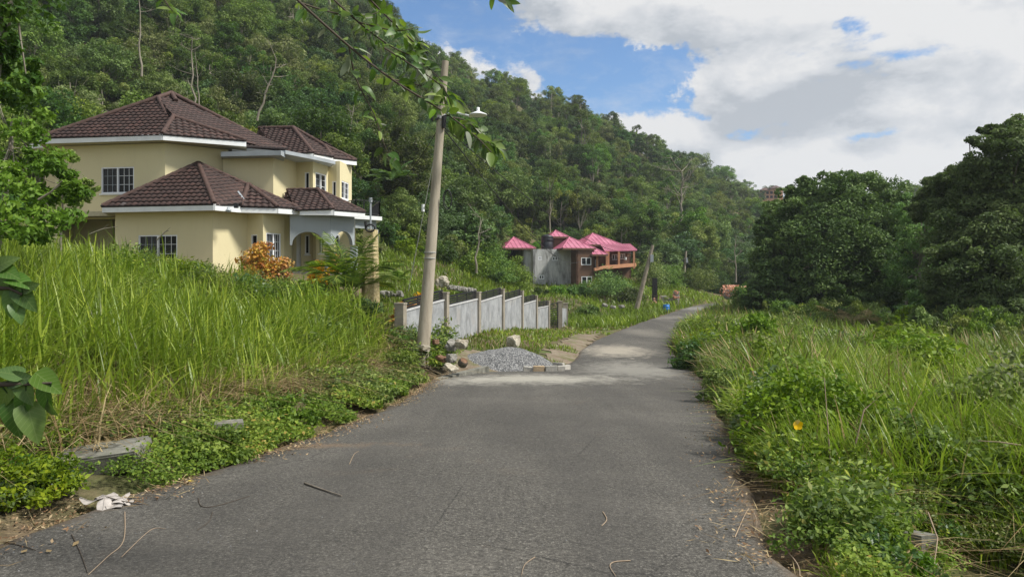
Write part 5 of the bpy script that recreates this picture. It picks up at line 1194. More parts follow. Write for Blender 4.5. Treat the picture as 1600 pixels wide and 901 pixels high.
def frond_plant(name, label, loc, n, length, seed, mat='leaf_bright', lw=.03, cat='palm', droop=.9, elev=(.5, 1.2), nl=34):
    rg = np.random.default_rng(seed); o = empty(name, loc, label=label, cat=cat)
    for k in range(n):
        az = 2 * PI * k / n + rg.normal() * .25; el = rg.uniform(*elev); L_ = length * rg.uniform(.8, 1.1); pts = []; p = Vector((0, 0, .1)); d = Vector((math.cos(az) * math.cos(el), math.sin(az) * math.cos(el), math.sin(el)))
        seg = 12
        for i in range(seg + 1): pts.append(p.copy()); p = p + d * L_ / seg; d = (d + Vector((0, 0, -droop / seg * (1 + i / seg)))).normalized()
        m = MB(); m.tube(pts, [.022 * (1 - .8 * i / seg) + .004 for i in range(seg + 1)], 5); vs = []; fs = []
        for i in range(nl):
            t = .18 + .8 * i / nl; f = t * seg; a = int(f); q = pts[a].lerp(pts[min(a + 1, seg)], f - a); tg = (pts[min(a + 1, seg)] - pts[a]).normalized(); sd_ = tg.cross(Vector((0, 0, 1))).normalized()
            ll = L_ * .30 * math.sin(PI * min(1, t * .9 + .12)) + .05
            for s in (-1, 1):
                e = q + (sd_ * s * .75 + tg * .55 + Vector((0, 0, -.25 + rg.normal() * .08))).normalized() * ll; mid = q.lerp(e, .5) + Vector((0, 0, .05 * ll)); b = len(vs)
                vs += [q - tg * lw * .4, q + tg * lw * .4, mid + tg * lw * .5, e, mid - tg * lw * .5]; fs.append(tuple(b + j for j in range(5)))
        m.add(vs, fs); me = m.mesh('frond', M[mat], fix=False); a = me.attributes.new('var', 'FLOAT', 'FACE'); a.data.foreach_set('value', rg.random(len(me.polygons)).astype(np.float32)); link('frond', me, o)
    return o
def make_palms():
    x, y = P(548, 470, 26.5).xy; frond_plant('young_palm', 'young green palm with arching fronds between the porch and the cream pillar', (x, y, gz(x, y) + .25), 20, 2.7, 4, 'leaf_weed', .04, elev=(.55, 1.45), droop=1.15)
    x, y = P(690, 432, 36).xy
    frond_plant('seedling_palm', 'small palm seedling on the garden lawn behind the pillar', (*P(622, 400, 38).xy, gz(*P(622, 400, 38).xy)), 8, 1.1, 5, 'leaf_bright', .04)
    frond_plant('banana_plant', 'ragged leaved plant on the slope right of the upper balcony', P(612, 285, 60), 9, 2.6, 6, 'leaf_big', .22, cat='plant', nl=14)
    frond_plant('seedling_palm', 'yellow green spiky plant at the edge of the garden behind the wall', (*P(726, 445, 42).xy, gz(*P(726, 445, 42).xy)), 10, .9, 8, 'leaf_bright', .06)
    # plumes of tall wild cane before the dark tree
    o = frond_plant('wild_cane', 'feathery arching cane in front of the big dark tree', (*P(1345, 480, 40).xy, gz(*P(1345, 480, 40).xy) - .2), 11, 3.4, 9, 'grass_dry', .035, cat='cane', elev=(.5, 1.2), droop=.8, nl=30)
make_palms()

# ------------------------------------------------------------------ grass
def blades(pos, hgt, wid, lean, az, seg=4, rg=rng, curve=1.0):
    n = len(pos); t = np.linspace(0, 1, seg + 1)[None, :, None]; dh = np.stack([np.cos(az), np.sin(az), np.zeros(n)], 1)[:, None, :]
    side = np.stack([-np.sin(az + rg.normal(size=n) * .5), np.cos(az), np.zeros(n)], 1)[:, None, :]
    H = hgt[:, None, None]; Ln = lean[:, None, None]
    c = pos[:, None, :] + dh * H * Ln * t ** 1.8 + np.array([0, 0, 1.0]) * H * (t - .42 * np.minimum(Ln, 1.6) * t ** 2.4 * curve)
    w = wid[:, None, None] * (1 - t ** 2.2 * .96) * .5; V = np.stack([c - side * w, c + side * w], 2).reshape(-1, 3)
    b = (np.arange(n) * (seg + 1) * 2)[:, None] + np.arange(seg)[None, :] * 2; Q = np.stack([b, b + 1, b + 3, b + 2], 2).reshape(-1, 4)
    return V, Q
def pts_in(n, x0, x1, y0, y1, ok, rg):
    x = rg.uniform(x0, x1, n); y = rg.uniform(y0, y1, n); m = ok(x, y); return x[m], y[m]
def px_of(x, y): return 800 + F * x / y
def make_grass():
    rg = np.random.default_rng(21)
    # --- tall guinea grass on the left bank
    tx = np.array([-200, 0, 60, 150, 250, 330, 370, 450, 500, 560, 600, 625, 645, 660]); ty = np.array([318, 335, 350, 382, 405, 424, 432, 442, 446, 456, 474, 500, 540, 565])
    def bank(x, y):
        rd, _, s = road_dist(x, y); return (rd > 1.25 + .5 * fbm(x, y, 2)) & (s < 0) & (px_of(x, y) > -140) & (px_of(x, y) < 655) & (x > -22)
    # tufts: cluster the blades
    cx, cy = pts_in(6500, -22, -3, 5.5, 27, bank, rg); keep = rg.random(len(cx)) < np.clip(1.5 - np.hypot(cx, cy) / 26, .45, 1); cx, cy = cx[keep][:1250], cy[keep][:1250]
    T_off = rg.normal(size=len(cx)) * 16; T_var = rg.random(len(cx)); T_h = rg.uniform(.55, 1.2, len(cx)); T_az = rg.uniform(0, 2 * PI, len(cx))
    def layer(name, count, wlo, whi, seg, lean0, lean1, vb):
        w_ = rg.random(len(cx)) ** 2 + .05; k = rg.choice(len(cx), count, p=w_ / w_.sum()); sp = .08 + .13 * T_h[k]; x = cx[k] + rg.normal(size=count) * sp; y = cy[k] + rg.normal(size=count) * sp
        z = ground(x, y); d = y; top = np.interp(px_of(x, y), tx, ty) + T_off[k] + rg.normal(size=count) * 8
        maxh = CAMZ + (HZ - top) / F * d - z; base_h = 1.9 * (.7 + .6 * fbm(x * .5, y * .5, 2)) * T_h[k] * rg.uniform(.45, 1.1, count)
        rd = road_dist(x, y)[0]; base_h *= np.clip(.35 + .35 * (rd - 1.2), .35, 1.15)
        h = np.minimum(base_h, np.maximum(maxh * rg.uniform(.6, 1.08, count), .35)); h = np.where(rg.random(count) < .01, h * 1.25, h); h = np.clip(h, .2, 2.7)
        lean = np.abs(rg.normal(size=count)) * lean1 + lean0; wid = rg.uniform(wlo, whi, count) * np.clip(d / 13, .9, 1.7)
        az = T_az[k] + rg.normal(size=count) * 1.4
        V, Q = blades(np.stack([x, y, z - .03], 1), h, wid, lean, az, seg, rg)
        var = np.clip(vb + .42 * (T_var[k] - .5) + rg.normal(size=count) * .17, 0, 1); var = np.repeat(var[:, None], seg, 1)
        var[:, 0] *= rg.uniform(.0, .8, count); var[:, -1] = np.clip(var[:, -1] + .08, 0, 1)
        tag(link(name, np_mesh(name, V, Q, M['grass'], var.ravel())), kind='stuff')
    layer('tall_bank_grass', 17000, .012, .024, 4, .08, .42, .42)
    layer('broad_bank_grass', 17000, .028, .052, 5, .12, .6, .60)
    # dry stalks and thatch low in the bank
    w_ = np.exp(-np.maximum(road_dist(cx, cy)[0] - 1.2, 0) / 1.6) + .18; k = rg.choice(len(cx), 26000, p=w_ / w_.sum()); x = cx[k] + rg.normal(size=len(k)) * .22; y = cy[k] + rg.normal(size=len(k)) * .22; m = road_dist(x, y)[0] > .9; x, y = x[m], y[m]; z = ground(x, y)
    h = rg.uniform(.25, 1.0, len(x)); lean = np.abs(rg.normal(size=len(x))) * 1.0 + .4
    V, Q = blades(np.stack([x, y, z], 1), h, rg.uniform(.010, .022, len(x)) * np.clip(y / 12, .9, 1.6), lean, rg.uniform(0, 2 * PI, len(x)), 3, rg, 1.15)
    tag(link('dry_thatch', np_mesh('dry_thatch', V, Q, M['grass_dry'], np.repeat(rg.random(len(x)), 3))), kind='stuff')
    # --- garden lawn and verges left of the road further on
    def lawn(x, y):
        rd, _, s = road_dist(x, y); pp = px_of(x, y); dirt = (rd < 1.5) & (y > 23) & (y < 47) & (fbm(x * .8, y * .8, 2) < .62)
        behind = (pp > 590) & (y > 27); front = (x > -3 + (y - 25) * .22)
        return (rd > .15) & (s < 0) & (pp > 590) & (pp < 1130) & ~dirt & (y < 100) & ~((x > -2.9) & (x < 1.5) & (y < 26.2) & (y > 22))
    n = 60000; r = 22 + 75 * rg.random(n) ** 1.6; pp = rg.uniform(590, 1130, n); x = (pp - 800) / F * r; y = r; m = lawn(x, y); x, y = x[m], y[m]
    z = ground(x, y); wl = -2.40 + (y - 26) * .219; inside = x < wl; low = (~inside) & (y < 50)
    h = np.where(low, rg.uniform(.08, .28, len(x)), rg.uniform(.15, .5, len(x))) ; h = np.where(y > 50, rg.uniform(.3, .85, len(x)) * (.6 + .8 * fbm(x * .2, y * .2, 2)), h)
    V, Q = blades(np.stack([x, y, z], 1), h, rg.uniform(.02, .04, len(x)) * np.clip(y / 22, 1, 4), np.abs(rg.normal(size=len(x))) * .5 + .15, rg.uniform(0, 2 * PI, len(x)), 2, rg)
    var = np.clip(.4 + .45 * (fbm(x * .25, y * .25, 3) - .5) * 2 + rg.normal(size=len(x)) * .18, 0, 1)
    tag(link('lawn_and_verge_grass', np_mesh('lawn_and_verge_grass', V, Q, M['grass'], np.repeat(var, 2))), kind='stuff')
    m = rg.random(len(x)) < .18; x, y, z = x[m], y[m], z[m]; V, Q = blades(np.stack([x, y, z], 1), rg.uniform(.1, .35, len(x)), .025 * np.clip(y / 22, 1, 4) * np.ones(len(x)), np.abs(rg.normal(size=len(x))) * .8 + .2, rg.uniform(0, 6.28, len(x)), 2, rg)
    tag(link('dry_verge_grass', np_mesh('dry_verge_grass', V, Q, M['grass_dry'], np.repeat(rg.random(len(x)), 2))), kind='stuff')
    # --- right field
    def rfield(x, y):
        rd, _, s = road_dist(x, y); pp = px_of(x, y); ditch = (np.abs(x - (3.4 + .45 * (y - 4.6))) < .55) & (y < 6.5)
        return (rd > .15 + .35 * fbm(x * 1.3, y * 1.3, 2)) & (s > 0) & (pp < 1760) & (y < 100) & ~ditch
    n = 52000; r = 4.2 + 62 * rg.random(n) ** 2.1; pp = rg.uniform(1000, 1740, n); cx = (pp - 800) / F * r; cy = r; m = rfield(cx, cy); cx, cy = cx[m], cy[m]
    k = np.repeat(np.arange(len(cx)), 4); x = cx[k] + rg.normal(size=len(k)) * .05 * np.clip(cy[k] / 8, .6, 3); y = cy[k] + rg.normal(size=len(k)) * .05 * np.clip(cy[k] / 8, .6, 3); z = ground(x, y)
    rd = road_dist(x, y)[0]; nz = fbm(x * .4 + 3, y * .4, 3); h = (.50 + .95 * nz) * rg.uniform(.5, 1.15, len(x)) * np.clip(.55 + rd * .45, .55, 1.0); h *= np.where(rd > 1.5, 1.12, 1) * np.clip(y / 12, 1, 1.25); h *= np.where(y < 7, .5, 1) * np.where((y < 6.6) & (x < 4.2), .35, 1); h = np.clip(h, .1, 1.5)
    wind = (fbm(x * .35, y * .35, 2) - .5) * 9 + 2.2 + rg.normal(size=len(x)) * 1.3; h *= rg.uniform(.6, 1.25, len(cx))[k]
    V, Q = blades(np.stack([x, y, z - .02], 1), h, rg.uniform(.012, .028, len(x)) * np.clip(y / 7, .8, 5), np.abs(rg.normal(size=len(x))) * .45 + .2, wind, 3, rg, 1.0)
    dry = (rg.random(len(x)) < .11 + .3 * np.clip(.42 - fbm(x * .3 + 40, y * .3, 3), 0, 1) * 3) ; var = np.clip(.33 + .5 * (fbm(x * .22 + 8, y * .22, 3) - .5) * 2 + rg.normal(size=len(x)) * .18, 0, 1)
    V4 = V.reshape(len(x), -1, 3)
    for mm, nm, mt in ((~dry, 'field_grass', 'grass'), (dry, 'dry_field_grass', 'grass_dry')):
        vv = V4[mm].reshape(-1, 3); q0 = Q.reshape(len(x), 3, 4)[0]; qq = (np.arange(mm.sum()) * 8)[:, None, None] + q0[None]; tag(link(nm, np_mesh(nm, vv, qq.reshape(-1, 4), M[mt], np.repeat(var[mm] if mt == 'grass' else rg.random(mm.sum()), 3))), kind='stuff')
    # broad light blades and seed stalks, larger, in the right foreground
    n = 9000; r = 5 + 26 * rg.random(n) ** 1.5; pp = rg.uniform(1240, 1740, n); x = (pp - 800) / F * r; y = r; m = rfield(x, y) & (road_dist(x, y)[0] > 1.3) & ~((y < 7.2) & (x < 4.6)); x, y = x[m], y[m]; z = ground(x, y)
    V, Q = blades(np.stack([x, y, z], 1), rg.uniform(.5, 1.15, len(x)), rg.uniform(.014, .026, len(x)) * np.clip(y / 9, .8, 2), np.abs(rg.normal(size=len(x))) * .55 + .3, rg.uniform(0, 2 * PI, len(x)), 5, rg)
    tag(link('broad_field_grass', np_mesh('broad_field_grass', V, Q, M['grass'], np.repeat(np.clip(rg.normal(size=len(x)) * .2 + .6, 0, 1), 5))), kind='stuff')
make_grass()

def make_groundcover():
    rg = np.random.default_rng(22)
    # creeping weeds along both road edges
    P_ = []
    for side, n in ((-1, 60000), (1, 26000)):
        t = rg.random(n) ** 1.5; y = 4.3 + t * (21 if side < 0 else 24); i0 = np.interp(y, RS[:, 1], RS[:, 0]) if side < 0 else np.interp(y, RS[:, 3], RS[:, 2]); off = np.abs(rg.normal(size=n)) * (.75 if side < 0 else .5); x = i0 + side * (off + .02)
        m = (fbm(x * 1.1 + 5, y * 1.1, 3) > .47 + .20 * np.exp(-off * 3) * (1 if side < 0 else .6)) & (px_of(x, y) > -60); x, y = x[m], y[m]
        if side < 0: m = ~((y > 21.5) | ((x > -4.75) & (x < -3.95) & (y > 6.95) & (y < 8.1))); x, y = x[m], y[m]
        lift = np.abs(rg.normal(size=len(x))) * .07 + fbm(x * 1.6, y * 1.6, 3) * .22 * np.clip(np.abs(x - np.interp(y, RS[:, 1], RS[:, 0] if side < 0 else RS[:, 2])), 0, 1); P_.append(np.stack([x, y, ground(x, y) + .12 + lift * .9], 1))
    pos = np.concatenate(P_); n = len(pos); V, Q = leaves(pos, unit(rg.normal(size=(n, 3)) * .5 + [0, -.1, .9]), rg.uniform(.022, .055, n) * np.clip(pos[:, 1] / 7, .9, 2.2), .62, rg)
    var = np.clip(.45 + .6 * (fbm(pos[:, 0] * .9, pos[:, 1] * .9, 3) - .5) * 2 + rg.normal(size=n) * .2, 0, 1)
    tag(link('creeping_weeds', np_mesh('creeping_weeds', V, Q, M['leaf_weed'], var)), kind='stuff')
    # dead leaves and straw on the road margins
    P_ = []
    for side, n in ((-1, 11000), (1, 3800)):
        y = 4.2 + rg.random(n) ** 1.3 * 18; e = np.interp(y, RS[:, 1], RS[:, 0]) if side < 0 else np.interp(y, RS[:, 3], RS[:, 2]); x = e + side * (rg.normal(size=n) * .26 + (.16 if side < 0 else .12))
        m = (fbm(x * .9 + 25, y * .9, 3) > .38) & (px_of(x, y) > -60); x, y = x[m], y[m]; rd, rz_, _ = road_dist(x, y); z = np.where(rd < 0, rz_ + .03, np.maximum(ground(x, y), rz_ - .1) + .03); P_.append(np.stack([x, y, z + rg.random(len(x)) * .02], 1))
    pos = np.concatenate(P_); n = len(pos); V, Q = leaves(pos, unit(rg.normal(size=(n, 3)) * .35 + [0, 0, 1]), rg.uniform(.015, .05, n), .45, rg)
    tag(link('leaf_litter', np_mesh('leaf_litter', V, Q, M['litter'], rg.random(n))), kind='stuff')
    n = 3600; pos = np.concatenate(P_)[rg.integers(0, len(np.concatenate(P_)), n)] + rg.normal(size=(n, 3)) * [.08, .08, 0] + [0, 0, .012]
    V, Q = leaves(pos, unit(rg.normal(size=(n, 3)) * .25 + [0, 0, 1]), rg.uniform(.06, .22, n), .045, rg); tag(link('straw_litter', np_mesh('straw_litter', V, Q, M['grass_dry'], rg.random(n))), kind='stuff')
    # loose chips on the tarmac
    n = 700; y = 3.9 + rg.random(n) ** 1.6 * 16; x = rg.uniform(-3.6, 4.5, n); rd, rz_, _ = road_dist(x, y); m = rd < -.05; x, y = x[m], y[m]; z = terrain_road(x, y) ; n = len(x)
    s = rg.uniform(.003, .007, n); c = np.stack([x, y, z + s * .3], 1); off = np.array([[-1, -1, -1], [1, -1, -1], [1, 1, -1], [-1, 1, -1], [0, 0, 1]]); V = c[:, None, :] + off[None] * s[:, None, None] * rg.uniform(.6, 1.2, (n, 5, 3)); q = np.array([[0, 1, 4], [1, 2, 4], [2, 3, 4], [3, 0, 4]])
    Q = (np.arange(n) * 5)[:, None, None] + q[None]; tag(link('loose_chips', np_mesh('loose_chips', V.reshape(-1, 3), Q.reshape(-1, 3), M['gravel'], np.repeat(rg.random(n) * .6 + .1, 4))), kind='stuff')
def terrain_road(x, y):
    zc = np.interp(y, RS[:, 1], RS[:, 4]); e0 = np.interp(y, RS[:, 1], RS[:, 0]); e1 = np.interp(y, RS[:, 3], RS[:, 2]); t = np.clip((x - e0) / (e1 - e0), 0, 1); return zc + .05 * (1 - (2 * t - 1) ** 2)
make_groundcover()
def make_weeds():
    rg = np.random.default_rng(23); protos = []
    for i, (mt, ls, w, hh, asp) in enumerate([('leaf_weed', .055, .42, .5, .5), ('leaf_bright', .05, .36, .36, .6), ('leaf_weed', .075, .5, .6, .38), ('leaf_big', .07, .4, .45, .6), ('leaf_olive', .045, .45, .55, .4)]):
        n = 420; V0 = unit(rg.normal(size=(n, 3))) * (.35 + .65 * rg.random((n, 1))) * [w, w, hh * .6]; V0[:, 2] = np.abs(V0[:, 2]) + hh * .25; V, Q = leaves(V0, unit(rg.normal(size=(n, 3)) * .6 + [0, 0, .7]), ls * rg.uniform(.6, 1.4, n), asp, rg)
        protos.append(np_mesh('weed', V, Q, M[mt], rg.random(n)))
    def ok(side, r0, r1, ymax):
        def f(x, y):
            rd, _, s = road_dist(x, y); return (rd > r0) & (rd < r1) & (s * side > 0) & (px_of(x, y) > -80) & (px_of(x, y) < 1720) & ~((side < 0) & (y > 22) & (y < 27) & (x > -2.2) & (x < 2.2)) & ~((np.abs(x - (3.4 + .45 * (y - 4.6))) < .5) & (y < 6.5) & (x > 0)) & ~((x > -4.8) & (x < -3.7) & (y > 6.6) & (y < 8.7))
        return f
    A = []; Z_ = []
    for side, n, r0, r1, x0, x1, y0, y1, up in ((1, 3200, .40, 3.5, 0, 12, 5, 14, .15), (1, 4200, .8, 7, 0, 18, 11, 40, .35), (-1, 1500, .45, 2.6, -9, 0, 5.5, 21, .0), (-1, 260, .1, 3, -4, 1, 22, 26, .0), (-1, 900, 2.6, 12, -18, 0, 6, 24, .5), (1, 500, 6, 30, 4, 40, 8, 48, .4)):
        x, y = pts_in(n, x0, x1, y0, y1, ok(side, r0, r1, y1), rg); k = fbm(x * .8 + 60, y * .8, 3) > .47; x, y = x[k], y[k]; A.append(np.stack([x, y, ground(x, y) + up * rg.random(len(x))], 1))
    A = np.concatenate(A); print('weeds', len(A)); scatter('leafy_weeds', A, rg.uniform(.5, 1.25, len(A)) * np.clip(A[:, 1] / 14, .75, 2), rg.uniform(0, 6.28, len(A)), rg.integers(0, 5, len(A)), protos)
make_weeds()
def make_brush():
    rg = np.random.default_rng(29); A = []
    for k in range(260):
        px = rg.uniform(1160, 1720); d = np.interp(px, [1160, 1250, 1400, 1480, 1600, 1720], [56, 48, 42, 33, 29, 28]) + rg.normal() * 1.5; x = (px - 800) / F * d
        if road_dist([x], [d])[0][0] > 1.5: A.append((x, d, gz(x, d) - .15))
    A = np.array(A); scatter('brush', A, rg.uniform(.35, .95, len(A)), rg.uniform(0, 6.28, len(A)), rg.integers(0, 4, len(A)), BUSHES, rg.uniform(.5, 1.1, len(A)))
    x, y = pts_in(2600, 2.6, 5.5, 4.0, 7.2, lambda x, y: (np.abs(x - (3.4 + .45 * (y - 4.6))) > .35), rg); V, Q = blades(np.stack([x, y, ground(x, y)], 1), rg.uniform(.2, .6, len(x)), rg.uniform(.006, .014, len(x)), np.abs(rg.normal(size=len(x))) * 1.2 + .5, rg.uniform(0, 6.28, len(x)), 3, rg, 1.2)
    tag(link('dry_ditch_grass', np_mesh('dry_ditch_grass', V, Q, M['grass_dry'], np.repeat(rg.random(len(x)), 3))), kind='stuff')
make_brush()
def make_straw():
    rg = np.random.default_rng(30); c = P(150, 705, 7.5); n = 420; pos = np.c_[c.x + rg.normal(size=n) * .42, c.y + .25 + rg.normal(size=n) * .18, np.zeros(n)]; pos[:, 2] = np.maximum(ground(pos[:, 0], pos[:, 1]) + .03, c.z + .02 - .25 * np.abs(pos[:, 0] - c.x) / .5) + rg.random(n) * .05
    V, Q = leaves(pos, unit(rg.normal(size=(n, 3)) * .3 + [0, 0, 1]), rg.uniform(.15, .5, n), .035, rg); tag(link('straw_heap', np_mesh('straw_heap', V, Q, M['grass_dry'], rg.random(n))), kind='stuff')
make_straw()

# ------------------------------------------------------------------ rocks, blocks, gravel
def rock(name, label, px, py, d, size, mat, seed, cat='rock', group=None, sink=.25):
    rg = np.random.default_rng(seed); bm = bmesh.new(); bmesh.ops.create_icosphere(bm, subdivisions=3, radius=1); o3 = rg.random(3) * 50
    from mathutils import noise
    for v in bm.verts:
        n = noise.noise(v.co * 1.3 + Vector(o3)) * .45 + noise.noise(v.co * 3.1 + Vector(o3)) * .2 + noise.noise(v.co * 7 + Vector(o3)) * .07; c = v.co * (1 + n)
        c = Vector([max(-.78, min(.78, a)) for a in c]); v.co = Vector((c.x * size[0] / 1.56, c.y * size[1] / 1.56, c.z * size[2] / 1.56))
    me = bpy.data.meshes.new(name); bm.to_mesh(me); bm.free(); o = link(name, me, None, M[mat]); p = P(px, py, d); o.location = p + Vector((0, 0, size[2] * (.5 - sink))); o.rotation_euler = (rg.normal() * .15, rg.normal() * .15, rg.random() * 6)
    return tag(o, label, cat, group)
def make_stones():
    rock('limestone_boulder', 'pale craggy boulder sitting just behind the gravel heap', 802, 542, 28, (.46, .4, .44), 'rock', 1, sink=.0)
    rock('grey_stone', 'jagged grey stone leaning at the foot of the wall right of the tall pole', 706, 543, 23.4, (.48, .32, .28), 'rock_grey', 2)
    rock('grey_stone', 'white topped jagged stone right of the grey stone by the wall', 721, 541, 23, (.42, .28, .28), 'rock', 3)
    rock('rusty_stone', 'flat rusty brown stone in the grass below the wall', 690, 562, 21.5, (.36, .26, .16), 'rock_rust', 4)
    rock('dark_stone', 'dark charred stone beside the rusty stone', 705, 563, 21.3, (.28, .26, .26), 'rock_grey', 5)
    rock('small_stone', 'small dark stone at the foot of the tall pole', 681, 536, 22.6, (.2, .2, .16), 'rock_rust', 6)
    rock('small_stone', 'flat pale stone right of the tall pole base', 662, 546, 22.0, (.5, .3, .18), 'rock', 7)
    rock('small_stone', 'small pale stone between the husk and the kerb', 704, 576, 20.9, (.45, .3, .13), 'rock', 8)
    # husk: fibrous round brown thing with a cut face
    p = P(723, 567, 21.2); o = empty('coconut_husk', p, label='round dark brown husk lying left of the gravel heap', cat='husk')
    m = MB(); r = .17; m.lathe([(0, -.15), (.09, -.145), (.155, -.09), (.175, 0), (.165, .08), (.13, .13)], (0, 0, 0), 16); me = m.mesh('shell', M['bark_dark']); s = link('shell', me, o); m = MB(); m.lathe([(.13, .13), (.12, .12), (.05, .125), (0, .12)], (0, 0, 0), 16); s2 = m.build('cut_face', M['rock_rust'], o); o.rotation_euler = (.5, .5, 0); o.scale = (.85, .85, .85)
    # stone heap in the garden, retaining edge
    for i, (x, y, s) in enumerate([(686, 441, .5), (692, 439, .6), (697, 442, .4), (690, 444, .4)]): rock('garden_stone', 'pinkish stone of the heap on the lawn behind the wall', x, y + 3, 38.5, (s * .8, s * .6, s * .8), 'rock', 20 + i, group='stones of the heap on the lawn')
    for i in range(9): x = 704 + i * 4.4; rock('garden_stone', 'stone of the low edging behind the boundary wall', x, 451 + i * .6, 37.5 + i * .3, (.34, .3, .25), 'rock_grey', 30 + i, group='stones edging the lawn')
    for i in range(5): x = 600 + i * 6; rock('garden_stone', 'grey stone of the low row right of the cream pillar', x, 461, 29, (.3, .3, .22), 'rock_grey', 50 + i, group='stones right of the cream pillar')
    for i, (x, y) in enumerate([(945, 478), (958, 481), (971, 480), (1010, 499), (1016, 501)]): rock('verge_stone', 'pale stone in the far verge grass beyond the gate', x, y, 60 + i, (.45, .35, .28), 'rock_grey', 60 + i, group='pale stones in the far verge')
    rock('small_stone', 'flat stone slab in front of the gate post', 889, 522, 43, (.8, .5, .12), 'rock_grey', 70)
    rg = np.random.default_rng(44)
    for i in range(9):
        x = 886 + rg.random() * 12; rock('rubble_piece', 'pale rubble fragment at the right end of the concrete blocks', x, 583 + rg.normal() * 1.5, 23.6 + rg.normal() * .2, (.12, .1, .08), 'rock', 80 + i, group='rubble by the concrete blocks')
    # scree scar above the pink house
    for i in range(0):
        px = rg.uniform(850, 960); py = 345 + (px - 840) * .08 + rg.normal() * 4; rock('scree_rock', 'pale rock on the bare scar of the slope above the pink roofs', px, py, 112, (.9, .6, .5), 'rock', 120 + i, group='rocks on the slope scar')
    # gravel heap
    c0 = P(803, 578, 25.0); g = gz(c0.x, c0.y); c0.z = g; o = empty('gravel_heap', c0, label='heap of grey crushed stone beside the concrete blocks', cat='gravel heap')
    RX, RY, HH = 1.5, 1.3, .62; NX = 60; xs = np.linspace(-1.15, 1.15, NX); gx, gy = np.meshgrid(xs * RX, xs * RY); r = np.sqrt((gx / RX) ** 2 + (gy / RY) ** 2)
    def hz(x, y):
        r = np.sqrt((x / RX) ** 2 + (y / RY) ** 2) + (fbm(x * 1.1 + 4, y * 1.1, 3) - .5) * .35; return HH * (1 - np.clip(r, 0, 1.2) / 1.0) * (1.0) + .06 * fbm(x * 4, y * 4, 3)
    def top(x, y): h = hz(x, y); h = np.where(h > HH * .78, HH * .78 + (h - HH * .78) * .35, h); return h + (np.array([0.0]) + 0)
    gx = gx.ravel(); gy = gy.ravel(); z = np.maximum(top(gx, gy), -.15) + 0; gg = ground(gx + c0.x, gy + c0.y) - c0.z; V = np.stack([gx, gy, np.where(z > 0, z + np.clip(gg, -.3, .3), gg - .1)], 1)
    i, j = np.meshgrid(np.arange(NX - 1), np.arange(NX - 1)); b = (j * NX + i).ravel(); Q = np.stack([b, b + 1, b + NX + 1, b + NX], 1)
    link('mound', np_mesh('mound', V, Q, M['gravel_base'], smooth=True), o)
    n = 16000; a = rg.random(n) * 2 * PI; rr = np.sqrt(rg.random(n)) * 1.08; x = np.cos(a) * rr * RX; y = np.sin(a) * rr * RY; z = top(x, y); m = z > -.03; x, y, z = x[m], y[m], z[m]; n = len(x); z = np.maximum(z, 0) + np.clip(ground(x + c0.x, y + c0.y) - c0.z, -.3, .3) + .005
    s = rg.uniform(.012, .032, n); off = np.array([[-1, -1, -.6], [1, -1, -.6], [1, 1, -.6], [-1, 1, -.6], [.2, .1, 1], [-.3, -.2, .8]]); V = np.stack([x, y, z], 1)[:, None, :] + off[None] * s[:, None, None] * rg.uniform(.5, 1.25, (n, 6, 3))
    q = np.array([[0, 1, 4], [1, 2, 4], [2, 3, 5], [3, 0, 5], [0, 4, 5], [2, 5, 4]]); Q = (np.arange(n) * 6)[:, None, None] + q[None]; tag(link('stones', np_mesh('stones', V.reshape(-1, 3), Q.reshape(-1, 3), M['gravel'], np.repeat(rg.random(n), 6)), o), kind='stuff')
    # concrete blocks in a low row with one return
    def block(px, py, d, L_, rz, mat, lab, tilt=0, hh=.2):
        bm = bmesh.new(); bmesh.ops.create_cube(bm, size=1)
        for v in bm.verts: v.co = Vector((v.co.x * L_, v.co.y * .15, v.co.z * hh)) + Vector((rg.normal(), rg.normal(), rg.normal())) * .006
        bmesh.ops.bevel(bm, geom=bm.edges[:], offset=.012, segments=2, affect='EDGES'); me = bpy.data.meshes.new('concrete_block'); bm.to_mesh(me); bm.free(); o = link('concrete_block', me, None, M[mat]); p = P(px, py, d); p.z = max(p.z, gz(p.x, p.y) + .0, terrain_road(np.array([p.x]), np.array([p.y]))[0] - .03); o.location = p + Vector((0, 0, hh / 2 - .02)); o.rotation_euler = (tilt * .4, tilt, rz); tag(o, lab, 'concrete block')
    block(824.5, 586, 23.15, .30, .05, 'block', 'grey concrete block with slanted end, leftmost of the front row by the heap', .10)
    block(842, 587.5, 23.1, .36, -.02, 'block_warm', 'brownish concrete block, second in the front row by the gravel heap', 0, .22)
    block(861, 587.5, 23.1, .38, .06, 'block', 'pale concrete block, third in the front row by the gravel heap', -.02, .22)
    block(876, 586.5, 23.2, .22, .15, 'block', 'short concrete block at the right corner of the front row', .02, .21)
    block(884, 581, 24.0, .42, 1.0, 'block', 'concrete block turned away at the right end of the row', 0, .2)
    block(873, 574.5, 24.9, .42, 2.5, 'block', 'concrete block of the short return behind the row, nearest the heap', .03, .2)
    # kerb at the apron and the slab on the left
    m = MB(); pts = [P(682, 597, 20.2), P(697, 592, 20.8), P(735, 582, 22.2), P(760, 576, 23)]
    for a, b in zip(pts[:-1], pts[1:]): m.bar(a, b, .22, .18)
    tag(m.build('apron_kerb', M['kerb'], None), 'low mossy concrete kerb edging the apron left of the gravel heap', 'kerb')
    x0, y0 = P(205, 722, 7.35).xy; bm = bmesh.new(); bmesh.ops.create_cube(bm, size=1)
    for v in bm.verts: v.co = Vector((v.co.x * .85, v.co.y * .62, v.co.z * .22)) + Vector((rg.normal(), rg.normal(), rg.normal() * .5)) * .02
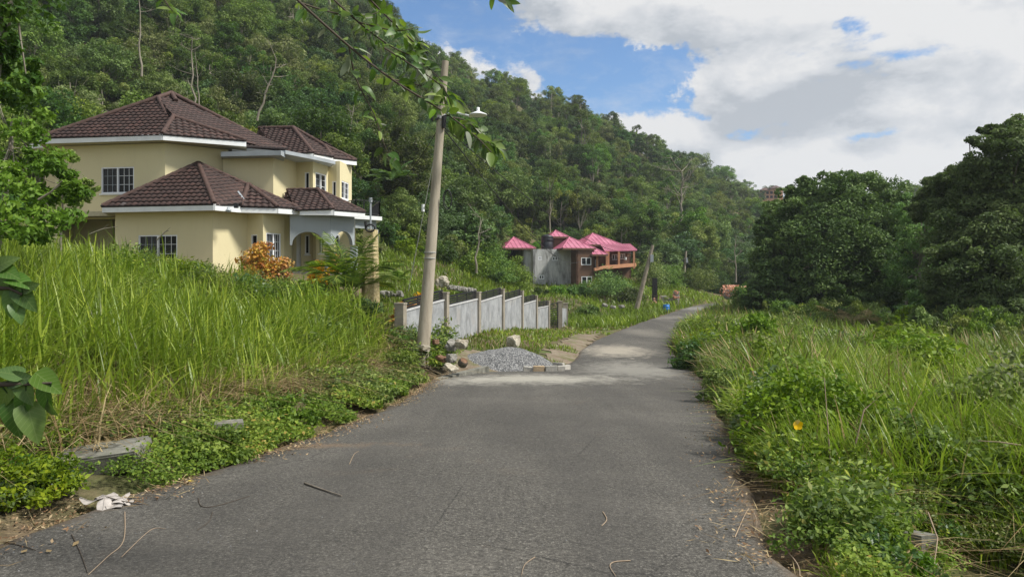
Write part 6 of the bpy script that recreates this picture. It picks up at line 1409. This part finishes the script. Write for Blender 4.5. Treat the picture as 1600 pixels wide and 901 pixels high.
    bmesh.ops.bevel(bm, geom=bm.edges[:], offset=.02, segments=2, affect='EDGES'); bmesh.ops.subdivide_edges(bm, edges=bm.edges[:], cuts=1); me = bpy.data.meshes.new('concrete_slab'); bm.to_mesh(me); bm.free()
    o = link('concrete_slab', me, None, M['kerb']); c = P(150, 712, 7.5); o.location = c + Vector((0, .1, -.06)); o.rotation_euler = (.03, -.10, .30); tag(o, 'broken mossy concrete slab sticking out of the left bank above the dry leaf', 'slab')
    m = MB(); p = P(355, 668, 9.2); m.box(p, (.38, .25, .16), Matrix.Rotation(.4, 3, 'Z')); tag(m.build('concrete_lump', M['kerb'], None), 'small grey concrete lump among the vines right of the slab', 'slab')
    # ditch lining on the right
    m = MB(); a, b = gp(1352, 822), gp(1440, 905, 5); a.z = b.z = max(a.z, b.z) + .02; m.slab([a, b, b + Vector((.16, .04, 0)), a + Vector((.10, .04, 0))], (0, 0, -.7)); tag(m.build('ditch_kerb', M['kerb'], None), 'weathered concrete edge of the roadside ditch at bottom right', 'kerb')
    m = MB(); a, b = Vector((3.55, 6.15, -.55)), Vector((3.05, 4.2, -.62)); a = gp(1505, 790, 6); b = gp(1590, 900, 5); m.slab([a, b, b + Vector((.14, .0, .0)), a + Vector((.14, 0, .0))], (0, 0, -.6)); tag(m.build('ditch_kerb', M['kerb'], None), 'far concrete side of the roadside ditch under dry grass', 'kerb')
make_stones()

def make_small_things():
    rg = np.random.default_rng(55)
    # bucket by the far verge
    p = P(1041, 487, 69); o = empty('blue_barrel', p, label='bright blue plastic barrel at the left edge of the far road', cat='barrel')
    m = MB(); m.lathe([(0, 0), (.27, 0), (.30, .05), (.31, .25), (.325, .27), (.31, .29), (.31, .5), (.325, .52), (.31, .54), (.29, .66), (.0, .67)], (0, 0, 0), 18); m.build('body', M['blue'], o); m = MB(); m.lathe([(.30, .66), (.31, .66), (.31, .70), (0, .705)], (0, 0, 0), 18); m.build('lid', M['blue'], o)
    # far gateway with pale posts, dark board, orange and peach figures
    for px, yt, yb, w, lab in ((1037, 463, 478, .45, 'low pale gate pillar nearest the blue barrel'), (1057, 456, 476, .5, 'taller pale gate pillar right of the yellow plant'), (1024.5, 462, 474, .35, 'dark stump of a post left of the far gateway')):
        m = MB(); a = P(px, yb, 76); b = P(px, yt, 76); m.box((a + b) / 2 - Vector((0, 0, .3)), (w, w, b.z - a.z + .6)); m.box(b, (w + .12, w + .12, .12)); tag(m.build('gate_pillar', M['block' if px > 1030 else 'bark_dark'], None), lab, 'pillar')
    m = MB(); m.bar(P(1036, 474, 76), P(1058, 468, 76), .2, .7); tag(m.build('low_wall', M['block'], None), 'low pale wall between the two far gate pillars', 'wall')
    m = MB(); m.box(P(1023, 452, 76), (.5, .3, 2.4)); m.box(P(1024, 443, 76), (.1, .1, 1.0)); m.bar(P(1012, 447, 76), P(1026, 445.5, 76), .1); tag(m.build('meter_post', M['black'], None), 'black meter post left of the far gateway', 'post')
    for px, py, w, h_, mat, lab in ((1049, 470, 1.3, 1.2, 'leaf_bright', 'yellow green potted plant between the far gate pillars'), (1057, 462, .9, 1.1, 'flower_pink', 'peach flowers on top of the far gate pillar'), (1022, 474, .6, 1.3, 'flower_pink', 'orange peach flower clump beside the black meter post'), (1060, 480, 1.2, 1.0, 'leaf_bright', 'green spiky plant right of the far gateway')):
        r2 = np.random.default_rng(int(px)); V, Q, var, _ = crown_geo(r2, w / 2, h_ / 2, 10, 40, .16); o = empty('flower_clump', P(px, py, 75.5), label=lab, cat='plant'); link('leaves', np_mesh('leaves', V, Q, M[mat], var), o); m = MB(); m.tube([(0, 0, -h_ * .8), (0, 0, 0)], .03, 5); m.build('stem', M['twig'], o)
    # flowering bank at the bend: rubble wall with bougainvillea
    m = MB(); a, b = P(1133, 466, 98), P(1168, 468, 94); m.bar(a + Vector((0, 0, .3)), b + Vector((0, 0, .3)), .6, 1.7); wl = tag(m.build('bend_wall', M['slab_grey'], None), 'pale retaining wall at the road bend under red and pink flowers', 'wall')
    r2 = np.random.default_rng(88); n = 700; t = r2.random(n); c = np.array(a)[None] * (1 - t[:, None]) + np.array(b)[None] * t[:, None] + np.c_[r2.normal(size=n) * .4, -.4 + r2.normal(size=n) * .2, .3 + r2.random(n) * 1.5]
    o = empty('flowering_creeper', a, label='pink and orange flowering creeper over the wall at the road bend', cat='creeper'); V, Q = leaves(c - np.array(a), unit(r2.normal(size=(n, 3)) + [0, -1, .5]), .30, .7, r2); link('flowers', np_mesh('flowers', V, Q, M['flower_pink'], r2.random(n)), o)
    m = MB(); m.tube([(0, 0, -1), (1, 0, .8), (2.4, -.2, 1.2)], .04, 5); m.build('stem', M['twig'], o)
    # villa on the far ridge
    h = empty('ridge_villa', label='reddish hotel-like house on the far ridge above the trees', cat='house'); d = 322
    m = MB(); 
    for x0, x1, yt, yb in ((1190, 1203, 296, 316), (1203, 1222, 294, 318)): a, b = P(x0, yb, d), P(x1, yt, d); m.box(((a.x + b.x) / 2, d + 3, (a.z + b.z) / 2), (b.x - a.x, 8, b.z - a.z))
    m.build('wall', M['orange'], h)
    for x0, x1, y0, y1 in ((1188, 1204, 297, 292.5), (1202, 1223, 294, 289.5)):
        a, b = P(x0, y0, d - 2), P(x1, y0, d - 2); c = P((x0 + x1) / 2, y1, d + 3); m = MB(); a2 = a + Vector((0, 10, 0)); b2 = b + Vector((0, 10, 0)); m.add([a, b, b2, a2, c], [(0, 1, 4), (1, 2, 4), (2, 3, 4), (3, 0, 4), (3, 2, 1, 0)]); m.build('roof', M['ridge'], h)
    for k in range(5):
        for r_ in (301, 307.5):
            c = P(1193 + k * 6.2, r_, d - 1.2); m = MB(); m.box(c, (1.1, .15, 1.1)); m.build('window', M['dark'], h)
    # crumpled silvery leaf
    p = P(165, 765, 6.35); o = empty('dry_cecropia_leaf', (p.x, p.y, terrain_road(np.array([p.x]), np.array([p.y]))[0] + .02), label='large crumpled silvery dead leaf at the lower left road edge', cat='dead leaf')
    for k in range(8):
        a = -1.2 + k * .58; m = MB(); L_ = .26 * rg.uniform(.8, 1.1); dv = Vector((math.cos(a), math.sin(a) * .9, 0)); sd_ = Vector((-dv.y, dv.x, 0)); pts = []
        n = 7; vs = []; fs = []
        for i in range(n):
            t = i / (n - 1); w = .062 * math.sin(PI * min(1, t * .85 + .12)); c = dv * L_ * t + Vector((0, 0, .045 + .022 * math.sin(t * 6 + k * 2) - .035 * t)); vs += [c - sd_ * w - Vector((0, 0, .018)), c, c + sd_ * w - Vector((0, 0, .014))]
        for i in range(n - 1): b = i * 3; fs += [(b, b + 1, b + 4, b + 3), (b + 1, b + 2, b + 5, b + 4)]
        m.add(vs, fs, True); m.tube([vs[1 + 3 * i] + Vector((0, 0, .003)) for i in range(n)], .0022, 4); m.build('lobe', M['leaf_silver'], o)
    m = MB(); m.tube([(0, 0, .06), (.15, -.03, .03), (.36, -.07, .01)], .004, 5); m.build('stalk', M['twig'], o)
    # sticks and twigs on the road
    def twig(name, pts, r, mat, lab, cat='twig'):
        m = MB(); q = []
        for px, py in pts:
            z = -.3
            k = (py - HZ) / F; d = 5.0
            for _ in range(14):
                x = (px - 800) / F * d; rd, rz_, _s = road_dist([x], [d]); z = terrain_road(np.array([x]), np.array([d]))[0] if rd[0] < 0 else max(rz_[0], gz(x, d)) ; d = (CAMZ - z) / k
            q.append(Vector(((px - 800) / F * d, d, z + r * 1.1)))
        # smooth the line
        out = []
        for i in range(len(q) - 1):
            p0, p1, p2, p3 = q[max(i - 1, 0)], q[i], q[i + 1], q[min(i + 2, len(q) - 1)]
            for s in range(5): t = s / 5; out.append(.5 * ((2 * p1) + (p2 - p0) * t + (2 * p0 - 5 * p1 + 4 * p2 - p3) * t * t + (3 * p1 - p0 - 3 * p2 + p3) * t ** 3))
        out.append(q[-1]); m.tube(out, [r * (1 - .5 * i / len(out)) for i in range(len(out))], 6); return tag(m.build(name, M[mat], None), lab, cat)
    twig('stick', [(476, 756), (504, 766), (534, 776)], .011, 'bark', 'straight brown stick lying on the road left of centre', 'stick')
    twig('dry_twig', [(195, 800), (193, 845), (168, 870), (138, 898)], .0045, 'twig_pale', 'long curved pale twig near the bottom left road edge')
    twig('dry_twig', [(112, 835), (125, 862), (137, 895)], .004, 'twig', 'short dark twig left of the long curved twig')
    twig('dry_twig', [(190, 870), (235, 828), (258, 826)], .003, 'twig_pale', 'thin straight twig right of the long curved twig')
    twig('dry_twig', [(310, 778), (315, 791), (340, 790), (390, 775)], .004, 'twig', 'forked dark twig near the left road edge')
    twig('dry_twig', [(332, 800), (326, 815), (308, 828)], .003, 'twig', 'small curved twig below the forked twig')
    twig('dry_twig', [(546, 725), (553, 710), (560, 705)], .004, 'twig_pale', 'small hooked twig on the road below the brown streak')
    twig('dry_twig', [(942, 800), (948, 812), (940, 822)], .005, 'twig_pale', 'small curled root in the middle of the road')
    twig('dry_twig', [(985, 876), (960, 878), (953, 885), (962, 900)], .004, 'twig_pale', 'pale hooked twig at the bottom edge right of centre')
    twig('dry_twig', [(836, 870), (820, 882), (815, 899)], .003, 'twig_pale', 'thin curved twig at the bottom edge, centre')
    twig('dry_twig', [(1148, 840), (1170, 795), (1182, 812), (1180, 830)], .005, 'twig_pale', 'pale branched root at the right road edge')
    twig('dry_twig', [(1134, 713), (1150, 716), (1164, 724)], .006, 'twig_pale', 'clump of pale straw at the right road edge under the shrub')
    twig('dry_twig', [(1215, 845), (1245, 880), (1250, 901)], .005, 'twig_pale', 'pale root running down the bottom right road edge')
    twig('dry_twig', [(0, 846), (30, 852), (56, 860)], .005, 'twig', 'dark twig at the far left road edge')
    for k, (px, py, lab) in enumerate([(118, 862, 'small pale leaf on the tarmac at the lower left'), (76, 876, 'yellow green leaf flat on the road at the lower left'), (38, 875, 'small green leaf flat on the road at the left edge'), (298, 735, 'orange dead leaf at the left road edge'), (255, 662, 'yellow leaf in the vines above the kerb')]):
        d = (CAMZ + .36) / ((py - HZ) / F); p = P(px, py, d); z = gz(p.x, p.y) if road_dist([p.x], [p.y])[0][0] > 0 else terrain_road(np.array([p.x]), np.array([p.y]))[0]; V, Q = leaves(np.array([[0, 0, 0.0]]), np.array([[.1, -.1, .98]]), .07, .55); me = np_mesh('fallen_leaf', V, Q, M['flower' if k > 2 else 'grass_dry'], [.6]); o = link('fallen_leaf', me); o.location = (p.x, p.y, z + .02 + (.15 if k == 4 else 0)); tag(o, lab, 'leaf')
    # bare stems in the right foreground
    for pts, r, lab in (([P(1300, 800, 7), P(1296, 700, 7.1), P(1288, 590, 7.3)], .008, 'tall straight pale dead stem standing right of the yellow flower'), ([P(1335, 700, 7.2), P(1350, 640, 7.2), P(1385, 610, 7.3)], .008, 'leaning pale stem right of the straight dead stem'), ([P(1595, 695, 7), P(1560, 690, 7.1), P(1528, 688, 7.2)], .009, 'pale green bent cane lying in the grass at the right edge'), ([P(1450, 800, 5.4), P(1465, 840, 5.2), P(1460, 880, 5)], .006, 'dry stalk hanging into the ditch'), ([P(632, 593, 9), P(690, 560, 9)], .0, None)):
        if lab: m = MB(); m.tube(pts, [r, r * .8, r * .4], 6); tag(m.build('dead_cane', M['twig_pale'], None), lab, 'stem')
    # broken branches in front of the lower window
    for pts, lab in (([P(245, 375, 20), P(258, 362, 20), P(264, 360, 20)], 'broken pale branch in front of the ground floor window'), ([P(60, 312, 12), P(80, 300, 12), P(97, 282, 12)], 'bare grey branch left of the house window'), ([P(140, 366, 18), P(160, 358, 18), P(183, 354, 18)], 'dead grey branch beside the carport')):
        m = MB(); m.tube(pts, [.02, .016, .008], 6); m.tube([pts[1], pts[1] + Vector((.15, 0, .12))], [.010, .004], 5); tag(m.build('dead_branch', M['bark_pale'], None), lab, 'branch')
make_small_things()

# ------------------------------------------------------------------ foreground branches with separate leaves
def leaf_mesh(name, mat, L_=1.0, W=.55, heart=0, var=.5, curl=.25):
    """ovate pointed leaf, folded on the midrib, stalk at the origin, along +X"""
    n = 10; vs = []; fs = []
    for i in range(n):
        t = i / (n - 1); w = W / 2 * (t ** (.55 if not heart else .35) * (1 - t) ** .85 * (1.95 if not heart else 1.65) if 0 < t < 1 else 0); x = L_ * t - (heart * .06 if t == 0 else 0); z = -curl * t * t * L_
        vs += [(x - (.05 * heart if 0 < t < .3 else 0), -w, z + w * .28), (x, 0, z), (x - (.05 * heart if 0 < t < .3 else 0), w, z + w * .28)]
    for i in range(n - 1): b = i * 3; fs += [(b, b + 1, b + 4, b + 3), (b + 1, b + 2, b + 5, b + 4)]
    me = bpy.data.meshes.new(name); me.from_pydata(vs, [], fs); me.materials.append(M[mat]); me.polygons.foreach_set('use_smooth', [True] * len(fs))
    a = me.attributes.new('var', 'FLOAT', 'FACE'); a.data.foreach_set('value', [var] * len(fs)); me.update(); return me
def make_foreground():
    rg = np.random.default_rng(66)
    Ls = [leaf_mesh('leaf', 'leaf_vein_light' if v > .55 else 'leaf_vein', 1, .62, 0, v, c) for v, c in ((.1, .2), (.35, .35), (.6, .1), (.9, .3), (.5, .5))] + [leaf_mesh('leaf', 'leaf_grey', 1, .5, 0, .5, .2)]
    def leafy(name, label, twigs, count, size, cat='branch', prob=None, tip=1.0):
        """twigs: list of (points, radius, density)"""
        o = empty(name, twigs[0][0][0], label=label, cat=cat); base = o.location.copy(); tot = sum(t[2] for t in twigs)
        for pts, r, den in twigs:
            q = [Vector(p) - base for p in pts]; out = []
            for i in range(len(q) - 1):
                p0, p1, p2, p3 = q[max(i - 1, 0)], q[i], q[i + 1], q[min(i + 2, len(q) - 1)]
                for s in range(4): t = s / 4; out.append(.5 * ((2 * p1) + (p2 - p0) * t + (2 * p0 - 5 * p1 + 4 * p2 - p3) * t * t + (3 * p1 - p0 - 3 * p2 + p3) * t ** 3))
            out.append(q[-1]); m = MB(); m.tube(out, [r * (1 - .7 * i / len(out)) for i in range(len(out))], 6); m.build('twig', M['twig'], o); n = int(round(count * den / tot))
            for k in range(n):
                f = (rg.random() ** (1 / tip) * .98 + .02) * (len(out) - 1); a = int(min(f, len(out) - 2)); c = out[a].lerp(out[a + 1], f - a); tg = (out[a + 1] - out[a]).normalized()
                dr = (tg * rg.uniform(.1, .9) + Vector((rg.normal(), rg.normal() * .8, rg.normal() * .7 - .35))).normalized(); L_ = size * rg.uniform(.6, 1.25)
                le = link('leaf', Ls[rg.integers(0, 5) if rg.random() > .13 else 5], o); st = dr * size * .35; le.location = c + st * .6
                le.rotation_euler = (rg.normal() * .6 + (0 if rg.random() > .3 else 2.6), 0, 0); le.rotation_mode = 'QUATERNION'; le.rotation_quaternion = dr.to_track_quat('X', 'Z') @ Matrix.Rotation(rg.normal() * .8, 4, 'X').to_quaternion(); le.scale = (L_,) * 3
        return o
    D = 4.2
    p = lambda *a: [P(x, y, D + e) for x, y, e in a]
    tw = [(p((425, -40, .1), (470, 5, 0), (545, 72, 0), (612, 124, -.1), (670, 160, -.1), (705, 183, -.1), (745, 215, 0), (768, 238, 0)), .0085, 5),
          (p((490, -30, .3), (560, 35, .3), (610, 72, .3), (655, 95, .25), (692, 128, .2)), .0065, 5), (p((560, -20, .5), (600, 22, .5), (640, 60, .4), (668, 84, .4)), .007, 4),
          (p((470, 5, .2), (520, 20, .3), (570, 25, .3), (600, 15, .4)), .006, 2.5), (p((545, 72, 0), (557, 125, .1), (585, 180, .1), (600, 225, .1), (618, 262, .1)), .005, 2.2), (p((612, 124, 0), (640, 130, .2), (680, 140, .2), (700, 150, .2)), .005, 2.5),
          (p((705, 183, 0), (730, 190, .1), (755, 215, .1), (775, 232, .1)), .005, 3.2), (p((560, 35, .3), (615, 48, .2), (645, 45, .2)), .005, 2), (p((600, 75, .1), (640, 100, .1), (690, 135, .1), (705, 165, .1)), .005, 2.2)]
    leafy('hanging_branch', 'long leafy branch hanging across in front of the tall pole', tw, 300, .088)
    leafy('hanging_branch', 'tip of a leafy branch dipping in against the clouds', [(p((760, -30, 0), (775, -6, 0), (790, 4, 0)), .006, 1)], 6, .08, tip=2)
    leafy('hanging_branch', 'sparse leafy twig hanging in at the upper left above the main roof', [(p((230, -50, 1), (260, 5, 1), (275, 22, 1)), .006, 1), (p((205, -40, 1.2), (225, 0, 1.2)), .005, .6)], 20, .085, tip=1.6)
    # left edge: heart leaved shrubs close to the camera
    H = [leaf_mesh('leaf', 'leaf_vein', 1, .82, 1, v, c) for v, c in ((.35, .2), (.5, .35), (.65, .15), (.8, .3))]
    def big(label, items, stemline, d, size):
        o = empty('broad_leaved_shrub', P(*stemline[0], d), label=label, cat='shrub'); base = o.location.copy(); m = MB(); m.tube([P(x, y, d) - base for x, y in stemline], [.009, .007, .004][:len(stemline)] + [.003] * max(0, len(stemline) - 3), 6); m.build('stem', M['twig'], o)
        for (px, py, ang, s, roll) in items:
            a = math.radians(ang); dr = Vector((math.cos(a), -.25, math.sin(a))).normalized(); le = link('leaf', H[rg.integers(0, 4)], o); L_ = size * s
            le.location = P(px, py, d) - base - dr * L_ * .5; le.rotation_mode = 'QUATERNION'; y_ = Vector((0, 0, 1)).cross(dr).normalized(); z_ = Vector((0.15, -.8, .5)); z_ = (z_ - dr * z_.dot(dr)).normalized(); y_ = z_.cross(dr)
            Mx = Matrix((dr, y_, z_)).transposed(); le.rotation_quaternion = Mx.to_quaternion() @ Matrix.Rotation(roll, 4, 'X').to_quaternion(); le.scale = (L_,) * 3
            st = MB(); e = le.location; nearest = min((P(x, y, d) - base for x, y in stemline), key=lambda v: (v - e).length); st.tube([nearest, e], [.002, .0015], 4); st.build('leaf_stalk', M['leaf_big'], o)
    big('broad leaved shrub at the left edge, upper clump', [(12, 425, -20, .9, 0), (8, 450, -70, 1.0, .3), (32, 438, -10, .9, -.3), (38, 465, -50, .95, .2), (18, 475, -90, .9, .1), (46, 448, 20, .6, .4), (28, 488, -60, .7, -.3), (5, 410, 30, .8, .2)], [(-40, 470), (-10, 450), (15, 450), (35, 460)], 1.75, .078)
    big('broad leaved shrub at the left edge, lower clump of drooping heart leaves', [(30, 592, 10, .8, .3), (75, 597, -30, 1.0, 0), (40, 612, -60, .9, .3), (22, 655, -80, 1.1, .1), (50, 660, -65, 1.2, -.2), (14, 582, 160, .8, .2), (70, 625, -80, .8, .4), (35, 632, -100, .8, -.1), (80, 640, -50, .5, .9), (5, 620, -120, .9, 0)], [(-40, 620), (0, 600), (40, 600), (80, 598)], 1.8, .085)
    # near trees on the left
    r2 = np.random.default_rng(90)
    def near_tree(name, label, lobes, ls, nl, trunk, mat, seed, tr=.06, bark='bark_pale'):
        rg_ = np.random.default_rng(seed); parts = []; cen = []
        for (px, py, d, r, rz) in lobes: V, Q, var, C_ = crown_geo(rg_, r, rz, int(16 * max(r, .8)), nl, ls, clump=(.2, .4), inner=.35, up=.4); c = np.array(P(px, py, d)); parts.append((V + c, Q, var)); cen.append(C_ + c)
        V, Q, var = np_join(parts); o = empty(name, trunk[0], label=label, cat='tree'); b = np.array(trunk[0]); link('crown', np_mesh('crown', V - b, Q, M[mat], var), o)
        m = MB(); tp = [Vector(t) - Vector(trunk[0]) for t in trunk]; m.tube(tp, [tr * (1.1 - .6 * i / len(tp)) for i in range(len(tp))], 9)
        for c in np.concatenate(cen)[::7]: c = Vector(c) - Vector(trunk[0]); s = tp[-2].lerp(tp[-1], rg_.random()); m.tube([s, s.lerp(c, .5) + Vector((0, 0, -.1)), c], [tr * .2, tr * .14, tr * .05], 5)
        link('trunk', m.mesh('trunk', M[bark], fix=False), o)
    x, y = P(20, 400, 16).xy
    near_tree('leafy_tree', 'bright green small tree at the left edge in front of the roof corner', [(25, 185, 16, .75, .6), (10, 240, 15.5, 1.0, .7), (30, 290, 15, .9, .8), (75, 285, 15, .6, .45), (5, 335, 14, 1.0, .8), (110, 300, 15, .35, .25), (60, 340, 14.5, .8, .55), (5, 120, 17, .5, .6), (70, 250, 15.5, .35, .3)], .13, 80, [(x - .6, y, gz(x, y)), (x - .3, y, gz(x, y) + 1.5), (x - .1, y, gz(x, y) + 3), (x, y, gz(x, y) + 4.2)], 'leaf_bright', 91)
    near_tree('leaning_tree', 'pale leaning trunk entering at the upper left corner', [(-5, -20, 12, .9, .9), (-30, 60, 12, .6, .8), (35, 100, 12, .35, .5), (10, 130, 12, .4, .5)], .12, 60, [P(-60, 330, 12), P(-25, 180, 12), P(-2, 66, 12), P(13, 0, 12), P(22, -60, 12)], 'leaf_forest', 92, tr=.13)
    near_tree('leafy_sapling', 'slender leafy sapling overlapping the left end of the roof', [(118, 302, 19, .38, .3), (140, 292, 19, .25, .2), (90, 320, 19, .6, .4), (105, 245, 19, .35, .14)], .12, 46, [(P(95, 400, 19).x, 19, gz(P(95, 400, 19).x, 19)), P(95, 360, 19), P(98, 320, 19), P(100, 270, 19)], 'leaf_bright', 93, tr=.03)
make_foreground()

# ------------------------------------------------------------------ air
_z = [v.co.z for v in bpy.data.objects['ground'].data.vertices]; HTOP = max(_z) + 16; HBOT = min(_z) - 1
print('ground z', min(_z), max(_z))
def make_haze():
    m = bpy.data.materials.new('haze'); m.use_nodes = True; t = m.node_tree; t.nodes.clear(); o = t.nodes.new('ShaderNodeOutputMaterial'); v = t.nodes.new('ShaderNodeVolumePrincipled')
    v.inputs['Color'].default_value = (.86, .92, 1, 1); v.inputs['Density'].default_value = HAZE; v.inputs['Anisotropy'].default_value = .2; t.links.new(v.outputs[0], o.inputs['Volume'])
    b = MB(); b.box((0, 0, (HTOP + HBOT) / 2), (2300, 2300, HTOP - HBOT)); h = link('haze', b.mesh('haze'), None, m); tag(h, kind='stuff')
HAZE = .0003
USE_HAZE = True
if USE_HAZE: make_haze()
